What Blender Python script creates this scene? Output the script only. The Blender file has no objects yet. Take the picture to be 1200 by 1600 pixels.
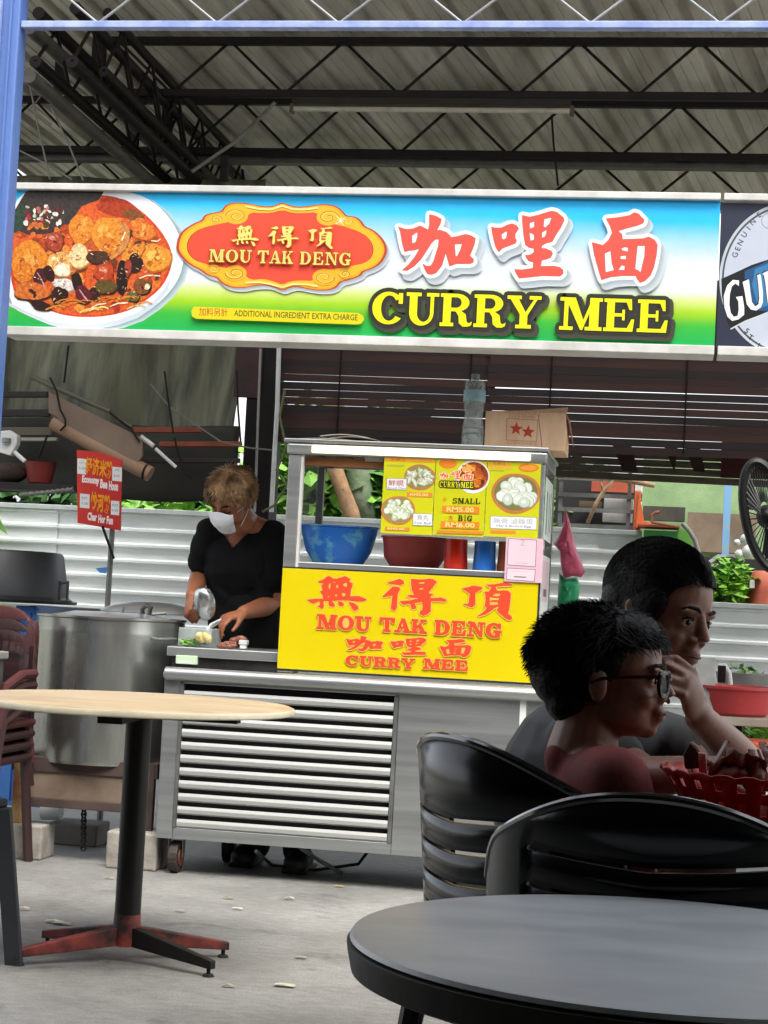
import bpy, bmesh, math, random
from math import sin, cos, pi, radians, sqrt, atan
from mathutils import Vector as V, Matrix, noise, geometry, Euler
random.seed(7)
SC = bpy.context.scene
COL = SC.collection
# ---------------------------------------------------------------- camera
YAW, PITCH, ROLL, FPX, CH = radians(9), atan(155/2800), radians(3.0), 2800.0, 1.05
R0 = V((cos(YAW), sin(YAW), 0)); F0 = V((-sin(YAW), cos(YAW), 0)); Z0 = V((0, 0, 1))
FW = F0*cos(PITCH) + Z0*sin(PITCH)
U0 = -F0*sin(PITCH) + Z0*cos(PITCH)
RT = R0*cos(ROLL) + U0*sin(ROLL)
UP = U0*cos(ROLL) - R0*sin(ROLL)
cam = bpy.data.cameras.new('camera'); co = bpy.data.objects.new('camera', cam); COL.objects.link(co)
m = Matrix((RT, UP, -FW)).transposed().to_4x4(); m.translation = V((0, 0, CH)); co.matrix_world = m
cam.sensor_fit = 'VERTICAL'; cam.sensor_height = 24; cam.lens = 24*FPX/1600; cam.clip_start = .05; cam.clip_end = 400
cam.dof.use_dof = False
SC.camera = co
# ---------------------------------------------------------------- light
w = bpy.data.worlds.new('World'); SC.world = w; w.use_nodes = True
nt = w.node_tree; bgd = nt.nodes['Background']
sky = nt.nodes.new('ShaderNodeTexSky'); sky.sky_type = 'NISHITA'; sky.sun_disc = False
SUN_EL, SUN_AZ = radians(62), radians(150)
sky.sun_elevation = SUN_EL; sky.sun_rotation = SUN_AZ; sky.air_density = 1.0; sky.dust_density = 4; sky.ozone_density = .6
hs = nt.nodes.new('ShaderNodeHueSaturation'); hs.inputs['Saturation'].default_value = .3   # thin even cloud
nt.links.new(sky.outputs[0], hs.inputs['Color']); nt.links.new(hs.outputs[0], bgd.inputs[0]); bgd.inputs[1].default_value = .15
sl = bpy.data.lights.new('sun', 'SUN'); sl.energy = 1.0; sl.angle = radians(40); sl.color = (1, .96, .9)
so = bpy.data.objects.new('sun', sl); COL.objects.link(so)
sd = V((sin(SUN_AZ)*cos(SUN_EL), cos(SUN_AZ)*cos(SUN_EL), sin(SUN_EL)))
so.rotation_euler = sd.to_track_quat('Z', 'Y').to_euler(); so.location = (0, 0, 20)
SC.view_settings.view_transform = 'Standard'; SC.view_settings.look = 'None'
SC.view_settings.gamma = 1; SC.view_settings.use_curve_mapping = False
SC.view_settings.exposure = 1.62
SC.render.engine = 'CYCLES'
SC.cycles.max_bounces = 8; SC.cycles.diffuse_bounces = 4; SC.cycles.glossy_bounces = 4
SC.cycles.transparent_max_bounces = 16; SC.cycles.use_denoising = True
# ---------------------------------------------------------------- measuring: where a sight line meets a real plane of the place
def ray(px, py): return FW + RT*((px-600)/FPX) + UP*((800-py)/FPX)
def PY(px, py, Y):
    r = ray(px, py); t = Y/r.y; return V((r.x*t, Y, CH+r.z*t))
def PZ(px, py, Z):
    r = ray(px, py); t = (Z-CH)/r.z; return V((r.x*t, r.y*t, Z))
# ---------------------------------------------------------------- colour, materials
def lin(c):
    c /= 255.0
    return c/12.92 if c <= .04045 else ((c+.055)/1.055)**2.4
def hx(s):
    s = s.lstrip('#')
    return tuple(lin(int(s[i:i+2], 16)) for i in (0, 2, 4)) + (1,)
MATS = {}
def mat(name, c, rough=.6, metal=0., n=8., amt=.25, c2=None, bump=.0, bs=60., stretch=None, spec=.5, trans=0, alpha=1, emit=0, rn=.15, coat=0, sss=0, thr=None):
    if name in MATS: return MATS[name]
    mt = bpy.data.materials.new(name); MATS[name] = mt; mt.use_nodes = True
    t = mt.node_tree; N = t.nodes; L = t.links; b = N['Principled BSDF']
    if isinstance(c, str): c = hx(c)
    if c2 is None: c2 = tuple(x*(1-amt) for x in c[:3])+(1,)
    elif isinstance(c2, str): c2 = hx(c2)
    tc = N.new('ShaderNodeTexCoord'); mp = N.new('ShaderNodeMapping'); L.new(tc.outputs['Object'], mp.inputs[0])
    if stretch: mp.inputs['Scale'].default_value = stretch
    nz = N.new('ShaderNodeTexNoise'); nz.inputs['Scale'].default_value = n; nz.inputs['Detail'].default_value = 6; nz.inputs['Roughness'].default_value = .6
    L.new(mp.outputs[0], nz.inputs[0])
    rp = N.new('ShaderNodeValToRGB'); rp.color_ramp.elements[0].color = c2; rp.color_ramp.elements[1].color = c
    lo, hi = thr if thr else (.35, .65)
    rp.color_ramp.elements[0].position = lo; rp.color_ramp.elements[1].position = hi
    L.new(nz.outputs[0], rp.inputs[0]); L.new(rp.outputs[0], b.inputs['Base Color'])
    mr = N.new('ShaderNodeMapRange'); mr.inputs['To Min'].default_value = max(.02, rough-rn); mr.inputs['To Max'].default_value = min(1, rough+rn)
    L.new(nz.outputs[0], mr.inputs['Value']); L.new(mr.outputs[0], b.inputs['Roughness'])
    b.inputs['Metallic'].default_value = metal; b.inputs['Specular IOR Level'].default_value = spec
    if bump:
        n2 = N.new('ShaderNodeTexNoise'); n2.inputs['Scale'].default_value = bs; n2.inputs['Detail'].default_value = 4
        L.new(mp.outputs[0], n2.inputs[0]); bp = N.new('ShaderNodeBump'); bp.inputs['Strength'].default_value = bump; bp.inputs['Distance'].default_value = .01
        L.new(n2.outputs[0], bp.inputs['Height']); L.new(bp.outputs[0], b.inputs['Normal'])
    if trans: b.inputs['Transmission Weight'].default_value = trans; b.inputs['IOR'].default_value = 1.3
    if alpha < 1: b.inputs['Alpha'].default_value = alpha
    if coat: b.inputs['Coat Weight'].default_value = coat; b.inputs['Coat Roughness'].default_value = .15
    if sss: b.inputs['Subsurface Weight'].default_value = sss; b.inputs['Subsurface Scale'].default_value = .01; b.inputs['Subsurface Radius'].default_value = (1, .3, .15)
    if emit:
        b.inputs['Emission Color'].default_value = c; b.inputs['Emission Strength'].default_value = emit
    return mt
def print_mat(sc=14, lo=.9, hi=1.06, tint=False):
    mt = bpy.data.materials.new('printed_film'); mt.use_nodes = True; t = mt.node_tree; N = t.nodes; L = t.links; b = N['Principled BSDF']
    at = N.new('ShaderNodeAttribute'); at.attribute_name = 'Col'
    tc = N.new('ShaderNodeTexCoord'); nz = N.new('ShaderNodeTexNoise'); nz.inputs['Scale'].default_value = sc; nz.inputs['Detail'].default_value = 5
    L.new(tc.outputs['Object'], nz.inputs[0])
    mr = N.new('ShaderNodeMapRange'); mr.inputs['To Min'].default_value = lo; mr.inputs['To Max'].default_value = hi; L.new(nz.outputs[0], mr.inputs['Value'])
    if tint: mr.inputs['From Min'].default_value = .32; mr.inputs['From Max'].default_value = .68; nz.inputs['Roughness'].default_value = .75
    mx = N.new('ShaderNodeVectorMath'); mx.operation = 'SCALE'; L.new(at.outputs['Color'], mx.inputs[0]); L.new(mr.outputs[0], mx.inputs['Scale'])
    L.new(mx.outputs[0], b.inputs['Base Color']); b.inputs['Roughness'].default_value = .42; b.inputs['Specular IOR Level'].default_value = .35
    return mt
PRINT = print_mat(); PHOTO = print_mat(70, .45, 1.5, True)
# ---------------------------------------------------------------- objects
def wloc(o):
    p = V((0, 0, 0))
    while o: p += o.location; o = o.parent
    return p
def tag(o, label=None, cat=None, group=None, kind=None):
    if label: o['label'] = label
    if cat: o['category'] = cat
    if group: o['group'] = group
    if kind: o['kind'] = kind
    return o
def thing(name, label, cat, loc, group=None):
    o = bpy.data.objects.new(name, None); COL.objects.link(o); o.location = loc; o.empty_display_size = .1
    return tag(o, label, cat, group)
class MB:
    def __init__(s): s.v = []; s.f = []; s.c = []; s.col = None
    def add(s, vs, fs, col=None):
        k = len(s.v); s.v += [V(p) for p in vs]; s.f += [tuple(i+k for i in f) for f in fs]; s.c += [col]*len(fs); return s
    def obox(s, c, ax, ay, az):                 # centre + three half axes
        c = V(c); ax = V(ax); ay = V(ay); az = V(az)
        p = [c+ax*i+ay*j+az*k for k in (-1, 1) for j in (-1, 1) for i in (-1, 1)]
        return s.add(p, [(0, 2, 3, 1), (4, 5, 7, 6), (0, 1, 5, 4), (2, 6, 7, 3), (0, 4, 6, 2), (1, 3, 7, 5)])
    def box(s, c, d, rz=0):
        M = Matrix.Rotation(rz, 3, 'Z'); return s.obox(c, M@V((d[0]/2, 0, 0)), M@V((0, d[1]/2, 0)), V((0, 0, d[2]/2)))
    def bb(s, a, b):                            # box from corner a to corner b
        a = V(a); b = V(b); return s.box((a+b)/2, [abs(x) for x in (b-a)])
    def bar(s, p0, p1, w, h=None, up=(0, 0, 1)):
        p0 = V(p0); p1 = V(p1); d = p1-p0; h = h or w; u = V(up)
        sx = d.cross(u)
        if sx.length < 1e-6: sx = d.cross(V((1, 0, 0)))
        sx.normalize(); sy = sx.cross(d).normalized()
        return s.obox((p0+p1)/2, sx*w/2, sy*h/2, d/2)
    def tube(s, pts, r, seg=8, cap=True):
        pts = [V(p) for p in pts]; n = len(pts); rs = r if isinstance(r, (list, tuple)) else [r]*n
        vs = []; fs = []; prev = None
        for i in range(n):
            d = (pts[min(i+1, n-1)]-pts[max(i-1, 0)]).normalized()
            if prev is None: a = d.cross(V((0, 0, 1)) if abs(d.z) < .9 else V((1, 0, 0))).normalized()
            else: a = (prev - d*prev.dot(d)).normalized()
            prev = a; b = d.cross(a)
            for k in range(seg):
                t = 2*pi*k/seg; vs.append(pts[i]+(a*cos(t)+b*sin(t))*rs[i])
        for i in range(n-1):
            for k in range(seg):
                k2 = (k+1) % seg; fs.append((i*seg+k, i*seg+k2, (i+1)*seg+k2, (i+1)*seg+k))
        if cap: fs += [tuple(range(seg-1, -1, -1)), tuple((n-1)*seg+k for k in range(seg))]
        return s.add(vs, fs)
    def lathe(s, c, prof, seg=32, sx=1, sy=1):    # prof: (r,z) list
        c = V(c); vs = []; fs = []; n = len(prof)
        for r, z in prof:
            for k in range(seg): t = 2*pi*k/seg; vs.append(c+V((r*cos(t)*sx, r*sin(t)*sy, z)))
        for i in range(n-1):
            for k in range(seg): k2 = (k+1) % seg; fs.append((i*seg+k, i*seg+k2, (i+1)*seg+k2, (i+1)*seg+k))
        if prof[0][0] > 1e-4: fs.append(tuple(range(seg-1, -1, -1)))
        if prof[-1][0] > 1e-4: fs.append(tuple((n-1)*seg+k for k in range(seg)))
        return s.add(vs, fs)
    def ell(s, c, r, M=None, seg=14, rings=9):
        c = V(c); vs = []; fs = []
        if not hasattr(r, '__len__'): r = (r, r, r)
        for i in range(rings+1):
            a = pi*i/rings
            for k in range(seg):
                t = 2*pi*k/seg; p = V((r[0]*sin(a)*cos(t), r[1]*sin(a)*sin(t), r[2]*cos(a)))
                if M: p = M@p
                vs.append(c+p)
        for i in range(rings):
            for k in range(seg): k2 = (k+1) % seg; fs.append((i*seg+k, (i+1)*seg+k, (i+1)*seg+k2, i*seg+k2))
        return s.add(vs, fs)
    def grid(s, nu, nv, fn, skip=None):
        k = len(s.v); vs = [V(fn(i/nu, j/nv)) for j in range(nv+1) for i in range(nu+1)]
        fs = [(j*(nu+1)+i, j*(nu+1)+i+1, (j+1)*(nu+1)+i+1, (j+1)*(nu+1)+i) for j in range(nv) for i in range(nu) if not (skip and skip(i, j))]
        return s.add(vs, fs)
    def prism(s, poly, d):                        # planar outline extruded along vector d
        poly = [V(p) for p in poly]; n = len(poly); d = V(d)
        tri = geometry.tessellate_polygon([poly]); vs = poly+[p+d for p in poly]
        fs = [tuple(t) for t in tri]+[tuple(i+n for i in reversed(t)) for t in tri]+[(i, (i+1) % n, (i+1) % n+n, i+n) for i in range(n)]
        return s.add(vs, fs)
    def build(s, name, mt, parent=None, smooth=False, bevel=0, solid=0, loc=None, weld=False, sub=0):
        me = bpy.data.meshes.new(name); base = wloc(parent) if parent else (V(loc) if loc is not None else V((0, 0, 0)))
        me.from_pydata([tuple(p-base) for p in s.v], [], s.f)
        if mt: me.materials.append(mt)
        b = bmesh.new(); b.from_mesh(me)
        if weld or smooth: bmesh.ops.remove_doubles(b, verts=b.verts, dist=1e-5)
        if not s.col: bmesh.ops.recalc_face_normals(b, faces=b.faces)
        b.to_mesh(me); b.free()
        if s.col:
            a = me.color_attributes.new('Col', 'FLOAT_COLOR', 'CORNER'); i = 0
            for p, c in zip(me.polygons, s.c):
                for li in p.loop_indices:
                    a.data[li].color = c if c and not callable(c) else (c(me.vertices[me.loops[li].vertex_index].co) if c else (1, 1, 1, 1))
        if smooth:
            for p in me.polygons: p.use_smooth = True
            if smooth is not True: me.set_sharp_from_angle(angle=smooth)
        o = bpy.data.objects.new(name, me); COL.objects.link(o)
        if parent: o.parent = parent
        else: o.location = base
        if solid: md = o.modifiers.new('s', 'SOLIDIFY'); md.thickness = solid; md.offset = 0
        if bevel: md = o.modifiers.new('b', 'BEVEL'); md.width = bevel; md.segments = 2; md.limit_method = 'ANGLE'; md.angle_limit = radians(40)
        if sub: md = o.modifiers.new('ss', 'SUBSURF'); md.levels = sub; md.render_levels = sub
        return o
SM = radians(35)
def kids(o): return [c for c in list(o.children)]
def copy_tree(o, parent=None):
    c = o.copy(); COL.objects.link(c)
    if parent: c.parent = parent
    for ch in kids(o): copy_tree(ch, c)
    return c
def chaikin(p, n=2):
    for _ in range(n):
        q = []
        for i in range(len(p)):
            a, b = p[i], p[(i+1) % len(p)]; q += [(a[0]*.75+b[0]*.25, a[1]*.75+b[1]*.25), (a[0]*.25+b[0]*.75, a[1]*.25+b[1]*.75)]
        p = q
    return p
# flat print: traced outlines laid on a real plane, each colour a hair in front of the last
class Art:
    def __init__(s, Y, step=.000006): s.Y = Y; s.k = 0; s.hc = 0; s.pend = False; s.step = step; s.m = MB(); s.m.col = True
    def put(s, pts, faces, c, lv=None):
        if lv is None:
            s.k += 26 if s.pend else 1; lv = s.k; s.pend = False
        y = s.Y - lv*s.step
        s.m.add([PY(p[0], p[1], y) for p in pts], faces, c)
    def poly(s, outer, c, holes=()):
        if isinstance(c, str): c = hx(c)
        loops = [[V((p[0], p[1], 0)) for p in l] for l in [outer]+list(holes)]
        tri = geometry.tessellate_polygon(loops); flat = [p for l in loops for p in l]
        s.put(flat, [tuple(t) for t in tri], c)
    def halo(s, outer, wd, c):
        if isinstance(c, str): c = hx(c)
        n = len(outer)
        for i in range(n):
            a = V(outer[i][:2]); b = V(outer[(i+1) % n][:2]); d = b-a
            if d.length < .01: continue
            nn = V((-d.y, d.x)).normalized()*wd
            s.put([a+nn, b+nn, b-nn, a-nn], [(0, 1, 2, 3)], c, s.k+1+s.hc % 24); s.hc += 1
            s.put([(a.x+wd*cos(t*pi/4), a.y+wd*sin(t*pi/4)) for t in range(8)], [tuple(range(8))], c, s.k+1+s.hc % 24); s.hc += 1
        s.pend = True
    def line(s, pts, wd, c):
        if isinstance(c, str): c = hx(c)
        for a, b in zip(pts, pts[1:]):
            a = V(a); b = V(b); d = b-a
            if d.length < .01: continue
            nn = V((-d.y, d.x)).normalized()*wd/2
            s.put([a+nn, b+nn, b-nn, a-nn], [(0, 1, 2, 3)], c)
    def ellipse(s, cx, cy, rx, ry, c, rot=0, n=36, wob=0, seed=0):
        rn = random.Random(seed); ph = rn.random()*6
        pts = []
        for k in range(n):
            t = 2*pi*k/n; w = 1+wob*(sin(3*t+ph)*.5+sin(5*t+2*ph)*.3+sin(2*t+ph*3)*.4+rn.uniform(-.2, .2))
            x, y = rx*w*cos(t), ry*w*sin(t); pts.append((cx+x*cos(rot)-y*sin(rot), cy+x*sin(rot)+y*cos(rot)))
        s.poly(pts, c); return pts
    def text(s, body, x, y, wpx, hpx, slope, c, bold=0, lean=-.05):
        """body set with its top left at (x,y)"""
        if isinstance(c, str): c = hx(c)
        cu = bpy.data.curves.new('t', 'FONT'); cu.body = body; cu.size = 1; cu.resolution_u = 2; cu.offset = bold
        o = bpy.data.objects.new('t', cu); COL.objects.link(o); dg = bpy.context.evaluated_depsgraph_get(); dg.update()
        me = bpy.data.meshes.new_from_object(o.evaluated_get(dg)); bpy.data.objects.remove(o)
        if not me.vertices: return
        xs = [v.co.x for v in me.vertices]; ys = [v.co.y for v in me.vertices]; x0, x1, y0, y1 = min(xs), max(xs), min(ys), max(ys)
        pts = []
        for v in me.vertices:
            u = (v.co.x-x0)/(x1-x0); q = (y1-v.co.y)/max(1e-6, y1-y0); pts.append((x+u*wpx+lean*q*hpx, y+u*wpx*slope+q*hpx))
        s.put(pts, [tuple(p.vertices) for p in me.polygons], c); bpy.data.meshes.remove(me)
    def build(s, name, parent=None, mt=None, **k): return s.m.build(name, mt or PRINT, parent, **k)
def ruffle(me, fn):
    ns = [v.normal.copy() for v in me.vertices]
    for v, n in zip(me.vertices, ns): v.co += n*fn(v.co)
def remesh(mb, name, mt, parent, vox=.004, smooth=4, fac=.5, loc=None, keep=False):
    """one continuous skin over overlapping volumes"""
    o = mb.build(name, mt, parent, weld=False, loc=loc)
    md = o.modifiers.new('r', 'REMESH'); md.mode = 'VOXEL'; md.voxel_size = vox; md.use_smooth_shade = True
    if smooth: md = o.modifiers.new('sm', 'SMOOTH'); md.factor = fac; md.iterations = smooth
    dg = bpy.context.evaluated_depsgraph_get(); dg.update()
    me = bpy.data.meshes.new_from_object(o.evaluated_get(dg)); o.modifiers.clear(); o.data = me
    for p in me.polygons: p.use_smooth = True
    return o
# ================================================================ SETTING
conc = mat('concrete', '#8f8e89', .6, n=1.6, c2='#6d6c68', bump=.35, bs=34, rn=.2, thr=(.3, .7))
cnt = conc.node_tree
_n = cnt.nodes; _l = cnt.links; _b = _n['Principled BSDF']; _r = [x for x in _n if x.type == 'VALTORGB'][0]
_v = _n.new('ShaderNodeTexNoise'); _v.inputs['Scale'].default_value = 22; _v.inputs['Detail'].default_value = 8
_tc = [x for x in _n if x.type == 'TEX_COORD'][0]; _mp = _n.new('ShaderNodeMapping'); _mp.inputs['Scale'].default_value = (.9, 1.5, 1); _l.new(_tc.outputs['Object'], _mp.inputs[0]); _l.new(_mp.outputs[0], _v.inputs[0])
_m = _n.new('ShaderNodeMapRange'); _m.inputs['From Min'].default_value = .3; _m.inputs['From Max'].default_value = .7; _m.inputs['To Min'].default_value = .82; _m.inputs['To Max'].default_value = 1.12; _l.new(_v.outputs[0], _m.inputs['Value'])
_s = _n.new('ShaderNodeVectorMath'); _s.operation = 'SCALE'; _l.new(_r.outputs[0], _s.inputs[0]); _l.new(_m.outputs[0], _s.inputs['Scale']); 
_w = _n.new('ShaderNodeTexNoise'); _w.inputs['Scale'].default_value = 150; _w.inputs['Detail'].default_value = 3; _l.new(_tc.outputs['Object'], _w.inputs[0])
_q = _n.new('ShaderNodeMapRange'); _q.inputs['From Min'].default_value = .35; _q.inputs['From Max'].default_value = .65; _q.inputs['To Min'].default_value = .8; _q.inputs['To Max'].default_value = 1.15; _l.new(_w.outputs[0], _q.inputs['Value'])
_s2 = _n.new('ShaderNodeVectorMath'); _s2.operation = 'SCALE'; _l.new(_s.outputs[0], _s2.inputs[0]); _l.new(_q.outputs[0], _s2.inputs['Scale'])
_st = _n.new('ShaderNodeTexNoise'); _st.inputs['Scale'].default_value = 3.1; _st.inputs['Detail'].default_value = 9; _st.inputs['Roughness'].default_value = .7; _st.inputs['Distortion'].default_value = .6; _l.new(_tc.outputs['Object'], _st.inputs[0])
_sr = _n.new('ShaderNodeMapRange'); _sr.inputs['From Min'].default_value = .56; _sr.inputs['From Max'].default_value = .66; _sr.inputs['To Min'].default_value = 1; _sr.inputs['To Max'].default_value = .62; _l.new(_st.outputs[0], _sr.inputs['Value'])
_s3 = _n.new('ShaderNodeVectorMath'); _s3.operation = 'SCALE'; _l.new(_s2.outputs[0], _s3.inputs[0]); _l.new(_sr.outputs[0], _s3.inputs['Scale']); _l.new(_s3.outputs[0], _b.inputs['Base Color'])
earth = mat('earth', '#8a8578', .9, n=.6, c2='#5c6349', bump=.5, bs=9)
slab = MB().grid(60, 60, lambda u, v: (-9+18*u, -7+17.4*v, .004*noise.noise(V((u*9, v*9, 0)))))
tag(slab.build('floor', conc), 'smooth worn grey concrete floor under the food court', kind='structure')
MB().grid(20, 20, lambda u, v: (-150+300*u, -150+300*v, -.03)).build('ground', earth)['kind'] = 'structure'
# --- stall roof: sheets whose ribs run back and down to the right
ROOFM = mat('roof_metal', '#c9c5ba', .62, metal=.0, n=3, c2='#969186', bump=.15, bs=30, stretch=(1, .25, 1), spec=.3)
HD = radians(14); RS = .167
rd = V((sin(HD), cos(HD), -RS))
def roof_pt(a, b): p = V((a, 6.05, 3.715+.172*1.95)); return p+rd*b
roof = bpy.data.objects.new('stall_roof', None); COL.objects.link(roof); roof['kind'] = 'structure'
prof = [(0, 0), (.012, .032), (.05, .032), (.062, 0), (.1, 0), (.105, .006), (.112, 0), (.155, 0), (.16, .006), (.167, 0)]
per = .205; nper = 4; rm = None
for i in range(10):
    a0 = -4.6+i*per*nper
    pts = [(k*per+x, z) for k in range(nper) for x, z in prof]+[(nper*per, 0), (nper*per+.012, .03)]
    mb = MB(); n = len(pts)-1
    dz = .002*(i % 2)
    mb.grid(n, 3, lambda u, v: roof_pt(a0+pts[round(u*n)][0], v*4.12)+V((0, 0, pts[round(u*n)][1]+dz)))
    o = mb.build('roof_sheet', ROOFM, roof)
# light strips where the sheets meet the eave behind the board: closure strip
blk = mat('black_paint', '#131110', .6, n=12, c2='#1c1512', rn=.1, spec=.2)
dgr = mat('grime_steel', '#4d4b45', .6, n=14, c2='#34312d')
def truss(label, Y, ztop, zbot, x0, x1, per=.54, ph=0., w=.036, m=blk, double=False):
    t = thing('roof_truss', label, 'roof truss', (x0, Y, zbot), 'roof trusses under the metal sheets')
    MB().bb((x0, Y-w/2, ztop-w/2), (x1, Y+w/2, ztop+w/2)).build('top_chord', m, t, bevel=.004)
    MB().bb((x0, Y-w/2, zbot-w/2), (x1, Y+w/2, zbot+w/2)).build('bottom_chord', m, t, bevel=.004)
    if double: MB().bb((x0, Y+.03, zbot-.045), (x1, Y+.09, zbot-.008)).build('packing_strip', dgr, t)
    k = 0; x = x0+ph
    while x < x1-.05:
        a, b = (ztop, zbot) if k % 2 == 0 else (zbot, ztop)
        MB().tube([(x, Y, a), (min(x+per/2, x1), Y, b)], .0075, 6).build('web_rod', m, t); x += per/2; k += 1
    return t
xA = PY(160, 65, 8).x
truss('dark roof truss nearest the board with its left end plate showing', 8.0, 3.665, 3.417, xA, 2.3, ph=PY(186, 65, 8).x-xA)
truss('dark roof truss in the middle, right above the fluorescent lamp', 8.59, 3.553, 3.297, -3.9, 2.3, ph=.09, double=True)
truss('dark roof truss furthest back, half hidden by the food board', 9.18, 3.434, 3.2, -3.9, 2.3, ph=.21)
pl = thing('truss_end_plate', 'vertical black end plate closing the nearest roof truss', 'steel plate', PY(152, 65, 8))
MB().bb(PY(147, 58, 8)+V((0, -.02, 0)), PY(161, 140, 8)+V((0, .02, 0))).build('plate', blk, pl)
# side trusses running back along the left of the stall
def side_truss(label, pxy, Y0, Y1, dz, m, r=.03, x_off=0):
    p = PY(pxy[0], pxy[1], Y0); p.x += x_off
    t = thing('side_truss', label, 'roof truss', (p.x, Y0, p.z-dz), 'side trusses running back at the left')
    MB().tube([(p.x, Y0, p.z), (p.x, Y1, p.z)], r, 12).build('top_chord', m, t, smooth=SM)
    if dz:
        MB().tube([(p.x, Y0, p.z-dz), (p.x, Y1, p.z-dz)], r, 12).build('bottom_chord', m, t, smooth=SM)
        y = Y0; k = 0
        while y < Y1-.1:
            a, b = (p.z, p.z-dz) if k % 2 else (p.z-dz, p.z)
            MB().tube([(p.x, y, a), (p.x, y+.22, b)], .008, 6).build('web_rod', m, t); y += .22; k += 1
side_truss('long grey round tube running back just above the left end of the board', (45, 118), 6.72, 9.9, 0, dgr, .03)
side_truss('long grey round tube running back from the blue post, upper one', (46, 42), 6.75, 9.9, 0, dgr, .03)
side_truss('dark lattice truss running back at the far left of the roof', (60, 20), 6.8, 9.9, .2, blk, .026)
side_truss('dark lattice truss running back beside the nearest end plate', (118, 12), 6.8, 9.9, .22, blk, .026)
side_truss('dark lattice truss running back, rightmost of the side trusses', (168, 20), 7.1, 9.9, .25, blk, .022)
for i, (a, b, c, l) in enumerate([(88, 105, (68, 148), 'black hanger plate between the left tubes, nearest'), (204, 217, (160, 232), 'black hanger plate over the left end of the board'), (254, 268, (158, 235), 'black hanger plate right of the other hangers'), (345, 357, (242, 284), 'short black hanger plate touching the board top')]):
    t = MB().bb(PY(a, c[0], 8.3), PY(b, c[1], 8.34)); q = t.build('hanger_plate', blk, loc=PY(a, c[0], 8.3)); tag(q, l, 'steel plate', 'hanger plates of the left roof trusses')
# loose strings hanging from the tubes at the left
wire = mat('dull_wire', '#77756c', .6)
for i, (pts, l) in enumerate([([(45, 125), (60, 200), (78, 280)], 'thin grey string hanging beside the blue post'), ([(58, 100), (64, 150), (48, 170), (80, 195)], 'loose looped string hanging off the upper left tube'), ([(30, 235), (70, 255), (112, 280)], 'thin slack wire slanting down to the board at far left'), ([(80, 168), (105, 220), (130, 282)], 'thin wire slanting between the left roof tubes'), ([(430, 160), (370, 220), (300, 268)], 'bent brace rod slanting down left under the middle truss')]):
    o = MB().tube([PY(x, y, 7.4+(.9 if i == 4 else 0)) for x, y in pts], .004 if i < 4 else .009, 6).build('hanging_wire', wire, loc=PY(*pts[0], 7.4)); tag(o, l, 'wire')
# fluorescent batten under the middle truss
lt = thing('fluorescent_lamp', 'unlit fluorescent batten fixed under the middle roof truss', 'lamp', PY(670, 165, 8.5))
MB().bb(PY(456, 153, 8.5), PY(893, 170, 8.56)).build('housing', mat('rusty_housing', '#3b2622', .6, n=9, c2='#241816'), lt, bevel=.004)
a = PY(459, 170, 8.49); b = PY(890, 178, 8.49)
MB().tube([(a.x, 8.49, a.z), (b.x, 8.49, a.z)], .013, 12).build('tube', mat('lamp_glass', '#c9c3b4', .3), lt, smooth=SM)
for x in (a.x-.01, b.x+.01): MB().box((x, 8.5, a.z+.003), (.02, .045, .045)).build('end_cap', mat('lamp_cap', '#57483f', .5), lt, bevel=.003)
o = MB().tube([PY(862, 180, 8.5), PY(865, 225, 8.5), PY(872, 290, 8.5)], .006, 6).build('hanging_wire', blk, loc=PY(862, 180, 8.5)); tag(o, 'dark wire dropping from the right end of the fluorescent batten', 'wire')
# --- blue post and beam at the near edge of the stall
BLUE = mat('blue_paint', '#5a78b4', .45, n=3, c2='#4a66a0', bump=.15, bs=60, rn=.1, stretch=(1, 1, .3))
PALE = mat('pale_blue_paint', '#a3b0d6', .5, n=9, c2='#7484b4', thr=(.4, .75), bump=.1, bs=40)
p = thing('blue_post', 'light blue painted steel post at the left edge', 'post', (-2.35, 6.0, 0))
MB().bb((-2.43, 5.97, 0), (-2.347, 6.05, 3.6)).build('post_body', BLUE, p, bevel=.006)
MB().bb((-2.455, 5.945, 0), (-2.41, 5.968, 3.6)).build('edge_strip', PALE, p, bevel=.004)
MB().bb((-2.38, 5.958, 0), (-2.373, 5.969, 3.6)).build('seam_bead', BLUE, p)
bm = thing('pale_truss', 'pale blue lattice beam spanning the front of the stall, lighter than the rest', 'roof truss', (-2.32, 6, 3.06))
MB().bb((-2.346, 5.98, 3.054), (1.6, 6.02, 3.079)).build('bottom_chord', PALE, bm, bevel=.003)
MB().bb((-2.346, 5.98, 3.235), (1.6, 6.02, 3.265)).build('top_chord', PALE, bm, bevel=.003)
x = PY(157, 40, 6).x-.66; k = 0
while x < 1.5:
    MB().tube([(x, 6, 3.245 if k % 2 == 0 else 3.075), (x+.217, 6, 3.075 if k % 2 == 0 else 3.245)], .0048, 6).build('web_rod', mat('grey_rod', '#8f918e', .5, n=9), bm); x += .217; k += 1
# --- roof of the seating area the camera sits in; walls added to darken it
sr = bpy.data.objects.new('seating_roof', None); COL.objects.link(sr); sr['kind'] = 'structure'
MB().bb((-7, -6, 3.5), (7, 2.85, 3.54)).build('roof_deck', mat('deck', '#6d6a60', .7), sr)
for i in range(6): MB().bb((-7, -5+i*1.7, 3.38), (7, -4.94+i*1.7, 3.497)).build('purlin', blk, sr)
PLS = mat('plaster', '#5d584e', .8, n=2); MB().bb((-7, -6.1, 0), (7, -6.0, 3.5)).build('shade_back_wall', PLS, sr)
MB().bb((-7.1, -6, 0), (-7, 2.2, 3.5)).build('shade_side_wall', PLS, sr); MB().bb((7, -6, 0), (7.1, .5, 3.5)).build('shade_side_wall', PLS, sr)
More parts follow.
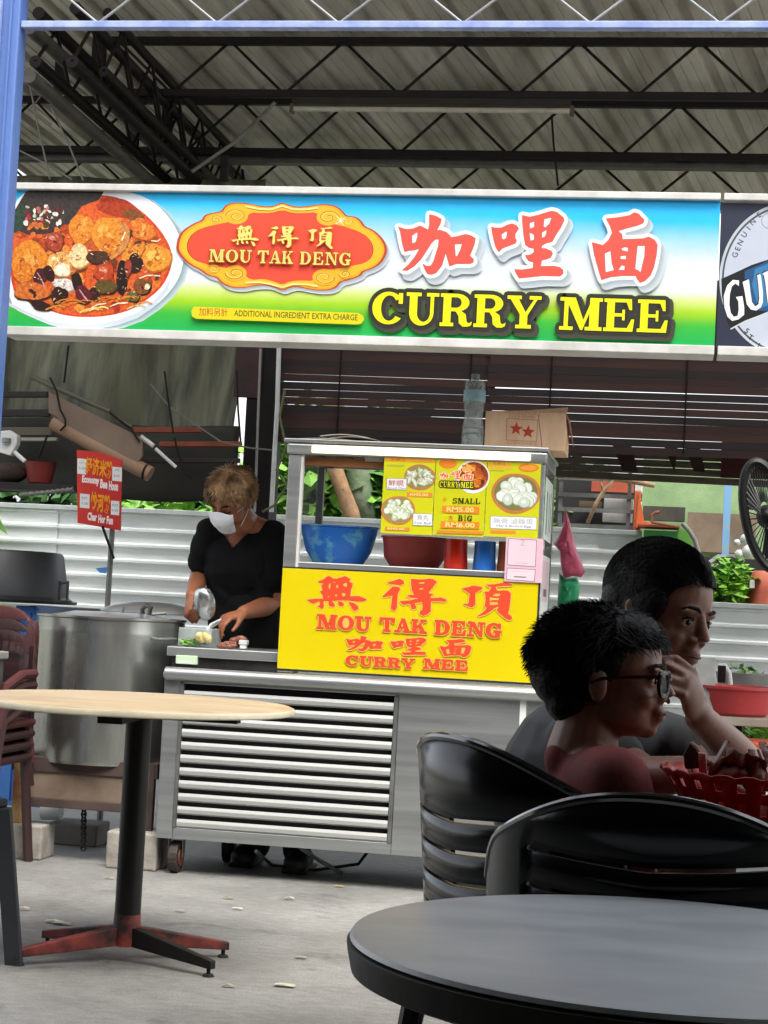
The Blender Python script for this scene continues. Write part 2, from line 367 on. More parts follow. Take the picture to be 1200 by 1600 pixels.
# --- hoarding fence
FM = mat('fence_metal', '#eef2f0', .5, n=2.2, c2='#d3d8d5', bump=.08, bs=14, stretch=(.6, 1, 2), spec=.4)
fz = [(0, 0), (.066, 0), (.076, -.02), (.090, -.02), (.1, 0)]
def fence(name, label, x0, x1, ztop, Y, sheet=1.75):
    t = thing(name, label, 'fence', (x0, Y, 0)); rows = int(ztop/.1)+1; x = x0; k = 0
    while x < x1-.02:
        xe = min(x+sheet, x1); lv = [(r*.1+z, y) for r in range(rows) for z, y in fz[:-1]]+[(rows*.1, 0)]
        lv = [(ztop-rows*.1+z, y) for z, y in lv]; lv = [(max(0, z), y) for z, y in lv]; n = len(lv)-1; off = .012*(k % 2)
        mb = MB().grid(6, n, lambda u, v: (x+(xe-x)*u, Y-lv[round(v*n)][1]*-1+off+.006*noise.noise(V((x+u*1.5, 2, v*2))), lv[round(v*n)][0]+.01*(noise.noise(V((x*3+u, 5, 0))))*u))
        mb.build('corrugated_sheet', FM, t, solid=.002); x = xe-.03 if xe < x1 else x1+1; k += 1
    MB().bb((x0, Y-.035, ztop-.012), (x1, Y-.012, ztop+.02)).build('capping_rail', mat('rail_metal', '#b4bab8', .5, n=6), t, bevel=.004)
    for xx in [x0+.05+j*2.0 for j in range(int((x1-x0)/2)+1)]:
        MB().bb((xx, Y+.03, 0), (xx+.05, Y+.08, ztop)).build('fence_post', dgr, t)
    return t
fence('hoarding_fence', 'tall light grey corrugated metal hoarding fence behind the stall', -5.6, -.15, 1.6, 11.0)
fence('hoarding_fence', 'lower light grey corrugated hoarding fence behind the woman at right', -.1, 3.4, 1.19, 11.0)
o = MB().add([PY(149, 888, 10.97), PY(168, 886, 10.97), PY(166, 896, 10.97), PY(156, 895, 10.97)], [(0, 1, 2, 3)]).build('paint_daub', mat('blue_daub', '#3d7fc0', .6), loc=PY(149, 888, 10.97)); tag(o, 'small blue paint daub on the grey fence at left', 'paint mark')
# --- green building beyond the fence at the right
gb = thing('far_building', 'low building with green painted upper wall beyond the right hand fence', 'building', (1.2, 14.6, 0))
a = PY(1003, 700, 14.6); b = PY(1300, 820, 14.6)
MB().bb((PY(1003,780,14.6).x, 14.62, 1.55), (3.5, 14.9, 2.4)).build('green_wall', mat('green_plaster', '#7c9468', .8, n=4, c2='#687f56', bump=.2), gb)
z1 = PY(1080, 806, 14.6).z
MB().bb((PY(1003,780,14.6).x, 14.66, 0), (3.5, 14.86, 1.55)).build('wall_base', mat('grimy_wall', '#4a4137', .85, n=3, c2='#2a251f'), gb)
def pb(x0, y0, x1, y1, Y, d, name, m, par, **k):
    a = PY(x0, y0, Y); b = PY(x1, y1, Y); return MB().bb((min(a.x, b.x), Y, min(a.z, b.z)), (max(a.x, b.x), Y+d, max(a.z, b.z))).build(name, m, par, **k)
pb(1075, 800, 1180, 866, 14.4, .1, 'brown_board', mat('board', '#6f5f4d', .8, n=4, c2='#564838'), gb)
pb(1050, 868, 1200, 940, 14.3, .1, 'dark_opening', mat('dark_void', '#0e0f0e', .9), gb)
pb(1005, 790, 1070, 815, 14.4, .1, 'stained_board', mat('stain', '#3c352b', .9, n=6, c2='#22201b'), gb)
# --- big dark column, tarpaulin, timber blind
cl = thing('steel_column', 'broad black column behind the cook', 'column', (-1.92, 8.2, 0))
a = PY(386, 600, 8.2); b = PY(431, 600, 8.2)
MB().bb((a.x, 8.2, 0), (b.x, 8.38, 2.75)).build('column_body', blk, cl, bevel=.006)
MB().bb((a.x-.06, 8.19, 2.02), (a.x+.07, 8.198, 2.35)).build('red_stain', mat('oxide', '#3d1f1b', .7, n=20, c2='#1e1210'), cl)
MB().tube([PY(407, 545, 8.1), PY(398, 800, 8.1)], .006, 8).build('conduit', mat('grey_conduit', '#8b8b86', .5), cl)
pv = thing('white_pipe', 'thin white vertical pipe right of the black column', 'pipe', PY(434, 800, 8.0))
MB().tube([PY(436, 540, 8.0), PY(433, 640, 8.0), PY(429, 705, 8.0), PY(424, 800, 8.0)], .011, 8).build('pipe_body', mat('white_pvc', '#cdd0cc', .4), pv, smooth=SM)
cab = mat('cable', '#2a2826', .6)
o = MB().tube([PY(*q, 7.95) for q in [(445, 610), (437, 650), (447, 700), (432, 735), (448, 760), (428, 790), (410, 800)]], .006, 6).build('cable', mat('green_cable', '#59603c', .6), loc=PY(445, 610, 7.95)); tag(o, 'twisted dark green cable tangled by the white pipe', 'cable')
o = MB().tube([PY(*q, 8.05) for q in [(235, 600), (265, 636), (300, 660), (345, 690), (390, 700), (432, 704)]], .004, 6).build('cable', wire, loc=PY(235, 600, 8)); tag(o, 'pale thin cable slung across to the column in front of the tarpaulin', 'cable')
TARP = mat('tarpaulin', '#77775f', .7, n=2.2, c2='#37372c', bump=.4, bs=9, stretch=(5, 1, .8))  # vertical colour streaks: dirt that also paints in the weak fold shading
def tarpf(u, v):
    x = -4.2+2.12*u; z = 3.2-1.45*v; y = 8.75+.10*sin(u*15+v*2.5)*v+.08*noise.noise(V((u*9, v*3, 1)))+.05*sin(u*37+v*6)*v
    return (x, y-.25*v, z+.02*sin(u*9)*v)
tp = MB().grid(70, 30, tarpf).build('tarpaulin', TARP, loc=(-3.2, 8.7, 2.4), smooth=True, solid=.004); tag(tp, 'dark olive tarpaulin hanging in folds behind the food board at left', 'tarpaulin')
def valf(u, v):
    x = -4.0+1.98*u; z = 1.9-.36*v-.02*u; return (x, 8.25+.02*noise.noise(V((u*8, v*2, 4))), z+.01*sin(u*14))
vp = MB().grid(50, 10, valf).build('canvas_valance', mat('canvas', '#37362d', .8, n=3, c2='#282720', bump=.3, bs=10), loc=(-3, 8.2, 1.7), smooth=True, solid=.004); tag(vp, 'dark canvas valance hanging low above the fence behind the red sign', 'canvas')
# shelf boards / bars behind at left
brn = mat('dark_timber', '#2c2420', .7, n=6, c2='#191412', stretch=(1, 8, 8))
for (x0, y0, x1, y1, m_, l) in [(0, 612, 75, 622, brn, 'dark timber bar crossing the tarpaulin at far left, top one'), (0, 640, 78, 652, brn, 'dark timber bar at far left, second from the top'), (0, 668, 82, 682, mat('timber2', '#5e5648', .7), 'grey brown timber bar at far left, lowest of three'), (210, 668, 315, 677, mat('orange_strip', '#8a4426', .6, n=9), 'rusty orange strip behind the bamboo roll, upper'), (250, 690, 378, 699, mat('orange_strip', '#8a4426'), 'rusty orange strip behind the bamboo roll, lower'), (200, 716, 375, 724, brn, 'long dark bar just over the canvas valance'), (0, 684, 90, 690, mat('pale_batten', '#9a998a', .6), 'thin pale batten above the red pail at far left')]:
    a = PY(x0, y0, 8.1); b = PY(x1, y0, 8.1); h = (y1-y0)/360
    o = MB().bar(a+V((0, 0, -h/2)), b+V((0, 0, -h/2)), .03, h).build('timber_bar', m_, loc=a, bevel=.003); tag(o, l, 'bar', 'bars behind the hanging bamboo roll')
# timber slat blind: dark brown slats with light between
SLT = [mat('blind_slat%d' % i, c, .7, n=5, c2=d, stretch=(.4, 6, 6)) for i, (c, d) in enumerate([('#3a211a', '#221410'), ('#46281f', '#301b15'), ('#2c1f1a', '#1a1210')])]
for nm in list(MATS):
    if nm.startswith('blind_slat'): MATS[nm].name = 'dark_red_brown_timber'
def blind(label, x0, x1, z0, z1, Y, pitch, gaps, tat=0):
    t = thing('timber_blind', label, 'blind', ((x0+x1)/2, Y, z0), 'timber slat blinds hanging behind the glass case'); z = z1; k = 0
    while z > z0:
        h = pitch*(1.0 if not gaps(z) else random.uniform(.92, .975)); rr = random.uniform(-.004, .004)
        e0 = x0+random.uniform(0, .015); e1 = x1-random.uniform(0, .015)
        MB().obox(((e0+e1)/2, Y+random.uniform(-.004, .004), z-h/2), ((e1-e0)/2, 0, rr*.6), (0, .004, .001), (0, 0, h/2)).build('slat', SLT[k % 3], t); z -= pitch; k += 1
    for xx in [x0+.3+j*.62 for j in range(int((x1-x0)/.62)+1)]:
        if xx < x1: MB().tube([(xx, Y-.012, z0), (xx, Y-.012, z1)], .004, 5).build('cord', blk, t)
    return t
bl = PY(437, 548, 8.3).x
blind('dark brown slat blind behind the bottle and carton, left one', bl, -.82, 1.84, 2.62, 8.3, .036, lambda z: 1.99 < z < 2.19)
blind('dark red brown slat blind above the hanging pink bag, right one', -.86, 1.9, 1.84, 2.62, 8.28, .036, lambda z: z < 2.2)
# dark backing above the slats
o = MB().bb((bl, 8.36, 2.2), (1.9, 8.38, 2.66)).build('plywood_backing', brn, loc=(bl, 8.36, 2.2)); tag(o, 'dark plywood sheet behind the top of the slat blinds', 'plywood')
# ragged lower valance, greyish timber with dark tatters
rv = thing('ragged_awning', 'ragged grey brown planked awning edge under the right slat blind', 'awning', (-.4, 8.5, 1.7))
gr = mat('weathered_plank', '#6b6257', .8, n=7, c2='#4d463d', stretch=(1, 5, 5)); rdt = mat('maroon_cloth', '#4a1815', .8, n=4, c2='#2e100e')
za = PY(1000, 705, 8.6).z; zb = PY(1000, 752, 8.6).z
for j in range(4):
    zt = za-(za-zb)*j/4; MB().obox((.25, 8.62+.01*j, zt-.018), (1.25-.04*j, 0, -.004*j), (0, .008, 0), (0, 0, .016)).build('plank', gr, rv)
for i, (xa, xb, sp) in enumerate([(955, 985, 12), (1035, 1060, -6), (1066, 1092, 10)]):
    a = PY(xa, 690, 8.55); b = PY(xb, 690, 8.55); c = PY(xb+sp, 738, 8.55); d = PY(xa+18, 736, 8.55)
    MB().prism([a, b, c, d], (0, .006, 0)).build('tatter', SLT[0], rv)
MB().bb(PY(1128, 690, 8.56), PY(1210, 750, 8.58)).build('red_cloth', rdt, rv)
# ================================================================ FOOD BOARD
SY = 6.6
ALU = mat('white_aluminium', '#d9d8d2', .45, n=6, c2='#bdbbb4', rn=.1)
sx0 = PY(12, 400, SY).x; sz0, sz1 = 2.045, 2.643; sdiv = PY(1121, 430, SY).x
def board(name, label, x0, x1):
    t = thing(name, label, 'signboard', ((x0+x1)/2, SY+.08, sz0))
    MB().bb((x0, SY+.012, sz0+.01), (x1, SY+.13, sz1-.01)).build('box_body', ALU, t)
    MB().bb((x0, SY-.012, sz1-.026), (x1, SY+.14, sz1)).build('top_rail', ALU, t, bevel=.003)
    MB().bb((x0, SY-.012, sz0), (x1, SY+.14, sz0+.034)).build('bottom_rail', ALU, t, bevel=.003)
    return t
bd = board('food_signboard', 'long lit-looking board with curry bowl, red badge and CURRY MEE lettering', sx0, sdiv)
A = Art(SY+.01)
def mixc(a, b, t): return tuple(a[i]*(1-t)+b[i]*t for i in range(4))
stops = [(0, '#22b2f0'), (.16, '#2bbdf3'), (.30, '#a8d4ee'), (.42, '#d9dfe8'), (.62, '#dfe6e6'), (.7, '#cfdf7c'), (.77, '#a5cf18'), (.86, '#3db43a'), (1, '#12a552')]
def bgc(u, v):
    w_ = v + .10*(1-u)*(1 if v < .5 else 0) + .05*sin(u*3)*(v > .5)*0
    w_ = min(1, max(0, w_))
    for (a, ca), (b, cb) in zip(stops, stops[1:]):
        if w_ <= b: return mixc(hx(ca), hx(cb), (w_-a)/(b-a))
    return hx(stops[-1][1])
# smooth printed gradient behind everything, as a fine sheet of its own
NU, NV = 30, 40; gm = MB(); gm.col = True; sw = sdiv-sx0; zt, zb_ = sz1-.026, sz0+.034
def gf(u, v): return (sx0+sw*u, SY+.0102, zt+(zb_-zt)*v)
gm.grid(NU, NV, gf); gm.c = [lambda c: bgc((c.x+bd_x-sx0)/sw, (zt-(c.z+bd_z))/(zt-zb_))]*len(gm.f)
bd_x, bd_z = wloc(bd).x, wloc(bd).z
gm.build('printed_sky', PRINT, bd)
# bowl
W = '#e9edf0'
def shadow(A, pts, dx, dy, c): A.poly([(x+dx, y+dy) for x, y in pts], c)
rim = [(22, 318), (35, 303), (50, 296), (165, 297), (200, 299), (230, 309), (255, 328), (275, 355), (286, 385), (287, 410), (280, 435), (262, 460), (240, 480), (215, 497), (185, 508), (155, 513), (120, 515), (85, 510), (50, 496), (13, 478), (13, 400)]
for i in range(7): shadow(A, rim, 9-i*1.2, 4-i*.5, mixc(hx('#bccbd2'), hx('#7f9a98'), i/7))
rim = chaikin(rim); A.poly(rim, W)
A.poly([(13, 472), (40, 486), (80, 503), (120, 508), (155, 506), (185, 500), (215, 488), (240, 470), (258, 450), (268, 430), (262, 455), (240, 480), (215, 497), (185, 508), (155, 512), (120, 514), (85, 509), (50, 495), (13, 477)], '#c6cfd6')
k_ = A.k; A.build('printed_bowl_rim', bd); A = Art(SY+.01); A.k = k_+5
soup = [(16, 350), (22, 330), (50, 300), (165, 304), (195, 312), (225, 332), (250, 358), (266, 385), (270, 405), (264, 430), (250, 452), (228, 470), (205, 484), (175, 493), (140, 496), (105, 494), (75, 485), (45, 473), (16, 458)]
soup = chaikin(soup); A.poly(soup, '#c9401c'); A.poly([(x*.965+5, y*.97+12) for x, y in soup], '#d65a26')
A.poly([(40, 300), (52, 295), (163, 298), (155, 312), (128, 322), (112, 345), (95, 365), (60, 366), (20, 368), (22, 330)], '#3a322e')
A.poly([(24, 330), (38, 322), (42, 345), (30, 362), (20, 362)], '#2c4330')
rr = random.Random(3)
for i in range(46): A.ellipse(rr.uniform(40, 98), rr.uniform(322, 350), rr.uniform(2, 5), rr.uniform(2, 4), rr.choice(['#e6d6c8', '#a83236', '#c76a5e', '#efe6dc', '#7b2023', '#b9c29a', '#4a332c']), rot=rr.random()*3, n=7, wob=.2, seed=i)
A.ellipse(185, 325, 34, 15, '#a83a1a', rot=.25, wob=.1, seed=1); A.ellipse(210, 338, 20, 9, '#7d4a20', rot=.5, wob=.15, seed=2)
for i in range(150):
    x = rr.uniform(20, 262); y = rr.uniform(345, 490)
    if ((x-130)/135)**2+((y-405)/88)**2 > 1: continue
    A.ellipse(x, y, rr.uniform(3, 12), rr.uniform(2, 8), rr.choice(['#b5441a', '#d9722a', '#8c3a18', '#e08a36', '#6d3a1a', '#c25a22', '#a03418', '#cc6a2e', '#53381c']), rot=rr.random()*3, n=9, wob=.25, seed=i)
def food(cx, cy, rx, ry, base, hi, lo, rot=0, seed=0, n=6):
    A.ellipse(cx+1, cy+2, rx*1.05, ry*1.05, lo, rot, wob=.12, seed=seed, n=22); A.ellipse(cx, cy, rx, ry, base, rot, wob=.12, seed=seed, n=22)
    r2 = random.Random(seed+50)
    for _ in range(n):
        t = r2.random()*6.28; q = r2.random()*.6; A.ellipse(cx+rx*q*cos(t), cy+ry*q*sin(t), rx*r2.uniform(.12, .38), ry*r2.uniform(.1, .25), r2.choice([hi, lo, base, hi]), rot=r2.random()*3, n=8, wob=.3, seed=seed+_)
food(127, 358, 19, 24, '#dd8228', '#eb9c40', '#b0561c', seed=11, n=14)
food(168, 366, 24, 29, '#e08a2c', '#f0a64a', '#b5601c', seed=12, n=18); food(170, 385, 16, 14, '#d67a26', '#e8983c', '#a8501a', seed=13)
food(46, 405, 27, 30, '#df8526', '#ee9f44', '#b85c1c', seed=14, n=18); food(36, 425, 15, 16, '#d5761f', '#e8952f', '#a34e18', seed=15)
food(243, 402, 24, 21, '#e2912e', '#f3b252', '#b5651c', seed=16, n=14); food(208, 395, 20, 10, '#dd8a30', '#f0ae58', '#a8541c', rot=-.5, seed=17)
food(225, 362, 18, 13, '#d9792a', '#eda24c', '#a84c1a', rot=.3, seed=18)
food(84, 377, 15, 15, '#a8402a', '#d48a78', '#6a2316', seed=19); food(162, 424, 16, 15, '#b4421f', '#d68464', '#7a2a14', seed=20)
food(93, 408, 20, 14, '#e8ac62', '#f6dcae', '#c27a34', seed=21); food(123, 400, 16, 18, '#eccb94', '#faf0d2', '#c58a44', seed=22); food(97, 422, 14, 10, '#eedcb8', '#fbf4e2', '#b98a50', seed=23)
food(100, 444, 18, 9, '#ddd2c8', '#f2ece6', '#a89488', rot=.15, seed=24)
for (x, y, a, b, c, r) in [(152, 401, 17, 10, '#4a3020', 0), (62, 432, 10, 14, '#4b1a1a', .4), (76, 426, 8, 12, '#33140f', -.5), (120, 441, 8, 15, '#261611', -.2), (190, 433, 8, 27, '#1f1713', .05), (211, 410, 11, 14, '#2b1a16', .2), (200, 418, 5, 14, '#a0402a', 0), (92, 461, 12, 14, '#2a1712', .3), (64, 477, 16, 7, '#2b1a12', .2), (148, 458, 8, 11, '#2d1a14', 0), (130, 460, 12, 15, '#5c1c22', -.3), (208, 463, 10, 8, '#5a6030', .1), (165, 448, 18, 10, '#5a4a22', 0), (50, 455, 28, 14, '#c8692a', .1), (222, 447, 14, 12, '#7c4a24', 0), (230, 448, 4, 5, '#d8d8b0', 0)]:
    food(x, y, a, b, c, c, '#3a1c12', rot=r, seed=int(x+y), n=3)
for i in range(5): A.line([(124+i*3, 452+i*4), (130+i*2, 462+i*2), (136, 470)], 1.3, '#c8a0a6')
for i in range(6): A.line([(58+i*2, 426+i*3), (64+i, 434+i*3)], 1.2, '#b98a90')
for p_ in [[(193, 348), (200, 360), (199, 378), (190, 392), (172, 404)], [(187, 350), (194, 362), (193, 378), (184, 392)]]: A.line(p_, 6, '#c98442')
for i in range(16):
    x = 84+i*9+rr.uniform(-3, 3); y = 478+rr.uniform(-9, 8)-abs(i-5)*.6; A.line([(x-14, y+4), (x-4, y-1), (x+8, y-3), (x+16, y)], rr.uniform(1.2, 2.6), rr.choice(['#e9a23c', '#d98a30', '#f0c878', '#c87428']))
for p_ in [[(218, 435), (230, 430), (250, 431)], [(142, 482), (152, 476), (166, 474)], [(172, 479), (184, 474), (200, 473)], [(236, 376), (246, 377), (251, 373)], [(196, 362), (190, 376)]]: A.line(p_, 1.8, '#f3e0c0')
for i in range(260):
    x = rr.uniform(25, 255); y = rr.uniform(360, 480)
    if ((x-130)/125)**2+((y-405)/80)**2 < 1: a_ = rr.uniform(-.9, .9); A.line([(x, y), (x+rr.uniform(2, 5)*cos(a_), y+4*sin(a_))], rr.uniform(.5, 1.2), rr.choice(['#f7c98a', '#fbe6c2', '#5e2412', '#f2a860', '#3d1a10', '#c2521c', '#e88a34', '#8c3414']))
A.build('printed_curry_bowl', bd, PHOTO)
k_ = A.k; A = Art(SY+.01); A.k = k_+5
# badge
def z7(p, s=1.0, o=(0, 0)): return [(270+((x-605)*s+605+o[0])/3.53, 300+((y-302)*s+302+o[1])/3.53) for x, y in p]
bo = [(18, 300), (28, 250), (52, 212), (110, 175), (160, 155), (170, 130), (200, 118), (235, 112), (268, 105), (278, 85), (300, 66), (340, 57), (420, 62), (480, 76), (530, 80), (572, 72), (605, 56), (640, 72), (690, 82), (740, 78), (800, 68), (870, 68), (915, 82), (945, 112), (962, 132), (1010, 135), (1042, 158), (1060, 190), (1110, 210), (1155, 250), (1182, 300), (1180, 345), (1150, 395), (1100, 425), (1050, 440), (1040, 462), (1000, 478), (960, 490), (925, 497), (908, 525), (870, 542), (800, 545), (740, 535), (690, 524), (650, 527), (605, 547), (565, 530), (520, 515), (450, 518), (380, 532), (320, 528), (275, 510), (255, 492), (240, 472), (190, 462), (150, 430), (90, 402), (45, 360), (22, 325)]
bo = chaikin(bo, 1)
for i in range(6): A.poly(z7(bo, 1.0, (16-i*2.2, 20-i*2.6)), mixc(hx('#cdd2d6'), hx('#8f9b9c'), i/6))
A.poly(z7(bo), '#b7402f'); A.poly(z7(bo, .975), '#e8a51c')
A.poly([(270+(605+(x-605)*.955)/3.53, 300+(302+(y-302)*.93)/3.53) for x, y in bo], '#f2b62c')
inner = [(75, 300), (90, 250), (130, 212), (190, 190), (250, 178), (330, 160), (400, 150), (430, 112), (480, 116), (540, 116), (605, 98), (660, 116), (730, 116), (790, 110), (820, 150), (890, 178), (960, 195), (1020, 215), (1080, 250), (1110, 305), (1100, 360), (1060, 392), (1000, 405), (930, 420), (860, 428), (800, 440), (775, 490), (720, 488), (650, 490), (605, 512), (560, 495), (500, 478), (430, 486), (390, 450), (330, 425), (260, 412), (190, 400), (120, 378), (85, 340)]
inner = chaikin(inner, 1); A.poly(z7(inner), '#a03a14'); A.poly(z7(inner, .99), '#ec4f36')
def spiral(cx, cy, r, turns, d, st, c='#f4bc34', w_=5):
    n = 22; pts = [(cx+r*(1-.75*k/n)*cos(st+d*turns*6.283*k/n)*1.25, cy+r*(1-.75*k/n)*sin(st+d*turns*6.283*k/n)*.8) for k in range(n+1)]
    return pts
for cx, cy, r, d, st in [(350, 132, 48, 1, 3.2), (240, 150, 26, -1, 0), (858, 140, 48, -1, 0), (965, 165, 28, 1, 3.1), (345, 448, 46, -1, 3.2), (225, 425, 26, 1, 0), (835, 470, 48, 1, 0), (950, 452, 28, -1, 3.1)]:
    A.ellipse(*z7([(cx, cy)])[0], r*1.35/3.53, r*.95/3.53, '#f0b02c', n=20)
    A.line(z7(spiral(cx, cy, r, 1.3, d, st)), 1.0, '#9a5c14'); A.line(z7(spiral(cx, cy, r*.86, 1.2, d, st+.3)), 1.2, '#fbd568')
A.line(z7([(400, 78), (480, 94), (540, 96), (605, 76), (665, 96), (740, 96), (800, 86)]), 3, '#f9dd86'); A.line(z7([(400, 500), (480, 497), (540, 508), (605, 526), (660, 508), (740, 510), (800, 520)]), 3, '#f9dd86')
for a_ in range(8): A.line([(532, 345), (532+(9 if a_ % 2 else 5)*cos(a_*.785+.2), 345+(9 if a_ % 2 else 5)*sin(a_*.785+.2))], 1.1, '#fbf6b8')
# ---- traced brush characters
G = {
'ka': ([[(105, 280), (160, 300), (215, 310), (290, 300), (370, 265), (440, 300), (475, 315), (490, 250), (490, 125), (560, 140), (635, 180), (620, 240), (575, 325), (620, 318), (700, 345), (735, 380), (760, 410), (850, 395), (940, 370), (1010, 390), (1060, 420), (1045, 500), (990, 640), (1035, 680), (1035, 715), (1000, 735), (820, 735), (740, 765), (720, 690), (690, 590), (665, 680), (640, 760), (570, 850), (510, 870), (465, 860), (435, 810), (410, 745), (450, 770), (510, 765), (545, 700), (600, 520), (610, 430), (560, 430), (510, 480), (440, 590), (380, 680), (300, 760), (210, 820), (155, 815), (230, 750), (310, 650), (360, 560), (365, 545), (300, 565), (230, 570), (180, 585), (150, 480), (125, 330)]],
  [[(265, 385), (335, 335), (345, 380), (320, 470), (270, 490)], [(800, 490), (900, 485), (880, 560), (835, 650), (810, 640)]]),
'li': ([[(65, 280), (100, 290), (190, 290), (260, 255), (320, 240), (375, 260), (400, 300), (360, 360), (355, 410), (375, 450), (360, 480), (280, 510), (200, 540), (155, 585), (120, 530), (95, 440), (75, 350)],
  [(450, 135), (540, 155), (650, 130), (760, 95), (820, 80), (880, 95), (960, 160), (970, 195), (930, 280), (870, 370), (820, 460), (740, 480), (690, 510), (685, 545), (740, 550), (810, 580), (825, 610), (800, 660), (740, 680), (690, 690), (675, 770), (850, 770), (920, 785), (955, 820), (955, 860), (920, 890), (700, 885), (520, 905), (410, 915), (370, 850), (355, 810), (450, 815), (585, 795), (590, 715), (530, 700), (500, 660), (490, 635), (560, 625), (600, 590), (595, 545), (530, 530), (490, 500), (470, 400), (455, 250)]],
  [[(185, 370), (245, 325), (265, 350), (250, 420), (210, 440), (190, 420)], [(535, 225), (605, 200), (600, 280), (540, 305)], [(535, 350), (560, 350), (600, 375), (600, 440), (545, 455)], [(720, 175), (820, 155), (790, 240), (735, 290), (710, 270)], [(690, 345), (755, 305), (755, 350), (735, 400), (690, 420)]]),
'mian': ([[(125, 475), (260, 510), (330, 440), (375, 350), (350, 270), (300, 175), (450, 160), (590, 135), (650, 100), (700, 115), (770, 190), (755, 230), (680, 260), (560, 290), (440, 325), (490, 370), (500, 435), (640, 430), (760, 425), (830, 405), (900, 440), (935, 500), (920, 640), (890, 780), (850, 880), (780, 950), (720, 970), (690, 930), (670, 885), (500, 885), (350, 900), (240, 935), (200, 800), (150, 620)]],
  [[(275, 605), (355, 570), (370, 720), (400, 820), (285, 850)], [(480, 545), (530, 525), (575, 535), (570, 590), (500, 575)], [(470, 640), (550, 630), (550, 685), (475, 685)], [(440, 820), (490, 750), (535, 765), (530, 820)], [(685, 510), (785, 510), (780, 640), (730, 850), (690, 820), (655, 805)]]),
'wu': ([[(280, 190), (350, 165), (410, 115), (450, 105), (500, 145), (560, 150), (640, 125), (690, 110), (770, 150), (735, 190), (800, 215), (800, 250), (775, 320), (765, 425), (900, 420), (1020, 465), (980, 490), (880, 490), (700, 470), (560, 475), (450, 485), (340, 485), (260, 495), (210, 520), (170, 515), (110, 475), (240, 462), (355, 460), (350, 400), (310, 345), (350, 325), (330, 240), (400, 220), (330, 205)],
  [(300, 487), (345, 487), (355, 560), (350, 590), (325, 605), (290, 580), (270, 575), (310, 550)], [(440, 487), (480, 487), (525, 550), (515, 575), (470, 570), (440, 550)], [(590, 500), (640, 510), (670, 545), (650, 570), (600, 560)], [(755, 510), (830, 530), (890, 575), (895, 610), (850, 640), (820, 625), (780, 560)]],
  [[(440, 215), (475, 205), (465, 310), (435, 300), (425, 265)], [(500, 185), (565, 190), (540, 215), (495, 205)], [(545, 240), (600, 230), (585, 290), (550, 295)], [(650, 225), (700, 195), (730, 205), (725, 280), (670, 265)], [(410, 420), (430, 400), (450, 410), (445, 440), (415, 440)], [(525, 390), (560, 380), (575, 400), (560, 430), (530, 420)], [(635, 370), (670, 355), (705, 370), (700, 410), (665, 430), (640, 410)]]),
'de': ([[(160, 205), (260, 180), (335, 150), (400, 180), (405, 215), (350, 235), (260, 225)], [(85, 425), (160, 345), (240, 270), (320, 275), (350, 300), (310, 370), (300, 480), (295, 590), (265, 635), (215, 610), (225, 500), (240, 400), (150, 415)],
  [(530, 150), (620, 160), (730, 160), (810, 145), (870, 160), (920, 190), (860, 270), (800, 345), (800, 380), (860, 385), (830, 405), (820, 450), (900, 450), (990, 440), (1070, 475), (1060, 495), (960, 490), (830, 490), (825, 560), (825, 650), (780, 690), (710, 715), (665, 690), (665, 655), (700, 640), (710, 560), (700, 500), (600, 515), (570, 520), (600, 590), (590, 605), (540, 610), (520, 560), (510, 525), (400, 545), (355, 500), (480, 490), (600, 465), (700, 440), (600, 440), (520, 435), (470, 405), (580, 400), (540, 320), (530, 230)]],
  [[(645, 195), (740, 185), (735, 225), (650, 230)], [(645, 290), (720, 280), (715, 315), (655, 320)], [(630, 385), (700, 355), (700, 378)]]),
'ding': ([[(135, 295), (220, 280), (290, 255), (420, 275), (425, 300), (320, 360), (320, 550), (280, 580), (225, 570), (155, 540), (215, 545), (235, 500), (245, 370), (200, 340)],
  [(505, 240), (640, 235), (740, 215), (800, 195), (900, 235), (880, 245), (760, 250), (640, 260), (640, 290), (670, 340), (760, 330), (830, 335), (875, 365), (870, 480), (850, 620), (830, 690), (890, 735), (895, 765), (850, 785), (790, 750), (710, 680), (670, 630), (695, 600), (690, 570), (620, 600), (560, 650), (470, 700), (375, 725), (440, 680), (500, 620), (510, 590), (480, 570), (495, 480), (490, 380), (475, 350), (540, 350), (570, 310), (590, 265), (540, 262)]],
  [[(580, 405), (640, 370), (720, 370), (720, 410), (660, 425)], [(550, 425), (640, 440), (705, 440), (695, 480), (580, 485), (560, 500), (680, 505), (690, 550), (600, 560), (545, 555)]]),
}
def inside(p, poly):
    r = False; n = len(poly)
    for i in range(n):
        a, b = poly[i], poly[i-1]
        if (a[1] > p[1]) != (b[1] > p[1]) and p[0] < (b[0]-a[0])*(p[1]-a[1])/(b[1]-a[1])+a[0]: r = not r
    return r
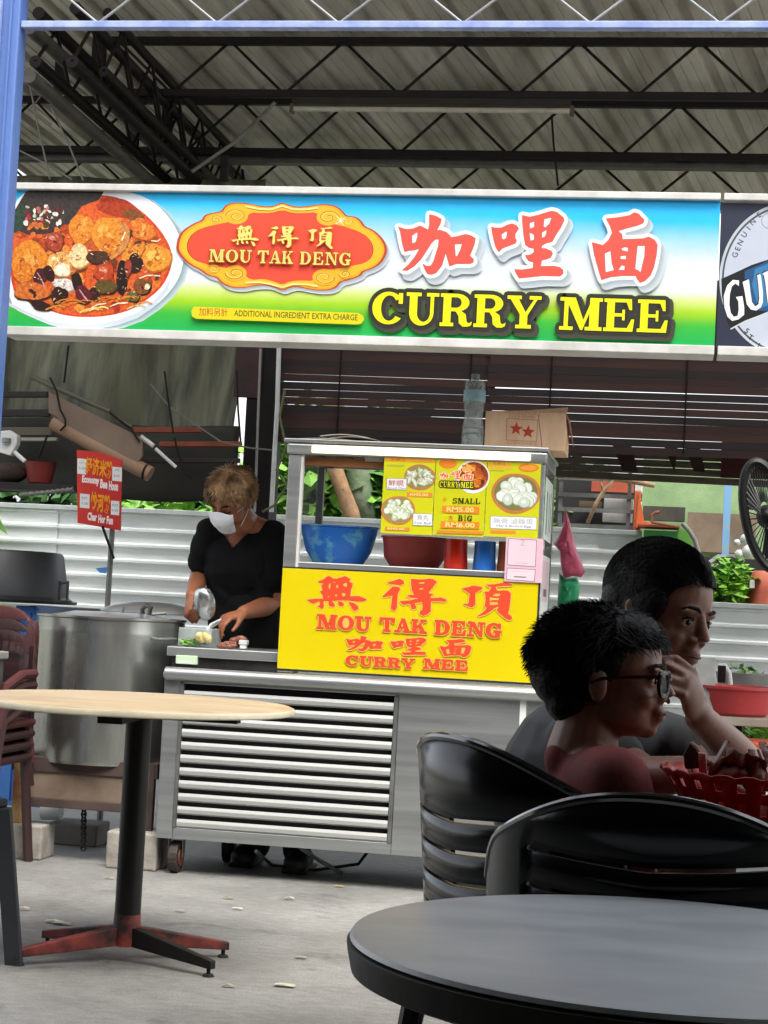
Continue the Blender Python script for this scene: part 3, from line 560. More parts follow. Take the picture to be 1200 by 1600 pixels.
def glyph(A, key, box, c, halo=None, hw=0, edge=None, ew=0, slope=.0, shadow=None):
    outs, holes = G[key]; xs = [p[0] for o in outs for p in o]; ys = [p[1] for o in outs for p in o]
    x0, x1, y0, y1 = min(xs), max(xs), min(ys), max(ys); bx0, by0, bx1, by1 = box
    f = lambda p: (bx0+(p[0]-x0)/(x1-x0)*(bx1-bx0), by0+(p[1]-y0)/(y1-y0)*(by1-by0)+slope*(p[0]-x0)/(x1-x0)*(bx1-bx0))
    O = [[f(p) for p in o] for o in outs]; Hs = [[f(p) for p in o] for o in holes]
    if shadow:
        for i in range(5):
            A.k += 26
            for o in O: A.halo([(x+7-i, y+9-i*1.3) for x, y in o], hw-.5*i+1, mixc(hx('#c9d2d6'), hx('#9aa6aa'), i/5))
        A.k += 26; A.pend = False
    if halo:
        for o in O: A.halo(o, hw, halo); A.poly(o, halo)
    if edge:
        for o in O: A.halo(o, ew, edge)
        for h in Hs: A.halo(h, ew, edge)
    for o in O:
        hh = [h for h in Hs if inside(h[0], o)]; A.poly(o, c, hh)
    return O, Hs
for k, ox in (('ka', 610), ('li', 760), ('mian', 910)):
    outs = G[k][0]; xs = [p[0] for o in outs for p in o]; ys = [p[1] for o in outs for p in o]
    glyph(A, k, (ox+min(xs)/8, 320+min(ys)/8, ox+max(xs)/8, 320+max(ys)/8), '#ee5648', '#e8ece6', 6.5, '#7c4a46', .7, shadow=True)
# ---- slab serif letters on a unit square (y down)
def arc(cx, cy, rx, ry, a0, a1, n=14): return [(cx+rx*cos(radians(a0+(a1-a0)*k/n)), cy+ry*sin(radians(a0+(a1-a0)*k/n))) for k in range(n+1)]
def R_(x0, y0, x1, y1): return [(x0, y0), (x1, y0), (x1, y1), (x0, y1)]
def stem(x0, x1, y0=0, y1=1, s=.09, t=.11): return [R_(x0, y0, x1, y1), R_(x0-s, y0, x1+s, y0+t), R_(x0-s, y1-t, x1+s, y1)]
TB = .24; TN = .11
cshape = arc(.5, .5, .5, .5, -38, -322, 30)+arc(.52, .5, .25, .39, -322, -38, 30)
LT = {
 'C': [(cshape, []), (R_(.80, .03, .93, .36), [])],
 'G': [(cshape, []), (R_(.80, .03, .93, .36), []), (R_(.62, .55, .88, .97), []), (R_(.52, .52, 1.0, .63), [])],
 'O': [(arc(.5, .5, .5, .5, 0, 355, 32), [arc(.5, .5, .25, .4, 0, 350, 28)])],
 'U': [(x, []) for x in [R_(.1, 0, .34, .65), R_(0, 0, .46, .11), R_(.74, 0, .85, .65), R_(.62, 0, 1, .11), arc(.475, .62, .375, .39, 0, 180, 14)+arc(.54, .62, .2, .27, 180, 0, 14)]],
 'R': [(x, []) for x in stem(.1, .34)]+[(arc(.52, .27, .38, .27, -90, 90, 12)+[(.3, .54), (.3, .43)]+arc(.5, .27, .16, .16, 90, -90, 8)+[(.3, .11), (.3, 0)], []), ([(.42, .5), (.62, .5), (.8, .62), (.84, .85), (.9, .9), (1, .84), (.98, .95), (.88, 1), (.72, 1), (.6, .9), (.58, .68), (.5, .56)], [])],
 'Y': [(x, []) for x in [R_(.38, .5, .62, 1), R_(.26, .89, .74, 1), [(.04, .05), (.3, .05), (.6, .58), (.4, .6)], [(.84, .05), (.94, .05), (.62, .6), (.52, .56)], R_(-.02, 0, .42, .11), R_(.66, 0, 1.03, .11)]],
 'M': [(x, []) for x in [R_(.1, 0, .2, 1), R_(0, .89, .32, 1), R_(0, 0, .3, .11), [(.12, 0), (.36, 0), (.58, .75), (.5, 1)], [(.76, 0), (.84, 0), (.54, 1), (.48, .95)], R_(.7, 0, .92, 1), R_(.6, .89, 1.0, 1), R_(.7, 0, 1.0, .11)]],
 'E': [(x, []) for x in stem(.1, .34)]+[(x, []) for x in [R_(.3, 0, .86, .11), R_(.3, .89, .92, 1), R_(.3, .445, .62, .545), [(.86, 0), (.88, .34), (.8, .34), (.7, .1)], [(.92, 1), (.96, .62), (.87, .62), (.74, .9)], R_(.58, .33, .66, .66)]],
 'T': [(x, []) for x in [R_(.38, 0, .62, 1), R_(.26, .89, .74, 1), R_(0, 0, 1, .11), [(0, 0), (.3, .05), (.09, .35), (0, .35)], [(1, 0), (.7, .05), (.91, .35), (1, .35)]]],
 'A': [(x, []) for x in [[(.42, 0), (.6, 0), (.96, .95), (.68, .95)], [(.42, 0), (.5, .1), (.2, .95), (.1, .95)], R_(.24, .6, .72, .7), R_(-.04, .89, .34, 1), R_(.54, .89, 1.04, 1)]],
 'K': [(x, []) for x in stem(.1, .34)]+[(x, []) for x in [[(.78, .06), (.88, .06), (.4, .62), (.34, .55)], [(.44, .42), (.62, .32), (.98, .95), (.7, .95)], R_(.62, 0, 1, .11), R_(.56, .89, 1.06, 1)]],
 'D': [(x, []) for x in stem(.1, .34)]+[(arc(.45, .5, .5, .5, -90, 90, 16)+[(.3, 1), (.3, .89)]+arc(.45, .5, .24, .39, 90, -90, 14)+[(.3, .11), (.3, 0)], [])],
 'N': [(x, []) for x in [R_(.12, 0, .22, 1), R_(0, .89, .36, 1), R_(0, 0, .3, .11), [(.08, 0), (.36, 0), (.86, .9), (.86, 1), (.74, 1)], R_(.76, 0, .86, 1), R_(.62, 0, 1, .11)]],
 'S': [(arc(.5, .26, .42, .26, -20, -270, 18)+arc(.5, .74, .46, .26, -90, 160, 18)+arc(.5, .74, .24, .16, 160, -90, 16)+arc(.5, .26, .2, .15, -270, -20, 16), []), (R_(.8, .02, .9, .3), []), (R_(.08, .7, .18, .98), [])],
 'L': [(x, []) for x in stem(.1, .34)]+[(x, []) for x in [R_(.3, .89, .9, 1), [(.9, 1), (.96, .55), (.87, .55), (.7, .9)]]],
 'B': [(x, []) for x in stem(.1, .34)]+[(arc(.5, .26, .34, .26, -90, 90, 10)+[(.3, .52), (.3, .44)]+arc(.48, .26, .15, .16, 90, -90, 8)+[(.3, .11), (.3, 0)], []), (arc(.52, .73, .4, .27, -90, 90, 10)+[(.3, 1), (.3, .9)]+arc(.5, .73, .17, .16, 90, -90, 8)+[(.3, .56), (.3, .46)], [])],
 'I': [(x, []) for x in stem(.38, .62, s=.16)],
}
WID = {'M': 1.25, 'I': .6, 'E': .95, 'N': 1.1}
def word(A, s, x, y, w, h, slope, c, halo=None, hw=0, edge=None, ew=0, lean=-.05, gap=.1, only=None):
    tot = sum(WID.get(ch, 1) for ch in s)+gap*(len(s)-1); k = w/tot
    ps = []; cx = 0
    for ch in s:
        cw = WID.get(ch, 1)*k
        for o, hs in LT[ch]:
            f = lambda p: (x+cx+p[0]*cw+lean*p[1]*h, y+(cx+p[0]*cw)*slope+p[1]*h)
            ps.append(([f(p) for p in o], [[f(p) for p in q] for q in hs]))
        cx += cw+gap*k
    if halo:
        for o, hs in ps: A.halo(o, hw, halo)
        for o, hs in ps: A.poly(o, halo)
    if edge:
        for o, hs in ps:
            A.halo(o, ew, edge)
            for q in hs: A.halo(q, ew, edge)
    for o, hs in ps: A.poly(o, c, hs)
DK = '#45453a'
sh = Art.halo
word(A, 'CURRY', 583+4, 455+5, 262, 51, .030, DK, DK, 8.5); word(A, 'MEE', 876+4, 464+5, 171, 51, .030, DK, DK, 8.5)
word(A, 'CURRY', 583, 455, 262, 51, .030, '#efe914', '#33332a', 6.5, '#23231c', 1.6, gap=.04); word(A, 'MEE', 876, 464, 171, 51, .030, '#efe914', '#33332a', 6.5, '#23231c', 1.6, gap=.04)
for k, bx in (('wu', (361, 352, 405, 385)), ('de', (419, 353, 467, 387)), ('ding', (481, 354, 520, 389))): glyph(A, k, bx, '#f6d873', '#c25a1c', 1.1, '#8a5a1c', .5)
word(A, 'MOU', 327, 389, 67, 20, .025, '#f3cf6a', '#b0481c', 1.3, '#7a3c14', .6); word(A, 'TAK', 403, 391, 55, 20, .025, '#f3cf6a', '#b0481c', 1.3, '#7a3c14', .6); word(A, 'DENG', 469, 393, 80, 20, .025, '#f3cf6a', '#b0481c', 1.3, '#7a3c14', .6)
pill = [(302, 480), (306, 479), (560, 489), (567, 493), (569, 499), (564, 506), (556, 507), (306, 498), (300, 494), (299, 486)]
A.poly(pill, '#dccb1c'); A.text('加料另計', 311, 480.5, 45, 13, .03, '#b5502a', bold=.01, lean=0); A.text('ADDITIONAL INGREDIENT EXTRA CHARGE', 366, 484.5, 193, 9.5, .036, '#4b5016', bold=.012)
A.build('printed_lettering', bd)
# ---- beer board
bb = board('beer_signboard', 'dark signboard with big round silver beer label cut off at the right', sdiv+.012, 2.4)
B = Art(SY+.01); B.poly([(1127, 317), (1290, 321), (1290, 553), (1119, 546)], '#2d3142')
def z1(p): return [(1110+x/6.155, 300+y/6.155) for x, y in p]
ring = lambda r, c, cx=1238, cy=430: B.ellipse(cx, cy, r*1.0, r*1.02, c, n=60)
def clip_circle(r, c, cx=1236, cy=437):
    pts = [(cx+r*cos(radians(a)), max(319, min(547, cy+r*1.08*sin(radians(a))))) for a in range(60, 301, 4)]; B.poly(pts+[(1285, pts[-1][1]), (1285, pts[0][1])], c)
clip_circle(112, '#b9c0c6'); clip_circle(108, '#4a4d50'); clip_circle(105, '#bcc3cf')
B.poly(z1([(105, 835), (250, 770), (400, 700), (554, 650), (1100, 560), (1100, 1100), (554, 1150), (400, 1215), (200, 1320), (160, 1240), (110, 1000)]), '#1a1d20')
B.poly(z1([(330, 760), (554, 665), (1100, 600), (1100, 1080), (554, 1150), (420, 1130), (330, 900)]), '#24507c')
B.poly(z1([(430, 740), (554, 690), (554, 1090), (470, 1120), (400, 900)]), '#3a78a8')
B.line(z1([(195, 1318), (330, 1245), (554, 1160), (900, 1100)]), 2, '#c9ccc8')
def gg(off, c):
    g_ = [(275, 850), (215, 845), (160, 900), (128, 1000), (135, 1110), (165, 1200), (210, 1240), (270, 1225), (325, 1180), (325, 1110), (318, 1060), (308, 1000), (245, 1010), (268, 1050), (272, 1130), (262, 1190), (225, 1200), (195, 1160), (182, 1080), (188, 980), (205, 910), (240, 880), (275, 905)]
    u_ = [(310, 865), (365, 840), (372, 850), (385, 960), (400, 1060), (430, 1100), (462, 1080), (470, 1020), (462, 900), (450, 800), (475, 790), (485, 800), (505, 960), (505, 1060), (485, 1110), (440, 1140), (390, 1130), (350, 1080), (330, 960)]
    i_ = [(500, 785), (545, 760), (560, 770), (585, 1080), (560, 1095), (548, 1050), (530, 880), (515, 800)]
    n_ = [(620, 745), (680, 740), (780, 960), (790, 720), (830, 720), (830, 1060), (790, 1060), (690, 850), (690, 1065), (640, 1075)]
    for q in (g_, u_, i_, n_): B.poly(z1([(x+off, y+off) for x, y in q]), c)
gg(-9, '#0c0d0e'); gg(0, '#eceae4')
for ch, (x, y), a in zip('GENUINE', [(240, 605), (265, 548), (290, 487), (328, 412), (368, 350), (408, 290), (470, 222)], [-75, -70, -62, -56, -52, -45, -35]):
    cu = z1([(x, y)])[0]; ra = radians(a); cfont = bpy.data.curves.new('t', 'FONT'); cfont.body = ch; cfont.size = 12; cfont.align_x = 'CENTER'; cfont.align_y = 'CENTER'; cfont.offset = .25
    o = bpy.data.objects.new('t', cfont); COL.objects.link(o); dg = bpy.context.evaluated_depsgraph_get(); dg.update(); me = bpy.data.meshes.new_from_object(o.evaluated_get(dg)); bpy.data.objects.remove(o)
    B.put([(cu[0]+v.co.x*cos(ra)+v.co.y*sin(ra), cu[1]+v.co.x*sin(ra)-v.co.y*cos(ra)) for v in me.vertices], [tuple(p.vertices) for p in me.polygons], hx('#4a4e58'))
for ch, (x, y), a in zip('ST.JA', [(350, 1338), (385, 1400), (395, 1448), (462, 1480), (525, 1525)], [38, 33, 30, 28, 26]):
    cu = z1([(x, y)])[0]; ra = radians(a); cfont = bpy.data.curves.new('t', 'FONT'); cfont.body = ch; cfont.size = 12; cfont.align_x = 'CENTER'; cfont.align_y = 'CENTER'; cfont.offset = .25
    o = bpy.data.objects.new('t', cfont); COL.objects.link(o); dg = bpy.context.evaluated_depsgraph_get(); dg.update(); me = bpy.data.meshes.new_from_object(o.evaluated_get(dg)); bpy.data.objects.remove(o)
    B.put([(cu[0]+v.co.x*cos(ra)+v.co.y*sin(ra), cu[1]+v.co.x*sin(ra)-v.co.y*cos(ra)) for v in me.vertices], [tuple(p.vertices) for p in me.polygons], hx('#1f222a'))
B.line([(1201+11*cos(t*.4), 345+12*sin(t*.4)) for t in range(17)], .9, '#6e6f70')
B.build('printed_label', bb)
# ================================================================ GREENERY
def leaf_mat(name, c, c2): return mat(name, c, .5, n=3, c2=c2, spec=.3, rn=.1)
LEAF = leaf_mat('leaf_green', '#5e9040', '#2f5a24'); LEAFB = leaf_mat('leaf_bright', '#86b34a', '#4b8030'); LEAFD = leaf_mat('leaf_dark', '#3c6630', '#1c3a18')
for l_ in (LEAF, LEAFB, LEAFD):
    b_ = l_.node_tree.nodes['Principled BSDF']; b_.inputs['Subsurface Weight'].default_value = 0
def leaves(mb, c, r, n, size, rnd, droop=.4, hollow=.3):
    for _ in range(n):
        d = V((rnd.gauss(0, 1), rnd.gauss(0, 1), rnd.gauss(0, 1))).normalized(); q = (hollow+(1-hollow)*rnd.random()**.6)
        p = V(c)+V((d.x*r[0], d.y*r[1], d.z*r[2]))*q
        a = V((rnd.gauss(0, 1), rnd.gauss(0, 1), rnd.gauss(0, .5)-droop)).normalized(); s_ = a.cross(V((rnd.gauss(0, .4), rnd.gauss(0, .4), 1))).normalized(); L_ = size*rnd.uniform(.6, 1.4); W_ = L_*rnd.uniform(.28, .42); nn = a.cross(s_)*L_*.12
        mb.add([p, p+a*L_*.35+s_*W_+nn, p+a*L_*.4-nn*.4, p+a*L_*.35-s_*W_+nn, p+a*L_], [(0, 1, 2), (0, 2, 3), (1, 4, 2), (2, 4, 3)])
rn_ = random.Random(5)
def bush(label, x, Y, z, r, n, size, m, name='bush', cat='bush', group='bushes behind the hoarding fence'):
    t = thing(name, label, cat, (x, Y, 0), group)
    for k in range(3): 
        a = rn_.uniform(-.3, .3); MB().tube([(x, Y, 0), (x+a*.3, Y, z*.5), (x+a*r[0], Y+rn_.uniform(-.1, .1), z)], [.03, .02, .008], 6).build('stem', mat('bark', '#6b5742', .85, n=20, c2='#41352a', bump=.4, bs=60), t)
    mb = MB(); leaves(mb, (x, Y, z), r, n, size, rn_); o = mb.build('crown', m, t); o['kind'] = 'stuff'
    return t
p = PY(270, 800, 11.6); bush('leafy green bush showing over the fence left of the cook', p.x, 11.6, 1.45, (.9, .3, .35), 900, .13, LEAFB)
p = PY(15, 825, 11.3); bush('bright bush at the far left edge over the black tub', p.x-.1, 10.7, 1.25, (.28, .15, .5), 300, .12, LEAFB)
p = PY(495, 770, 11.7); bush('bright green bush seen through the left of the glass case', p.x-.05, 11.7, 1.75, (.5, .35, .75), 1500, .15, LEAFB)
p = PY(590, 770, 11.8); bush('green bush right of the tree trunk, seen through the glass case', p.x+.1, 11.8, 1.8, (.42, .3, .7), 1100, .15, LEAF)
p = PY(880, 770, 11.8); bush('thin bush by the rack behind the pink bag', p.x-.05, 11.6, 1.75, (.22, .2, .32), 160, .12, LEAFB)
p = PY(700, 770, 12.2); bush('dark bush behind the menu posters', p.x, 12.4, 1.6, (.9, .4, .8), 1200, .15, LEAFD)
for i, (x, Y, z, r, l) in enumerate([(-4.6, 14, 1.5, (1.8, .8, .95), 'big dark tree mass beyond the fence at far left'), (-2.4, 14.5, 1.45, (1.6, .8, 1.0), 'broad dark green tree beyond the fence behind the cook'), (-.9, 15.5, 1.5, (1.0, .8, 1.0), 'dark green tree beyond the fence behind the glass case')]):
    t = thing('tree', l, 'tree', (x, Y, 0), 'trees far beyond the hoarding fence'); MB().tube([(x, Y, 0), (x+.1, Y, z*.6), (x, Y, z+.5)], [.14, .1, .04], 8).build('trunk', mat('bark', 'x'), t, smooth=True)
    mb = MB(); leaves(mb, (x, Y, z), r, 3200, .2, rn_, hollow=.1); mb.build('crown', LEAF if i == 1 else LEAFD, t)['kind'] = 'stuff'
tr = thing('tree', 'tan leaning trunk and mossy trunk standing together behind the fence, seen through the glass case', 'tree', PY(555, 1200, 11.4)*1)
tr.location.z = 0
pts = [PY(*q, 11.35) for q in [(520, 700), (524, 735), (535, 765), (548, 800), (556, 850)]]
MB().tube([p+V((0, 0, .3)) if i == 0 else p for i, p in enumerate(pts)], [.06, .055, .05, .055, .065], 10).build('trunk', mat('tan_bark', '#9c7a58', .85, n=9, c2='#6f543c', bump=.5, bs=40), tr, smooth=True)
pts = [PY(*q, 11.5) for q in [(552, 690), (556, 730), (562, 770), (570, 820)]]
MB().tube(pts, [.10, .10, .09, .08], 10).build('trunk', mat('mossy_bark', '#79806c', .9, n=8, c2='#4c6a3c', bump=.6, bs=40), tr, smooth=True)
# ================================================================ THE CART
STL = mat('brushed_steel', '#b6b8b6', .38, metal=.75, n=3, c2='#9da09f', stretch=(.3, 3, 9), rn=.08, bump=.03, bs=90)
STD = mat('dull_steel', '#8d8f8c', .45, metal=.7, n=6, c2='#6c6d6a', rn=.1)
SLATM = mat('louvre_steel', '#c9cac6', .42, metal=.45, n=2, c2='#b2b3b0', stretch=(.3, 3, 9), rn=.08)
DARK = mat('dark_inside', '#121212', .8)
CY = 6.75; cx0, cx1 = -1.893, -.42; cz0 = .135; D_ = .66
ct = thing('food_cart', 'stainless steel food cart with louvred lower front', 'food cart', ((cx0+cx1)/2, CY, 0))
lx0, lx1, lz0, lz1 = -1.828, -.975, .18, .732
MB().bb((cx0+.01, CY+.03, cz0+.01), (cx1-.01, CY+D_, .73)).build('cabinet', DARK, ct)
MB().bb((lx1, CY-.001, cz0), (cx1, CY+.028, .745)).build('side_panel', STL, ct, bevel=.003)
MB().bb((cx0, CY, cz0), (lx0, CY+.028, .745)).build('left_stile', STL, ct, bevel=.003)
MB().bb((lx0+.001, CY+.001, cz0), (lx1-.001, CY+.028, lz0)).build('bottom_rail', STL, ct, bevel=.003)
MB().bb((lx0+.001, CY+.001, lz1), (lx1-.001, CY+.028, .745)).build('top_rail', STL, ct, bevel=.003)
MB().bb((lx0+.001, CY-.004, lz0), (lx0+.014, CY+.02, lz1)).build('louvre_frame', STD, ct); MB().bb((lx1-.016, CY-.004, lz0), (lx1-.001, CY+.02, lz1)).build('louvre_frame', STD, ct)
npt = 11; pit = (lz1-lz0-.01)/npt
sl_me = None
for k in range(npt):
    z = lz1-.026-k*pit
    if sl_me is None:
        pr = [(0, 0), (-.004, -.012), (-.003, -.026), (.004, -.032), (.016, -.034), (.018, -.031), (.007, -.028), (.001, -.023), (0, -.012), (.004, -.001)]
        mb = MB(); n = len(pr); vs = [(x, CY+y_, z+zz) for x in (lx0+.016, lx1-.018) for (y_, zz) in pr]
        mb.add(vs, [(i, (i+1) % n, (i+1) % n+n, i+n) for i in range(n)]+[tuple(range(n)), tuple(range(2*n-1, n-1, -1))]); o = mb.build('louvre_slat', SLATM, ct); sl_me = o; z0_ = z
    else:
        o = sl_me.copy(); COL.objects.link(o); o.location.z = sl_me.location.z+(z-z0_)
MB().bb((cx0-.005, CY-.012, .752), (cx1+.03, CY+D_, .772)).build('counter_sheet', STL, ct, bevel=.003)
MB().tube([(cx0+.005, CY-.005, .768), (cx1+.03, CY-.005, .768)], .026, 14).build('front_tube', STL, ct, smooth=SM)
for (x, y, l, f) in [(cx0+.07, CY+.06, 1, 1), (-1.7, CY+.42, 0, 0), (cx1-.1, CY+.06, 0, 1), (cx1-.1, CY+.55, 0, 0)]:
    w_ = MB().tube([(x-.018, y, .062), (x+.018, y, .062)], .062, 20).build('caster_wheel', mat('brown_rubber', '#3d332d', .7, n=20, c2='#241e1b') if f else mat('black_rubber', '#101010', .6), ct, bevel=.005)
    w2 = MB().tube([(x-.022, y, .062), (x+.022, y, .062)], .036, 16); w2.build('rim', mat('rusty_rim', '#8c4c38', .6, n=30, c2='#4a2a22'), w_)
    MB().bb((x-.03, y-.015, .06), (x-.026, y+.015, cz0)).build('fork', STD, w_); MB().bb((x+.026, y-.015, .06), (x+.03, y+.015, cz0)).build('fork', STD, w_)
# rotate casters so that their flat side faces the front
# cables / braces under the cart
o = MB().tube([PZ(400, 1330, .12), PZ(425, 1352, .03), PZ(490, 1360, .012), PZ(560, 1350, .03), PZ(575, 1330, .09)], .007, 6).build('hose', mat('black_rubber', 'x'), loc=PZ(490, 1360, 0)); tag(o, 'black gas hose sagging under the cart beside the boots', 'hose')
o = MB().tube([PZ(470, 1325, .13), PZ(500, 1345, .06), PZ(535, 1365, .01)], .008, 6).build('stay_bar', STD, loc=PZ(470, 1325, 0)); tag(o, 'thin metal stay slanting to the ground under the cart', 'bar')
# counter tray with food
TY = 6.86
ty = thing('serving_counter', 'steel noodle boiler tray edge standing on the cart in front of the cook', 'steel tray', (-1.65, TY, .775))
a = PY(268, 1040, TY); b = PY(436, 1048, TY); zt_ = PY(350, 1014, TY).z; zm_ = PY(350, 1030, TY).z
MB().bb((a.x, TY, .776), (b.x-.01, TY+.42, zm_)).build('tray_base', mat('sooty_steel', '#3c3b38', .4, metal=.5, n=9, c2='#222120'), ty, bevel=.003)
MB().bb((a.x-.02, TY-.012, zm_+.001), (b.x, TY+.43, zt_)).build('tray_rim', STL, ty, bevel=.004)
def small(name, label, cat, mb, m, loc, **k): o = mb.build(name, m, loc=loc, **k); return tag(o, label, cat)
q = PY(309, 1000, TY+.06); 
MB_ = MB().bb((PY(278, 1000, 6.92).x, 6.92, zt_), (PY(330, 1000, 6.92).x, 7.08, PY(300, 981, 6.92).z)); small('plastic_tray', 'clear plastic tub of chopped greens on the counter', 'tub', MB_, mat('frosted_plastic', '#c4cdcb', .2, alpha=.55), (q.x, 6.92, zt_), bevel=.004)
mb = MB(); leaves(mb, PY(302, 1001, 6.95), (.055, .06, .016), 160, .022, rn_); small('spring_onion', 'pile of chopped spring onion in the clear tub', 'vegetables', mb, LEAFB, (q.x, 6.95, zt_+.01))
mb = MB()
for i in range(14): mb.ell(PY(318+rn_.uniform(-9, 9), 1000+rn_.uniform(-6, 2), 6.9), rn_.uniform(.01, .018), seg=8, rings=5)
small('tofu_puffs', 'small pile of pale yellow bean sprouts by the ladle hand', 'food', mb, mat('pale_food', '#d9cc8f', .6, n=40, c2='#b5a25e'), PY(318, 1005, 6.9), smooth=True)
mb = MB()
for i in range(12): mb.ell(PY(345+i*3.3+rn_.uniform(-2, 2), 1006-abs(i-9)*-.2-(6 if 6 < i < 11 else 0)+rn_.uniform(-3, 3), 6.9), (.022, .015, .011), seg=8, rings=5)
small('cooked_meat', 'sliced brown meat lying on the counter edge', 'food', mb, mat('meat', '#a06650', .5, n=40, c2='#70402f'), PY(360, 1010, 6.9), smooth=True)
c_ = PY(379, 1005, 6.88); small('white_tub', 'small white plastic tub on the tray edge before the cook', 'tub', MB().bb(c_+V((-.016, 0, -.006)), c_+V((.016, .04, .012))).bb(c_+V((-.012, .003, -.022)), c_+V((.012, .035, -.006))), mat('white_plastic', '#dedfdc', .4), c_, bevel=.003)
c_ = PY(291, 1031, 6.84); A2 = small('butter_pack', 'white and green carton lying on the counter by the steel pot', 'carton', MB().bb(c_+V((-.043, 0, -.017)), c_+V((.043, .05, .017))), mat('carton_white', '#d9ddd2', .5, n=6, c2='#a9c99a'), c_, bevel=.003)
# ---- glass case
GY = 6.82; gx0, gx1 = PY(452, 700, GY).x, PY(853, 715, GY).x; gz1 = 1.69; gb = .795; GD = .62
cs = thing('glass_case', 'steel framed glass display case on the cart with shelf and light strip', 'display case', ((gx0+gx1)/2, GY, gb))
pw = .048
for (x, y, nm) in [(gx0, GY, 'front_post'), (gx1-pw, GY, 'front_post'), (gx0, GY+GD-.03, 'rear_post'), (gx1-.03, GY+GD-.03, 'rear_post')]:
    MB().bb((x, y, gb), (x+(pw if y == GY else .03), y+.03, gz1-.05)).build(nm, STL if y == GY else STD, cs, bevel=.004)
MB().bb((gx0+pw+.001, GY+.002, gb), (gx0+pw+.012, GY+.026, gz1-.05)).build('trim', ALU, cs)
MB().bb((gx1-pw-.014, GY+.002, gb), (gx1-pw-.001, GY+.026, gz1-.05)).build('trim', ALU, cs)
MB().bb((gx0-.02, GY-.015, gz1-.002), (gx1+.01, GY+GD+.02, gz1+.014)).build('top_sheet', STL, cs, bevel=.004)
MB().bb((gx0-.008, GY-.01, gz1-.048), (gx1+.006, GY+.03, gz1-.004)).build('head_rail', STL, cs, bevel=.008)
MB().bb((gx0, GY+GD-.03, gz1-.048), (gx1, GY+GD, gz1-.004)).build('rear_rail', STD, cs, bevel=.004)
MB().bb((gx1-.03, GY+.03, gz1-.048), (gx1+.004, GY+GD-.03, gz1-.004)).build('side_rail', STL, cs, bevel=.004); MB().bb((gx0, GY+.03, gz1-.048), (gx0+.03, GY+GD-.03, gz1-.004)).build('side_rail', STL, cs, bevel=.004)
a = PY(487, 700, GY-.02); b = PY(829, 707, GY-.02)
MB().bb((a.x, GY-.022, a.z-.018), (b.x, GY-.011, a.z+.012)).build('light_strip', mat('warm_tube', '#ffe9b4', .4, amt=.02, emit=.75), cs, bevel=.005)
a = PY(568, 712, GY); MB().bb((a.x, GY+.03, a.z-.022), (a.x+.075, GY+.05, a.z)).build('lamp_end', ALU, cs, bevel=.003)
MB().bb((gx0+pw, GY+.03, gz1-.085), (gx1-pw, GY+.1, gz1-.055)).build('copper_panel', mat('orange_wood', '#a56a3a', .6, n=5, c2='#7c4c28'), cs)
sz_ = 1.226
MB().bb((gx0+.05, GY+.004, sz_-.03), (gx1-.05, GY+GD-.03, sz_)).build('shelf', STL, cs, bevel=.004)
GLS = mat('clear_glass', '#e8f0ee', .03, amt=.02, alpha=.10, rn=.01)
MB().bb((gx0+.002, GY+.031, gb), (gx0+.006, GY+GD-.03, gz1-.05)).build('side_glass', GLS, cs); MB().bb((gx1-.007, GY+.031, gb), (gx1-.003, GY+GD-.03, gz1-.05)).build('side_glass', GLS, cs)
# side stickers (flat print)
def flat(name, pts, c, parent, **k):
    mb = MB(); mb.col = True; mb.add(pts, [tuple(range(len(pts)))], hx(c)); return mb.build(name, PRINT, parent, **k)
sxp = gx1-.0005
def side_quad(y0, y1, z0, z1, c, nm, k=0): return flat(nm, [(sxp+.0003*k+.001, y0, z0), (sxp+.0003*k+.001, y1, z0), (sxp+.0003*k+.001, y1, z1), (sxp+.0003*k+.001, y0, z1)], c, cs)
for (a_, b_, c_, d_, e_, k) in [(.06, .5, 1.36, 1.60, '#dfe6e0', 0), (.06, .52, .86, 1.30, '#d5dcd4', 0), (.10, .45, 1.12, 1.28, '#d9b9c3', 1), (.12, .46, .90, 1.10, '#e3e7dd', 1), (.15, .22, 1.38, 1.55, '#5b8a78', 1), (.30, .33, 1.38, 1.55, '#6b6f6d', 1), (.40, .43, 1.40, 1.56, '#58806a', 1), (.2, .38, 1.14, 1.17, '#6b4a58', 2), (.24, .3, .93, 1.07, '#6f7874', 2)]:
    side_quad(GY+a_, GY+b_, c_, d_, e_, 'sticker', k)
A3 = Art(GY+.06+0.5); lab = [(461, 718), (474, 718), (471, 784), (459, 784)]
A3.poly([(462, 716), (473, 716), (470, 785), (458, 785)], '#dfe0dc'); A3.text('YAN', 465, 750, 7, 22, 0, '#55575a', bold=.01); A3.build('paper_label', cs)
# yellow name panel
pq = [(453, 885), (839, 908), (829, 1064), (443, 1045)]
yp = thing('name_panel', 'yellow name panel with red characters and MOU TAK DENG CURRY MEE on the lower case', 'signboard', PY(640, 1060, GY))
yx0, yx1 = gx0+.002, PY(838, 985, GY).x; yz0, yz1 = PY(640, 1056, GY-.01).z, PY(640, 897, GY-.01).z
MB().bb((yx0, GY-.008, yz0), (yx1, GY-.002, yz1)).build('panel_board', mat('yellow_acrylic', '#d9c400', .35, n=2, amt=.06, rn=.06), yp)
MB().bb((yx0, GY-.0085, yz0-.008), (yx1, GY-.002, yz0-.001)).build('edge_trim', DARK, yp); MB().bb((yx1+.001, GY-.0085, yz0), (yx1+.007, GY-.002, yz1)).build('edge_trim', DARK, yp); MB().bb((yx0, GY-.0085, yz1+.001), (yx1, GY-.002, yz1+.006)).build('edge_trim', DARK, yp)
B = Art(GY-.0085)
RD, OL, BR = '#e8492a', '#f2ae58', '#9a4a1c'
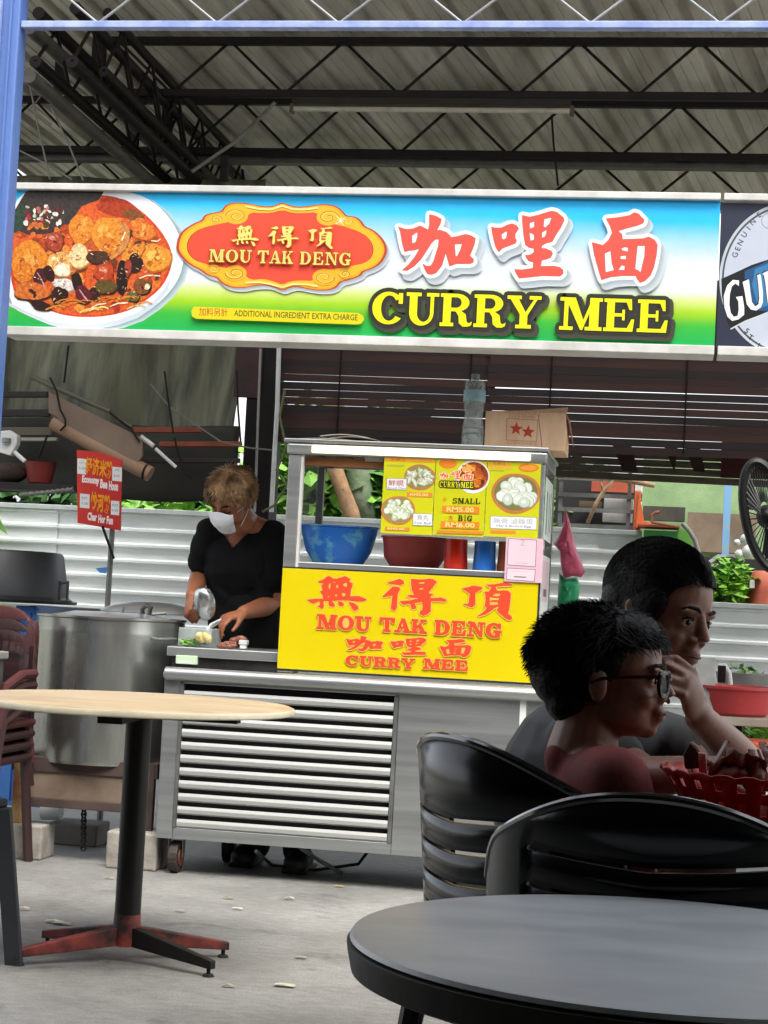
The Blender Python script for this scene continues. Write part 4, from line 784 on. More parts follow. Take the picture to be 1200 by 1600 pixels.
def zc(key, ox, oy, sc): outs = G[key][0]; xs = [p[0] for o in outs for p in o]; ys = [p[1] for o in outs for p in o]; return (ox+min(xs)/sc, oy+min(ys)/sc, ox+max(xs)/sc, oy+max(ys)/sc)
for k, ox in (('wu', 470), ('de', 590), ('ding', 710)): glyph(B, k, zc(k, ox, 890, 10), RD, OL, 2.2, BR, .6)
for k, bx in (('ka', (541, 994, 598, 1017)), ('li', (611, 996, 666, 1023)), ('mian', (688, 998, 736, 1026))): glyph(B, k, bx, RD, OL, 2, BR, .5, slope=.01)
word(B, 'MOU', 496, 960, 84, 22, .055, RD, OL, 1.8, BR, .7); word(B, 'TAK', 594, 965, 72, 21, .055, RD, OL, 1.8, BR, .7); word(B, 'DENG', 680, 969, 104, 22, .055, RD, OL, 1.8, BR, .7)
word(B, 'CURRY', 541, 1024, 107, 15, .055, RD, OL, 1.5, BR, .6); word(B, 'MEE', 662, 1029, 70, 15.5, .055, RD, OL, 1.5, BR, .6)
B.build('printed_lettering', yp)
# menu posters
MY = GY-.002
def poster(label, quad, body):
    (x0, y0), (x1, y1), (x2, y2), (x3, y3) = quad; a = PY(x0, y0, MY); b = PY(x1, y1, MY); c = PY(x3, y3, MY)
    t = thing('menu_poster', label, 'poster', ((a.x+b.x)/2, MY, c.z), 'yellow menu posters on the glass case')
    MB().bb((a.x, MY-.003, c.z), (b.x, MY, a.z)).build('poster_sheet', mat('poster_yellow', '#cfce12', .4, n=4, amt=.08), t)
    P_ = Art(MY-.0034); body(P_); P_.build('printed_menu', t); return t
def bowl(P_, cx, cy, rx, ry, rimc, soupc, items, n, sz, seed, rot=0):
    P_.ellipse(cx, cy, rx, ry, rimc, rot, wob=.03, seed=seed); P_.ellipse(cx, cy-.5, rx*.88, ry*.85, soupc, rot, wob=.03, seed=seed); r = random.Random(seed)
    pts = sorted([(r.random(), r.random()*6.28) for _ in range(n)], key=lambda q: q[0]*sin(q[1]))
    for q, a in pts:
        x, y = cx+rx*.72*sqrt(q)*cos(a), cy-1+ry*.66*sqrt(q)*sin(a); c = r.choice(items); an = r.random()*3
        P_.ellipse(x+.3, y+.6, sz[0]*1.1, sz[1]*1.15, mixc(hx(c), hx('#50502f'), .5), an, n=12); P_.ellipse(x, y, sz[0], sz[1], c, an, n=12); P_.ellipse(x-.6, y-1, sz[0]*.45, sz[1]*.4, mixc(hx(c), hx('#ffffff'), .5), an, n=8)
def tagp(P_, x, y, w_, h, c, sl=.03): P_.poly([(x, y), (x+w_, y+w_*sl), (x+w_-.3, y+h+w_*sl), (x-.3, y+h)], c)
def p1_(P_):
    tagp(P_, 602, 713, 78, 8, '#e8a436'); P_.text('无得顶', 610, 714.5, 24, 6, .03, '#c66a2a', bold=.01); tagp(P_, 604, 726, 28, 2.5, '#b0b340')
    bowl(P_, 656, 746, 25, 20, '#b9764a', '#8e8a4c', ['#c5cbb0', '#d4d8c0', '#aeb594', '#e2e6d4'], 40, (6, 2.2), 3, .1)
    tagp(P_, 604, 747, 32, 18, '#8a8a86'); tagp(P_, 604.7, 747.7, 30.6, 16.6, '#e6e6e2'); P_.text('鮮蜆', 607, 749.5, 24, 9.5, .03, '#b5555e', bold=.01); P_.text('Blood Clam', 606, 760.5, 28, 3.5, .03, '#4a5288')
    tagp(P_, 636, 769, 40, 7, '#e88a3a'); P_.text('RM2.00', 641, 770.5, 28, 4, .03, '#fbe08c', bold=.02)
    bowl(P_, 622, 797, 27, 22, '#c4764a', '#8c8c50', ['#cdd6b8', '#dde6cc', '#b9c6a2'], 30, (5, 4.6), 5)
    tagp(P_, 645, 802, 31, 19, '#8a8a86'); tagp(P_, 645.7, 802.7, 29.6, 17.6, '#e8e8e4'); P_.text('魚丸', 652, 804, 18, 9, .03, '#8a8f92', bold=.005); P_.text('Fish Ball', 648, 815, 25, 4, .03, '#4a5288')
    tagp(P_, 602, 823, 38, 5.5, '#e88a3a'); P_.text('RM2.00', 606, 824, 26, 3.5, .03, '#fbe08c', bold=.02)
def p2_(P_):
    P_.ellipse(700, 724, 14, 8, '#e0802c'); P_.ellipse(739, 745, 26, 26, '#e6e8e6'); P_.ellipse(740, 744, 23, 22, '#8a3c1c'); r = random.Random(8)
    for i in range(40): P_.ellipse(740+r.uniform(-17, 17), 744+r.uniform(-16, 16), r.uniform(3, 6), r.uniform(2, 5), r.choice(['#e0862c', '#b9501e', '#5e2c1a', '#eaa848', '#c96a24']), r.random()*3, n=9, wob=.2, seed=i)
    for k, bx in (('ka', (687, 738, 701, 748)), ('li', (705, 735, 720, 749)), ('mian', (724, 736, 739, 751))): glyph(P_, k, bx, '#e8604a', '#efdcae', 1.2)
    word(P_, 'CURRY', 687, 752, 30, 9, .03, '#e6e21c', '#1a1a16', 1.6, gap=.14); word(P_, 'MEE', 720, 753, 20, 9, .03, '#e6e21c', '#1a1a16', 1.6, gap=.14)
    P_.text('小', 692, 776, 6, 8, 0, '#d8522c', bold=.01); word(P_, 'SMALL', 707, 778, 44, 8.5, .02, '#14140f'); tagp(P_, 691, 790, 58, 11, '#e6862c'); P_.text('RM5.00', 698, 791.5, 43, 8, .03, '#f7d47a', bold=.03)
    P_.text('大', 701, 804, 7, 9, 0, '#d8522c', bold=.01); word(P_, 'BIG', 716, 805, 22, 9, .02, '#14140f'); tagp(P_, 689, 814, 60, 11, '#e6862c'); P_.text('RM6.00', 696, 815.5, 46, 8, .03, '#f7d47a', bold=.03); tagp(P_, 683, 828, 72, 5, '#e08a30')
def p3_(P_):
    tagp(P_, 763, 718, 36, 14, '#dcae38'); P_.text('无得顶', 770, 720.5, 20, 6, .03, '#b9702c', bold=.01); tagp(P_, 766, 734, 22, 2, '#a9b04a'); P_.ellipse(826, 731, 16, 6.5, '#e07c24'); P_.ellipse(826, 731, 13, 4.5, '#e99a38')
    bowl(P_, 806, 771, 38, 32, '#c07a44', '#7d7a44', ['#d9e2d0', '#e6eee0', '#c9d4c2', '#dfe6dc'], 22, (9, 7.5), 9)
    tagp(P_, 766, 806, 73, 20, '#8a8a86'); tagp(P_, 766.8, 806.8, 71.4, 18.4, '#e9ebe8'); P_.text('無骨·滷雞蛋', 771, 809, 62, 9, .03, '#a9adb0', bold=.005); P_.text('Hard Boiled Egg', 776, 819.5, 54, 4.5, .03, '#4a5288')
    tagp(P_, 766, 828, 40, 5, '#e88a3a')
poster('leftmost yellow menu poster with a bowl of clams above a bowl of fish balls', [(601, 712), (681, 715), (679, 836), (598, 833)], p1_)
poster('middle yellow menu poster with curry bowl and SMALL and BIG prices', [(682, 715), (761.5, 719), (759, 840), (679.5, 836)], p2_)
poster('rightmost yellow menu poster with one big bowl of white eggs', [(762.5, 717), (846, 721), (843, 840), (759.5, 838)], p3_)
# payment notice
nt_ = thing('payment_notice', 'pale pink payment notice stuck over the right corner of the yellow panel', 'notice', PY(815, 910, GY-.03))
a = PY(791, 838, GY-.014); b = PY(841, 911, GY-.014); MB().bb((a.x, GY-.0145, b.z), (b.x+.012, GY-.0115, a.z-.004)).build('notice_sheet', mat('pink_acrylic', '#dcb6c2', .35, n=3, amt=.06), nt_, bevel=.001)
B = Art(GY-.0149); B.poly([(794, 841), (839, 843.5), (837, 886), (792, 883)], '#8a6f7a'); B.poly([(795, 842), (838, 844.5), (836, 885), (793, 882)], '#e3c6cf'); B.poly([(792, 887), (837, 889.5), (835.5, 909), (790.5, 906)], '#8a6f7a'); B.poly([(793, 888), (836, 890.5), (834.5, 908), (791.5, 905)], '#e5cbd3')
B.line([(814, 845), (816, 843), (819, 846), (816, 849), (814, 852), (820, 852)], .7, '#a0707e'); B.line([(806, 879.5), (824, 880.5)], .8, '#b08a96'); B.line([(800, 892.5), (828, 894)], .5, '#b898a2'); B.line([(803, 901), (822, 902)], 2, '#8d7680')
B.build('printed_notice', nt_)
stk = flat('sticker', [PY(813, 1090, CY-.003), PY(823, 1091, CY-.003), PY(821, 1137, CY-.003), PY(811, 1136, CY-.003)], '#dcdcd8', None, loc=PY(815, 1110, CY-.003)); tag(stk, 'small white sticker on the steel side panel of the cart', 'sticker')
# ---- contents of the shelf
def basin(name, label, cat, px0, px1, ytop, Y, m, hgt, taper=.62, lip=.012, par=None):
    a = PY(px0, ytop, Y); b = PY(px1, ytop, Y); c = V(((a.x+b.x)/2, Y, sz_)); R = (b.x-a.x)/2
    pr = [(0, .002), (R*taper*.96, .0), (R*taper, .004), (R*(taper+.2), hgt*.35), (R*.93, hgt*.75), (R*.97, hgt-.004), (R+lip*.2, hgt-.003), (R, hgt+.003), (R*.94, hgt), (R*.9, hgt*.75), (R*taper*.9, .01), (0, .008)]
    o = MB().lathe(c, pr, 40, 1, .62).build(name, m, loc=c, smooth=radians(50)); tag(o, label, cat); return o
BLUEB = mat('blue_basin', '#1560b4', .4, n=14, c2='#4f93b4', thr=(.40, .50))
basin('plastic_basin', 'blue plastic basin on the shelf at the left of the glass case', 'basin', 469, 593, 823, GY+.3, BLUEB, PY(530, 823, GY+.3).z-sz_)
scr = mat('scuff', '#9fae9c', .7, n=60, c2='#5d8fae')
mb = MB(); 
BA = Art(GY+.11); 
basin('plastic_basin', 'dusky red plastic basin on the shelf under the left menu poster', 'basin', 596, 702, 840, GY+.3, mat('red_basin', '#b84a42', .45, n=4, c2='#a03a36'), PY(640, 840, GY+.3).z-sz_, .7)
def cup(label, px0, px1, ytop, Y, m):
    a = PY(px0, ytop, Y); b = PY(px1, ytop, Y); c = V(((a.x+b.x)/2, Y, sz_)); R = (b.x-a.x)/2; h = a.z-sz_
    o = MB().lathe(c, [(0, .001), (R*.95, .001), (R, .006), (R*.92, h*.6), (R*.9, h), (R*.84, h), (R*.84, .01), (0, .01)], 28).build('plastic_cup', m, loc=c, smooth=SM); tag(o, label, 'cup', 'cups on the shelf of the case'); return o
cup('bright red plastic tub on the shelf beside the red basin', 695, 733, 842, GY+.12, mat('red_plastic', '#d6260c', .35, n=3, amt=.1))
cup('bright blue plastic tub on the shelf', 740, 777, 845, GY+.12, mat('blue_plastic', '#2b7bdc', .35, n=3, amt=.1))
cup('orange brown tub mostly hidden by the pink notice', 778, 808, 846, GY+.13, mat('orange_plastic', '#b9603a', .4, n=3, amt=.1))
# ---- on top of the case
TZ = gz1+.0145
a = PY(759, 642, GY+.12); b = PY(882, 702, GY+.12)
bx = thing('cardboard_box', 'brown cardboard carton with two red stars on top of the glass case', 'carton', ((a.x+b.x)/2, GY+.2, TZ))
CB = mat('cardboard', '#f0caa6', .8, n=5, c2='#e0b792', bump=.1, bs=80, stretch=(4, 1, 1)); bxT = PY(820, 645, GY+.12).z
MB().bb((a.x, GY+.12, TZ), (b.x, GY+.4, bxT)).build('box_body', CB, bx, bevel=.003)
MB().add([(a.x, GY+.12, bxT+.0005), (b.x, GY+.12, bxT+.0005), (b.x+.003, GY+.16, bxT+.03), ((a.x+b.x)/2, GY+.15, bxT+.012), (a.x+.05, GY+.15, bxT+.006)], [(0, 1, 2, 3, 4)]).build('lid_flap', CB, bx, solid=.003)
MB().add([(b.x+.001, GY+.12, bxT), (b.x+.001, GY+.4, bxT), (b.x+.02, GY+.38, bxT-.1), (b.x+.012, GY+.14, bxT-.03)], [(0, 1, 2, 3)]).build('side_flap', mat('pinkish_card', '#b98378', .8), bx, solid=.003)
B = Art(GY+.1195); 
def star(P_, cx, cy, r, c): P_.poly([(cx+(r if k % 2 == 0 else r*.42)*sin(k*pi/5+.08), cy-(r if k % 2 == 0 else r*.42)*cos(k*pi/5+.08)) for k in range(10)], c)
star(B, 806.5, 670, 11, '#c8482e'); star(B, 825, 675, 11, '#c8482e')
for l in ([(792, 653.5), (840, 656.5), (838.5, 690), (791, 687.5), (792, 653.5)],): B.line(l, 1, '#c27a68')
B.line([(841, 648), (847, 700)], 1.4, '#b27474'); B.text('CHOPSTICKS', 789, 643, 56, 4, .03, '#cf8f78', bold=.01); B.text('TWO STARS', 794, 648.5, 42, 3.8, .03, '#cf8f78', bold=.01); B.text('DISPOSABLE', 793, 689.5, 46, 3.6, .05, '#cf8f78', bold=.01); B.build('printed_stars', bx)
# bottle
c_ = PY(738, 690, GY+.1); c_.z = TZ; s_ = (PY(738, 584, GY+.1).z-TZ); Rb = .043
bt = thing('plastic_bottle', 'tall clear water bottle standing on top of the glass case', 'bottle', c_)
pr = [(0, .002), (Rb*.95, .0), (Rb, .015), (Rb, .05), (Rb*.93, .055), (Rb, .06), (Rb*.98, .075), (Rb*.92, .08), (Rb*.98, .086), (Rb*.86, .12), (Rb*.82, .15), (Rb*.9, .17), (Rb*.97, .2), (Rb, .215), (Rb, .25), (Rb*.93, .262), (Rb*.98, .27), (Rb*.9, .29), (Rb*.5, s_-.045), (Rb*.36, s_-.035), (Rb*.36, s_-.02)]
pr = [(r, min(z*s_/.325, s_-.02) if i < 18 else z) for i, (r, z) in enumerate(pr)]
MB().lathe(c_, pr, 28).build('bottle_body', mat('clear_pet', '#b9c2bd', .12, n=30, amt=.25, alpha=.45, rn=.05), bt, smooth=SM)
MB().lathe(c_+V((0, 0, s_-.022)), [(0, 0), (.017, 0), (.017, .02), (0, .022)], 20).build('cap', mat('cap_grey', '#8f9492', .5), bt, smooth=SM)
MB().lathe(c_+V((0, 0, .2*s_/.325)), [(Rb*1.01, 0), (Rb*1.015, .02), (Rb*1.01, .045)], 28).build('label_band', mat('label_blue', '#6fa3b8', .4, n=25, c2='#a9bcbc'), bt, smooth=SM)
# newspapers
for i, (x0, x1, y0, c, l) in enumerate([(470, 560, 688, '#cfcbbd', 'pale folded newspaper lying on the case, left of the stack'), (520, 592, 685, '#c2ab90', 'brownish folded newspaper lying on the case, right of the stack'), (505, 580, 683, '#dcd9cd', 'white folded paper on top of the newspapers')]):
    a = PY(x0, y0, GY+.1); b = PY(x1, y0, GY+.1); z = TZ+.001+i*.007
    mb = MB().grid(8, 4, lambda u, v: (a.x+(b.x-a.x)*u+.04*v, GY+.03+.3*v, z+.010*sin(u*pi)*(.5+.5*sin(v*3+i))+.001))
    o = mb.build('newspaper', mat('paper%s' % 'abc'[i], c, .8, n=14, amt=.18), loc=(a.x, GY+.1, z), solid=.003); tag(o, l, 'newspaper', 'papers on top of the glass case')
for k_ in ('papera', 'paperb', 'paperc'): MATS[k_].name = 'newsprint'
# power cable inside the case
o = MB().tube([PY(*q, GY+.5) for q in [(486, 722), (500, 729), (518, 731), (535, 728), (552, 716)]], .004, 6).build('cable', cab, loc=PY(518, 731, GY+.5)); tag(o, 'black cable drooping inside the top left of the glass case', 'cable')
# bags hanging at the right of the case
def bag(name, label, px, Y, m, seed, thick=.05):
    c = [PY(x, y, Y) for x, y in px]; n = len(c); ctr = sum(c, V((0, 0, 0)))/n; mb = MB(); N_ = 6
    vs = []; fs = []
    for s in (-1, 1):
        for k in range(N_+1):
            q = k/N_
            for p in c:
                d = p+(ctr-p)*(1-q if s > 0 else 1-q); pass
    rings = []
    for s in (-1, 1):
        for k in range(1, N_+1) if s < 0 else range(N_, 0, -1):
            q = k/N_; dy = s*thick*sqrt(max(0, 1-q*q)); rings.append([ctr+(p-ctr)*q+V((.006*noise.noise(V((p.z*50, q*3, seed+2.5))), dy+.03*noise.noise(V((p.x*40, p.z*25+q*4, seed)))*(1 if q < 1 else 0), 0)) for p in c])
    vs = [v_ for r_ in rings for v_ in r_]
    for i in range(len(rings)-1):
        for k in range(n): fs.append((i*n+k, i*n+(k+1) % n, (i+1)*n+(k+1) % n, (i+1)*n+k))
    vs += [ctr+V((0, -thick, 0)), ctr+V((0, thick, 0))]; L_ = len(vs)
    fs += [(L_-2, k, (k+1) % n) for k in range(n)]+[(L_-1, (len(rings)-1)*n+(k+1) % n, (len(rings)-1)*n+k) for k in range(n)]
    o = mb.add(vs, fs).build(name, m, loc=ctr, smooth=True); tag(o, label, 'bag'); return o
bag('plastic_bag', 'pink plastic bag hanging off the right side of the glass case', [(883, 793), (890, 815), (897, 850), (906, 870), (914, 893), (908, 902), (895, 900), (882, 904), (877, 885), (875, 862), (864, 850), (872, 838), (880, 820)], 7.5, mat('pink_bag', '#d0607c', .4, n=18, c2='#b2455f', bump=1.0, bs=22), 1)
bag('plastic_bag', 'green plastic bag hanging below the pink bag', [(874, 895), (885, 903), (903, 902), (906, 915), (903, 935), (895, 950), (880, 956), (870, 945), (872, 915)], 7.56, mat('green_bag', '#17a066', .45, n=18, c2='#0f7c4c', bump=.3, bs=30), 2)
# ================================================================ LEFT OF THE CART
# big stock pot on its stand
pc = V((-2.235, 7.12, .385)); PR = .30; PH = .585
pt = thing('stock_pot', 'large dented stainless steel stock pot left of the cart', 'pot', pc)
MB().lathe(pc, [(0, 0), (PR*.985, 0), (PR, .015), (PR, PH*.88), (PR*1.003, PH*.89), (PR, PH*.9), (PR, PH-.012), (PR*1.02, PH-.008), (PR*1.02, PH), (PR*.97, PH), (PR*.965, .03), (0, .03)], 64).build('pot_body', mat('pot_steel', '#b4b6b1', .28, metal=.88, n=2.2, c2='#84857f', stretch=(2, 2, .5), rn=.1, bump=.06, bs=9), pt, smooth=SM)
for a_ in (-.55, pi-.3):
    c1 = pc+V((PR*cos(a_), PR*sin(a_), PH-.075)); tg = V((-sin(a_), cos(a_), 0)); ou = V((cos(a_), sin(a_), 0))
    MB().tube([c1-tg*.045, c1-tg*.045+ou*.04+V((0, 0, -.002)), c1+tg*.045+ou*.04, c1+tg*.045], .006, 8).build('handle', STL, pt, smooth=SM)
MB().lathe(pc+V((.0, 0, PH-.01)), [(0, .03), (PR*.5, .028), (PR*.86, .006), (PR*.9, 0), (0, -.002)], 48).build('inner_lid', STL, pt, smooth=SM)
small('ladle', 'steel ladle hooked over the stock pot rim, cup upwards', 'ladle', MB().tube([PY(224, 965, 7.1), PY(222, 952, 7.1), PY(228, 946, 7.1), PY(236, 950, 7.1), PY(233, 958, 7.1)], .010, 8).tube([PY(222, 962, 7.1), PY(260, 958, 7.14)], .006, 6), mat('dark_steel', '#55544f', .35, metal=.7, n=9), PY(224, 965, 7.1), smooth=SM)
small('pot_tongs', 'steel tongs and spoon resting across the stock pot', 'tongs', MB().tube([PY(152, 966, 7.05), PY(195, 961, 7.1), PY(215, 966, 7.14)], .007, 6).tube([PY(190, 963, 7.1), PY(193, 948, 7.1)], .006, 6).tube([PY(160, 968, 7.0), PY(240, 968, 7.15)], .005, 6), STD, PY(190, 964, 7.1), smooth=SM)
c_ = PY(240, 958, 7.35); small('steel_cover', 'wide steel pot lid leaning on the far side of the stock pot', 'lid', MB().lathe(c_, [(0, .05), (.1, .045), (.2, .02), (.235, 0), (.23, -.004), (0, .04)], 40, 1, .5), STL, c_, smooth=SM)
c_ = PY(118, 957, 7.5); small('steel_bowl', 'shallow bright steel bowl behind the stock pot at left', 'bowl', MB().lathe(c_, [(0, -.03), (.12, -.03), (.17, .02), (.175, .022), (.16, .018), (.11, -.022), (0, -.022)], 36), STL, c_, smooth=SM)
# stand
RUST = mat('rusty_frame', '#4d3c36', .75, n=9, c2='#362a27', bump=.2, bs=50); RPL = mat('rusty_plate', '#80705f', .75, n=4, c2='#5b4a3d', bump=.2, bs=30, thr=(.3, .6))
st = thing('pot_stand', 'rusty steel stand carrying the stock pot, a chain hanging below', 'stand', (-2.2, 7.0, 0))
fY = 6.86
z1_ = PY(150, 1188, fY).z; 
MB().bb((-2.53, fY, z1_-.06), (-1.93, fY+.04, z1_)).build('top_rail', RUST, st, bevel=.003); MB().bb((-2.53, fY+.5, z1_-.06), (-1.93, fY+.54, z1_)).build('top_rail', RUST, st, bevel=.003)
MB().bb((-2.53, fY+.041, z1_-.04), (-2.49, fY+.499, z1_)).build('side_rail', RUST, st); MB().bb((-1.97, fY+.041, z1_-.04), (-1.93, fY+.499, z1_)).build('side_rail', RUST, st); MB().bb((-2.26, fY+.041, z1_-.045), (-2.2, fY+.499, z1_-.002)).build('cross_bar', RUST, st)
zb1, zb2 = PY(140, 1204, fY).z, PY(140, 1252, fY).z
MB().bb((-2.46, fY+.008, zb2), (-1.96, fY+.03, zb1)).build('front_plate', RPL, st); MB().bb((-2.47, fY-.002, zb2-.035), (-1.95, fY+.035, zb2-.001)).build('lower_rail', RUST, st, bevel=.003)
for (x, y) in [(-2.50, fY), (-1.96, fY), (-2.50, fY+.5), (-1.96, fY+.5)]:
    MB().bb((x-.018, y-.003, .13), (x+.018, y+.03, z1_+.001)).build('leg', mat('ochre_rust', '#a5905c', .8, n=7, c2='#8a4326', thr=(.4, .6)) if (x < -2.4 and y == fY) else RUST, st, bevel=.002)
BLK = mat('concrete_block', '#a8a39a', .85, n=7, c2='#7f7a70', bump=.4, bs=40)
def block(label, x0, y0, x1, y1, Y, d, m=BLK):
    a = PY(x0, y0, Y); b = PY(x1, y1, Y); o = MB().bb((a.x, Y, 0), (b.x, Y+d, a.z)).build('concrete_block', m, loc=((a.x+b.x)/2, Y, 0), bevel=.008); tag(o, label, 'concrete block', 'blocks propping up the pot stand')
block('pale concrete block under the left front leg of the pot stand', 14, 1287, 63, 1345, 6.83, .16); block('rounded grey block at the right end of the pot stand beside the caster', 167, 1298, 243, 1357, 6.78, .2)
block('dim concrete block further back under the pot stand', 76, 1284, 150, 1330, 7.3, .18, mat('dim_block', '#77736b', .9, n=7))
c_ = PY(85, 1262, 7.25); small('roller_drum', 'white pipe end lying on the rear block under the stand', 'pipe', MB().tube([PY(66, 1268, 7.32), PY(96, 1268, 7.32)], .035, 16), mat('white_pvc', 'x'), c_, smooth=SM)
mb = MB()
for k in range(13):
    y_ = 1262+k*5.2; c = PY(131-k*.05, y_, 6.93); w_, h_ = .010, .014
    pts = [c+(V((w_*cos(t), 0, h_*sin(t))) if k % 2 == 0 else V((.003*cos(t), w_*cos(t), h_*sin(t)))) for t in [i*2*pi/8 for i in range(9)]]; mb.tube(pts, .0035, 5)
o = mb.build('chain', mat('iron', '#26221f', .6, metal=.4), st)
# blue crates and tub
def crate(label, x0, y0, x1, y1, Y, c, d=.3):
    a = PY(x0, y0, Y); b = PY(x1, y1, Y); t = thing('plastic_crate', label, 'crate', ((a.x+b.x)/2, Y, b.z), 'blue crates under the black tub'); m = mat('crate_'+c[1:], c, .5, n=3, amt=.12); MATS['crate_'+c[1:]].name = 'crate_plastic'
    MB().bb((a.x, Y+.01, b.z), (b.x, Y+d, a.z-.01)).build('crate_body', m, t); MB().bb((a.x-.008, Y-.004, a.z-.03), (b.x+.008, Y+d, a.z)).build('rim', m, t, bevel=.004); MB().bb((a.x-.004, Y, b.z), (b.x+.004, Y+.009, b.z+.02)).build('base_rim', m, t)
    for k in range(1, 5): x = a.x+(b.x-a.x)*k/5; MB().bb((x-.006, Y-.002, b.z+.021), (x+.006, Y+.009, a.z-.031)).build('rib', m, t)
    return t
crate('dark blue crate at the left edge directly under the black tub', -60, 946, 26, 1000, 7.62, '#1b4fa6'); crate('lighter blue crate with slots, second under the tub', 28, 946, 48, 1000, 7.6, '#3c7cd0'); crate('pale blue crate beside the stock pot under the tub', 49, 946, 70, 1000, 7.61, '#5b93d4')
crate('blue crate at the bottom of the pile beside the stock pot', -60, 1002, 66, 1110, 7.6, '#4a86cc'); crate('lowest blue crate standing on the floor behind the pot', -60, 1112, 66, 1262, 7.6, '#3a6cb0')
a = PY(-20, 945, 7.75); c_ = V((PY(0, 945, 7.75).x, 7.78, PY(60, 944, 7.6).z+.002)); zt2 = PY(60, 862, 7.75).z-c_.z
tb = thing('black_tub', 'big black plastic tub turned upside down on the blue crates', 'tub', c_)
TBM = mat('black_plastic', '#26282a', .42, n=3, c2='#1a1b1d', bump=.05)
MB().lathe(c_, [(0, .01), (.30, .01), (.33, 0), (.335, .012), (.305, .022), (.295, .03), (.262, zt2-.015), (.25, zt2-.002), (0, zt2)], 56).build('tub_body', TBM, tb, smooth=SM)
h = PY(98, 925, 7.55); MB().bb(h+V((-.025, -.0, -.035)), h+V((-.012, .02, .05))).bb(h+V((.014, -.0, -.035)), h+V((.022, .02, .05))).bb(h+V((-.012, 0, .035)), h+V((.014, .02, .045))).bb(h+V((-.03, -.01, -.05)), h+V((.035, .03, -.035))).build('handle', TBM, tb, bevel=.003)
# dark red plastic chairs, stacked
CHM = mat('maroon_plastic', '#3a2222', .5, n=4, c2='#2c1a1a')
def stack_chair(z, label, m, top=False):
    t = thing('plastic_chair', label, 'chair', (-2.63, 6.62, z), 'stacked maroon plastic chairs at left')
    def bk(u, v): 
        a = -1.25+2.5*u; return (-2.63+.215*sin(a), 6.62+.10*cos(a)*1.0+.12-.05*v*0, z+.42+.44*v-(.12 if v > .9 else 0)*abs(sin(a))**3*1.0)
    MB().grid(16, 8, bk, skip=lambda i, j: j in (2, 4, 6) and 3 <= i <= 12 and top).build('backrest', m, t, solid=.02, smooth=True, bevel=.003)
    MB().box((-2.63, 6.6, z+.41), (.43, .40, .03)).build('seat', m, t, bevel=.012)
    MB().tube([(-2.42, 6.75, z+.60), (-2.415, 6.6, z+.60), (-2.42, 6.44, z+.56), (-2.43, 6.42, z+.40)], .018, 8).build('armrest', m, t, smooth=SM)
    for sx in (-1, 1):
        for sy in (-1, 1):
            if top: MB().tube([(-2.63+sx*.185, 6.6+sy*.17, z+.40), (-2.63+sx*.205, 6.6+sy*.19, z+.25)], .02, 8).build('leg', m, t, smooth=SM)
            else: MB().tube([(-2.63+sx*.185, 6.6+sy*.17, z+.40), (-2.63+sx*.215, 6.6+sy*.20, 0 if z < .01 else z+.2)], .02, 8).build('leg', m, t, smooth=SM)
for k in range(4): stack_chair(k*.045, ['bottom', 'second lowest', 'third', 'topmost, reddest'][k]+' maroon plastic chair of the stack by the steel pot', CHM if k < 3 else mat('red_maroon', '#552a2a', .5, n=4, c2='#441f1f'), k > 0)
a = PY(-60, 1018, 6.2); b = PY(8, 1100, 6.5)
gbn = thing('grey_bin', 'tall grey bin at the left edge in front of the stacked chairs', 'bin', ((a.x+b.x)/2, 6.2, 0)); gm_ = mat('grey_bin', '#4d504e', .6, n=4)
MB().bb((a.x, 6.2, 0), (b.x-.012, 6.5, a.z-.03)).build('bin_body', gm_, gbn, bevel=.01); MB().bb((a.x, 6.19, a.z-.03), (b.x, 6.51, a.z)).build('lid', mat('bin_lid', '#8a8c86', .6), gbn, bevel=.006)
# --- red noodle sign on a pole
sg = thing('price_sign', 'red sign board on a steel pole with yellow characters and white English lines', 'sign', (PZ(172, 1270, 0).x, 7.52, 0))
NY = 7.5; MB().prism([PY(*q, NY) for q in [(120, 703), (153, 706), (190, 718), (188, 829), (121, 817)]], (0, .012, 0)).build('sign_board', mat('red_board', '#d23a30', .45, n=3, c2='#c02e28'), sg)
MB().tube([(PY(173, 820, NY).x, NY+.02, .4), (PY(175, 800, NY).x, NY+.02, PY(175, 715, NY).z)], .012, 10).build('pole', STD, sg, smooth=SM)
MB().bb((PY(172, 965, NY).x-.08, NY-.06, 0), (PY(172, 965, NY).x+.1, NY+.1, .02)).build('base_plate', STD, sg); MB().tube([(PY(173, 965, NY).x, NY+.02, .02), (PY(173, 965, NY).x, NY+.02, .42)], .014, 10).build('lower_pole', STD, sg, smooth=SM)
MB().tube([PY(160, 822, NY-.01), PY(178, 873, NY-.01)], .006, 6).build('brace', blk, sg)
A = Art(NY-.0006)
for q in [(121, 716, 14, 24), (175.5, 729, 15, 22), (125, 771, 15, 22), (173.5, 782, 13, 22)]: tagp(A, *q, '#e2e4e2', .1)
for q, s_2 in [((124, 720, 8, 5), '小'), ((123.5, 729, 10, 4), '5.00'), ((179, 732, 8, 4), '大'), ((178, 741, 9, 4), '6.00'), ((128, 776, 8, 4), 'RM'), ((127.5, 784, 10, 4), '5.00'), ((176, 787, 8, 4), 'RM'), ((175.5, 795, 9, 4), '6.00')]: A.text(s_2, *q, .1, '#7a7f86')
for ch, x, y in [('经', 134, 713.5), ('济', 145, 715), ('米', 156, 718), ('粉', 166, 720)]: A.text(ch, x, y, 11, 27, .1, '#f2a01e', bold=.035)
for s_2, x, y, w_ in [('Economy', 128.5, 742, 27), ('Bee', 157, 748, 11.5), ('Hoon', 170.5, 751, 14.5)]: A.text(s_2, x, y, w_, 15, .12, '#f2e6e4', bold=.05)
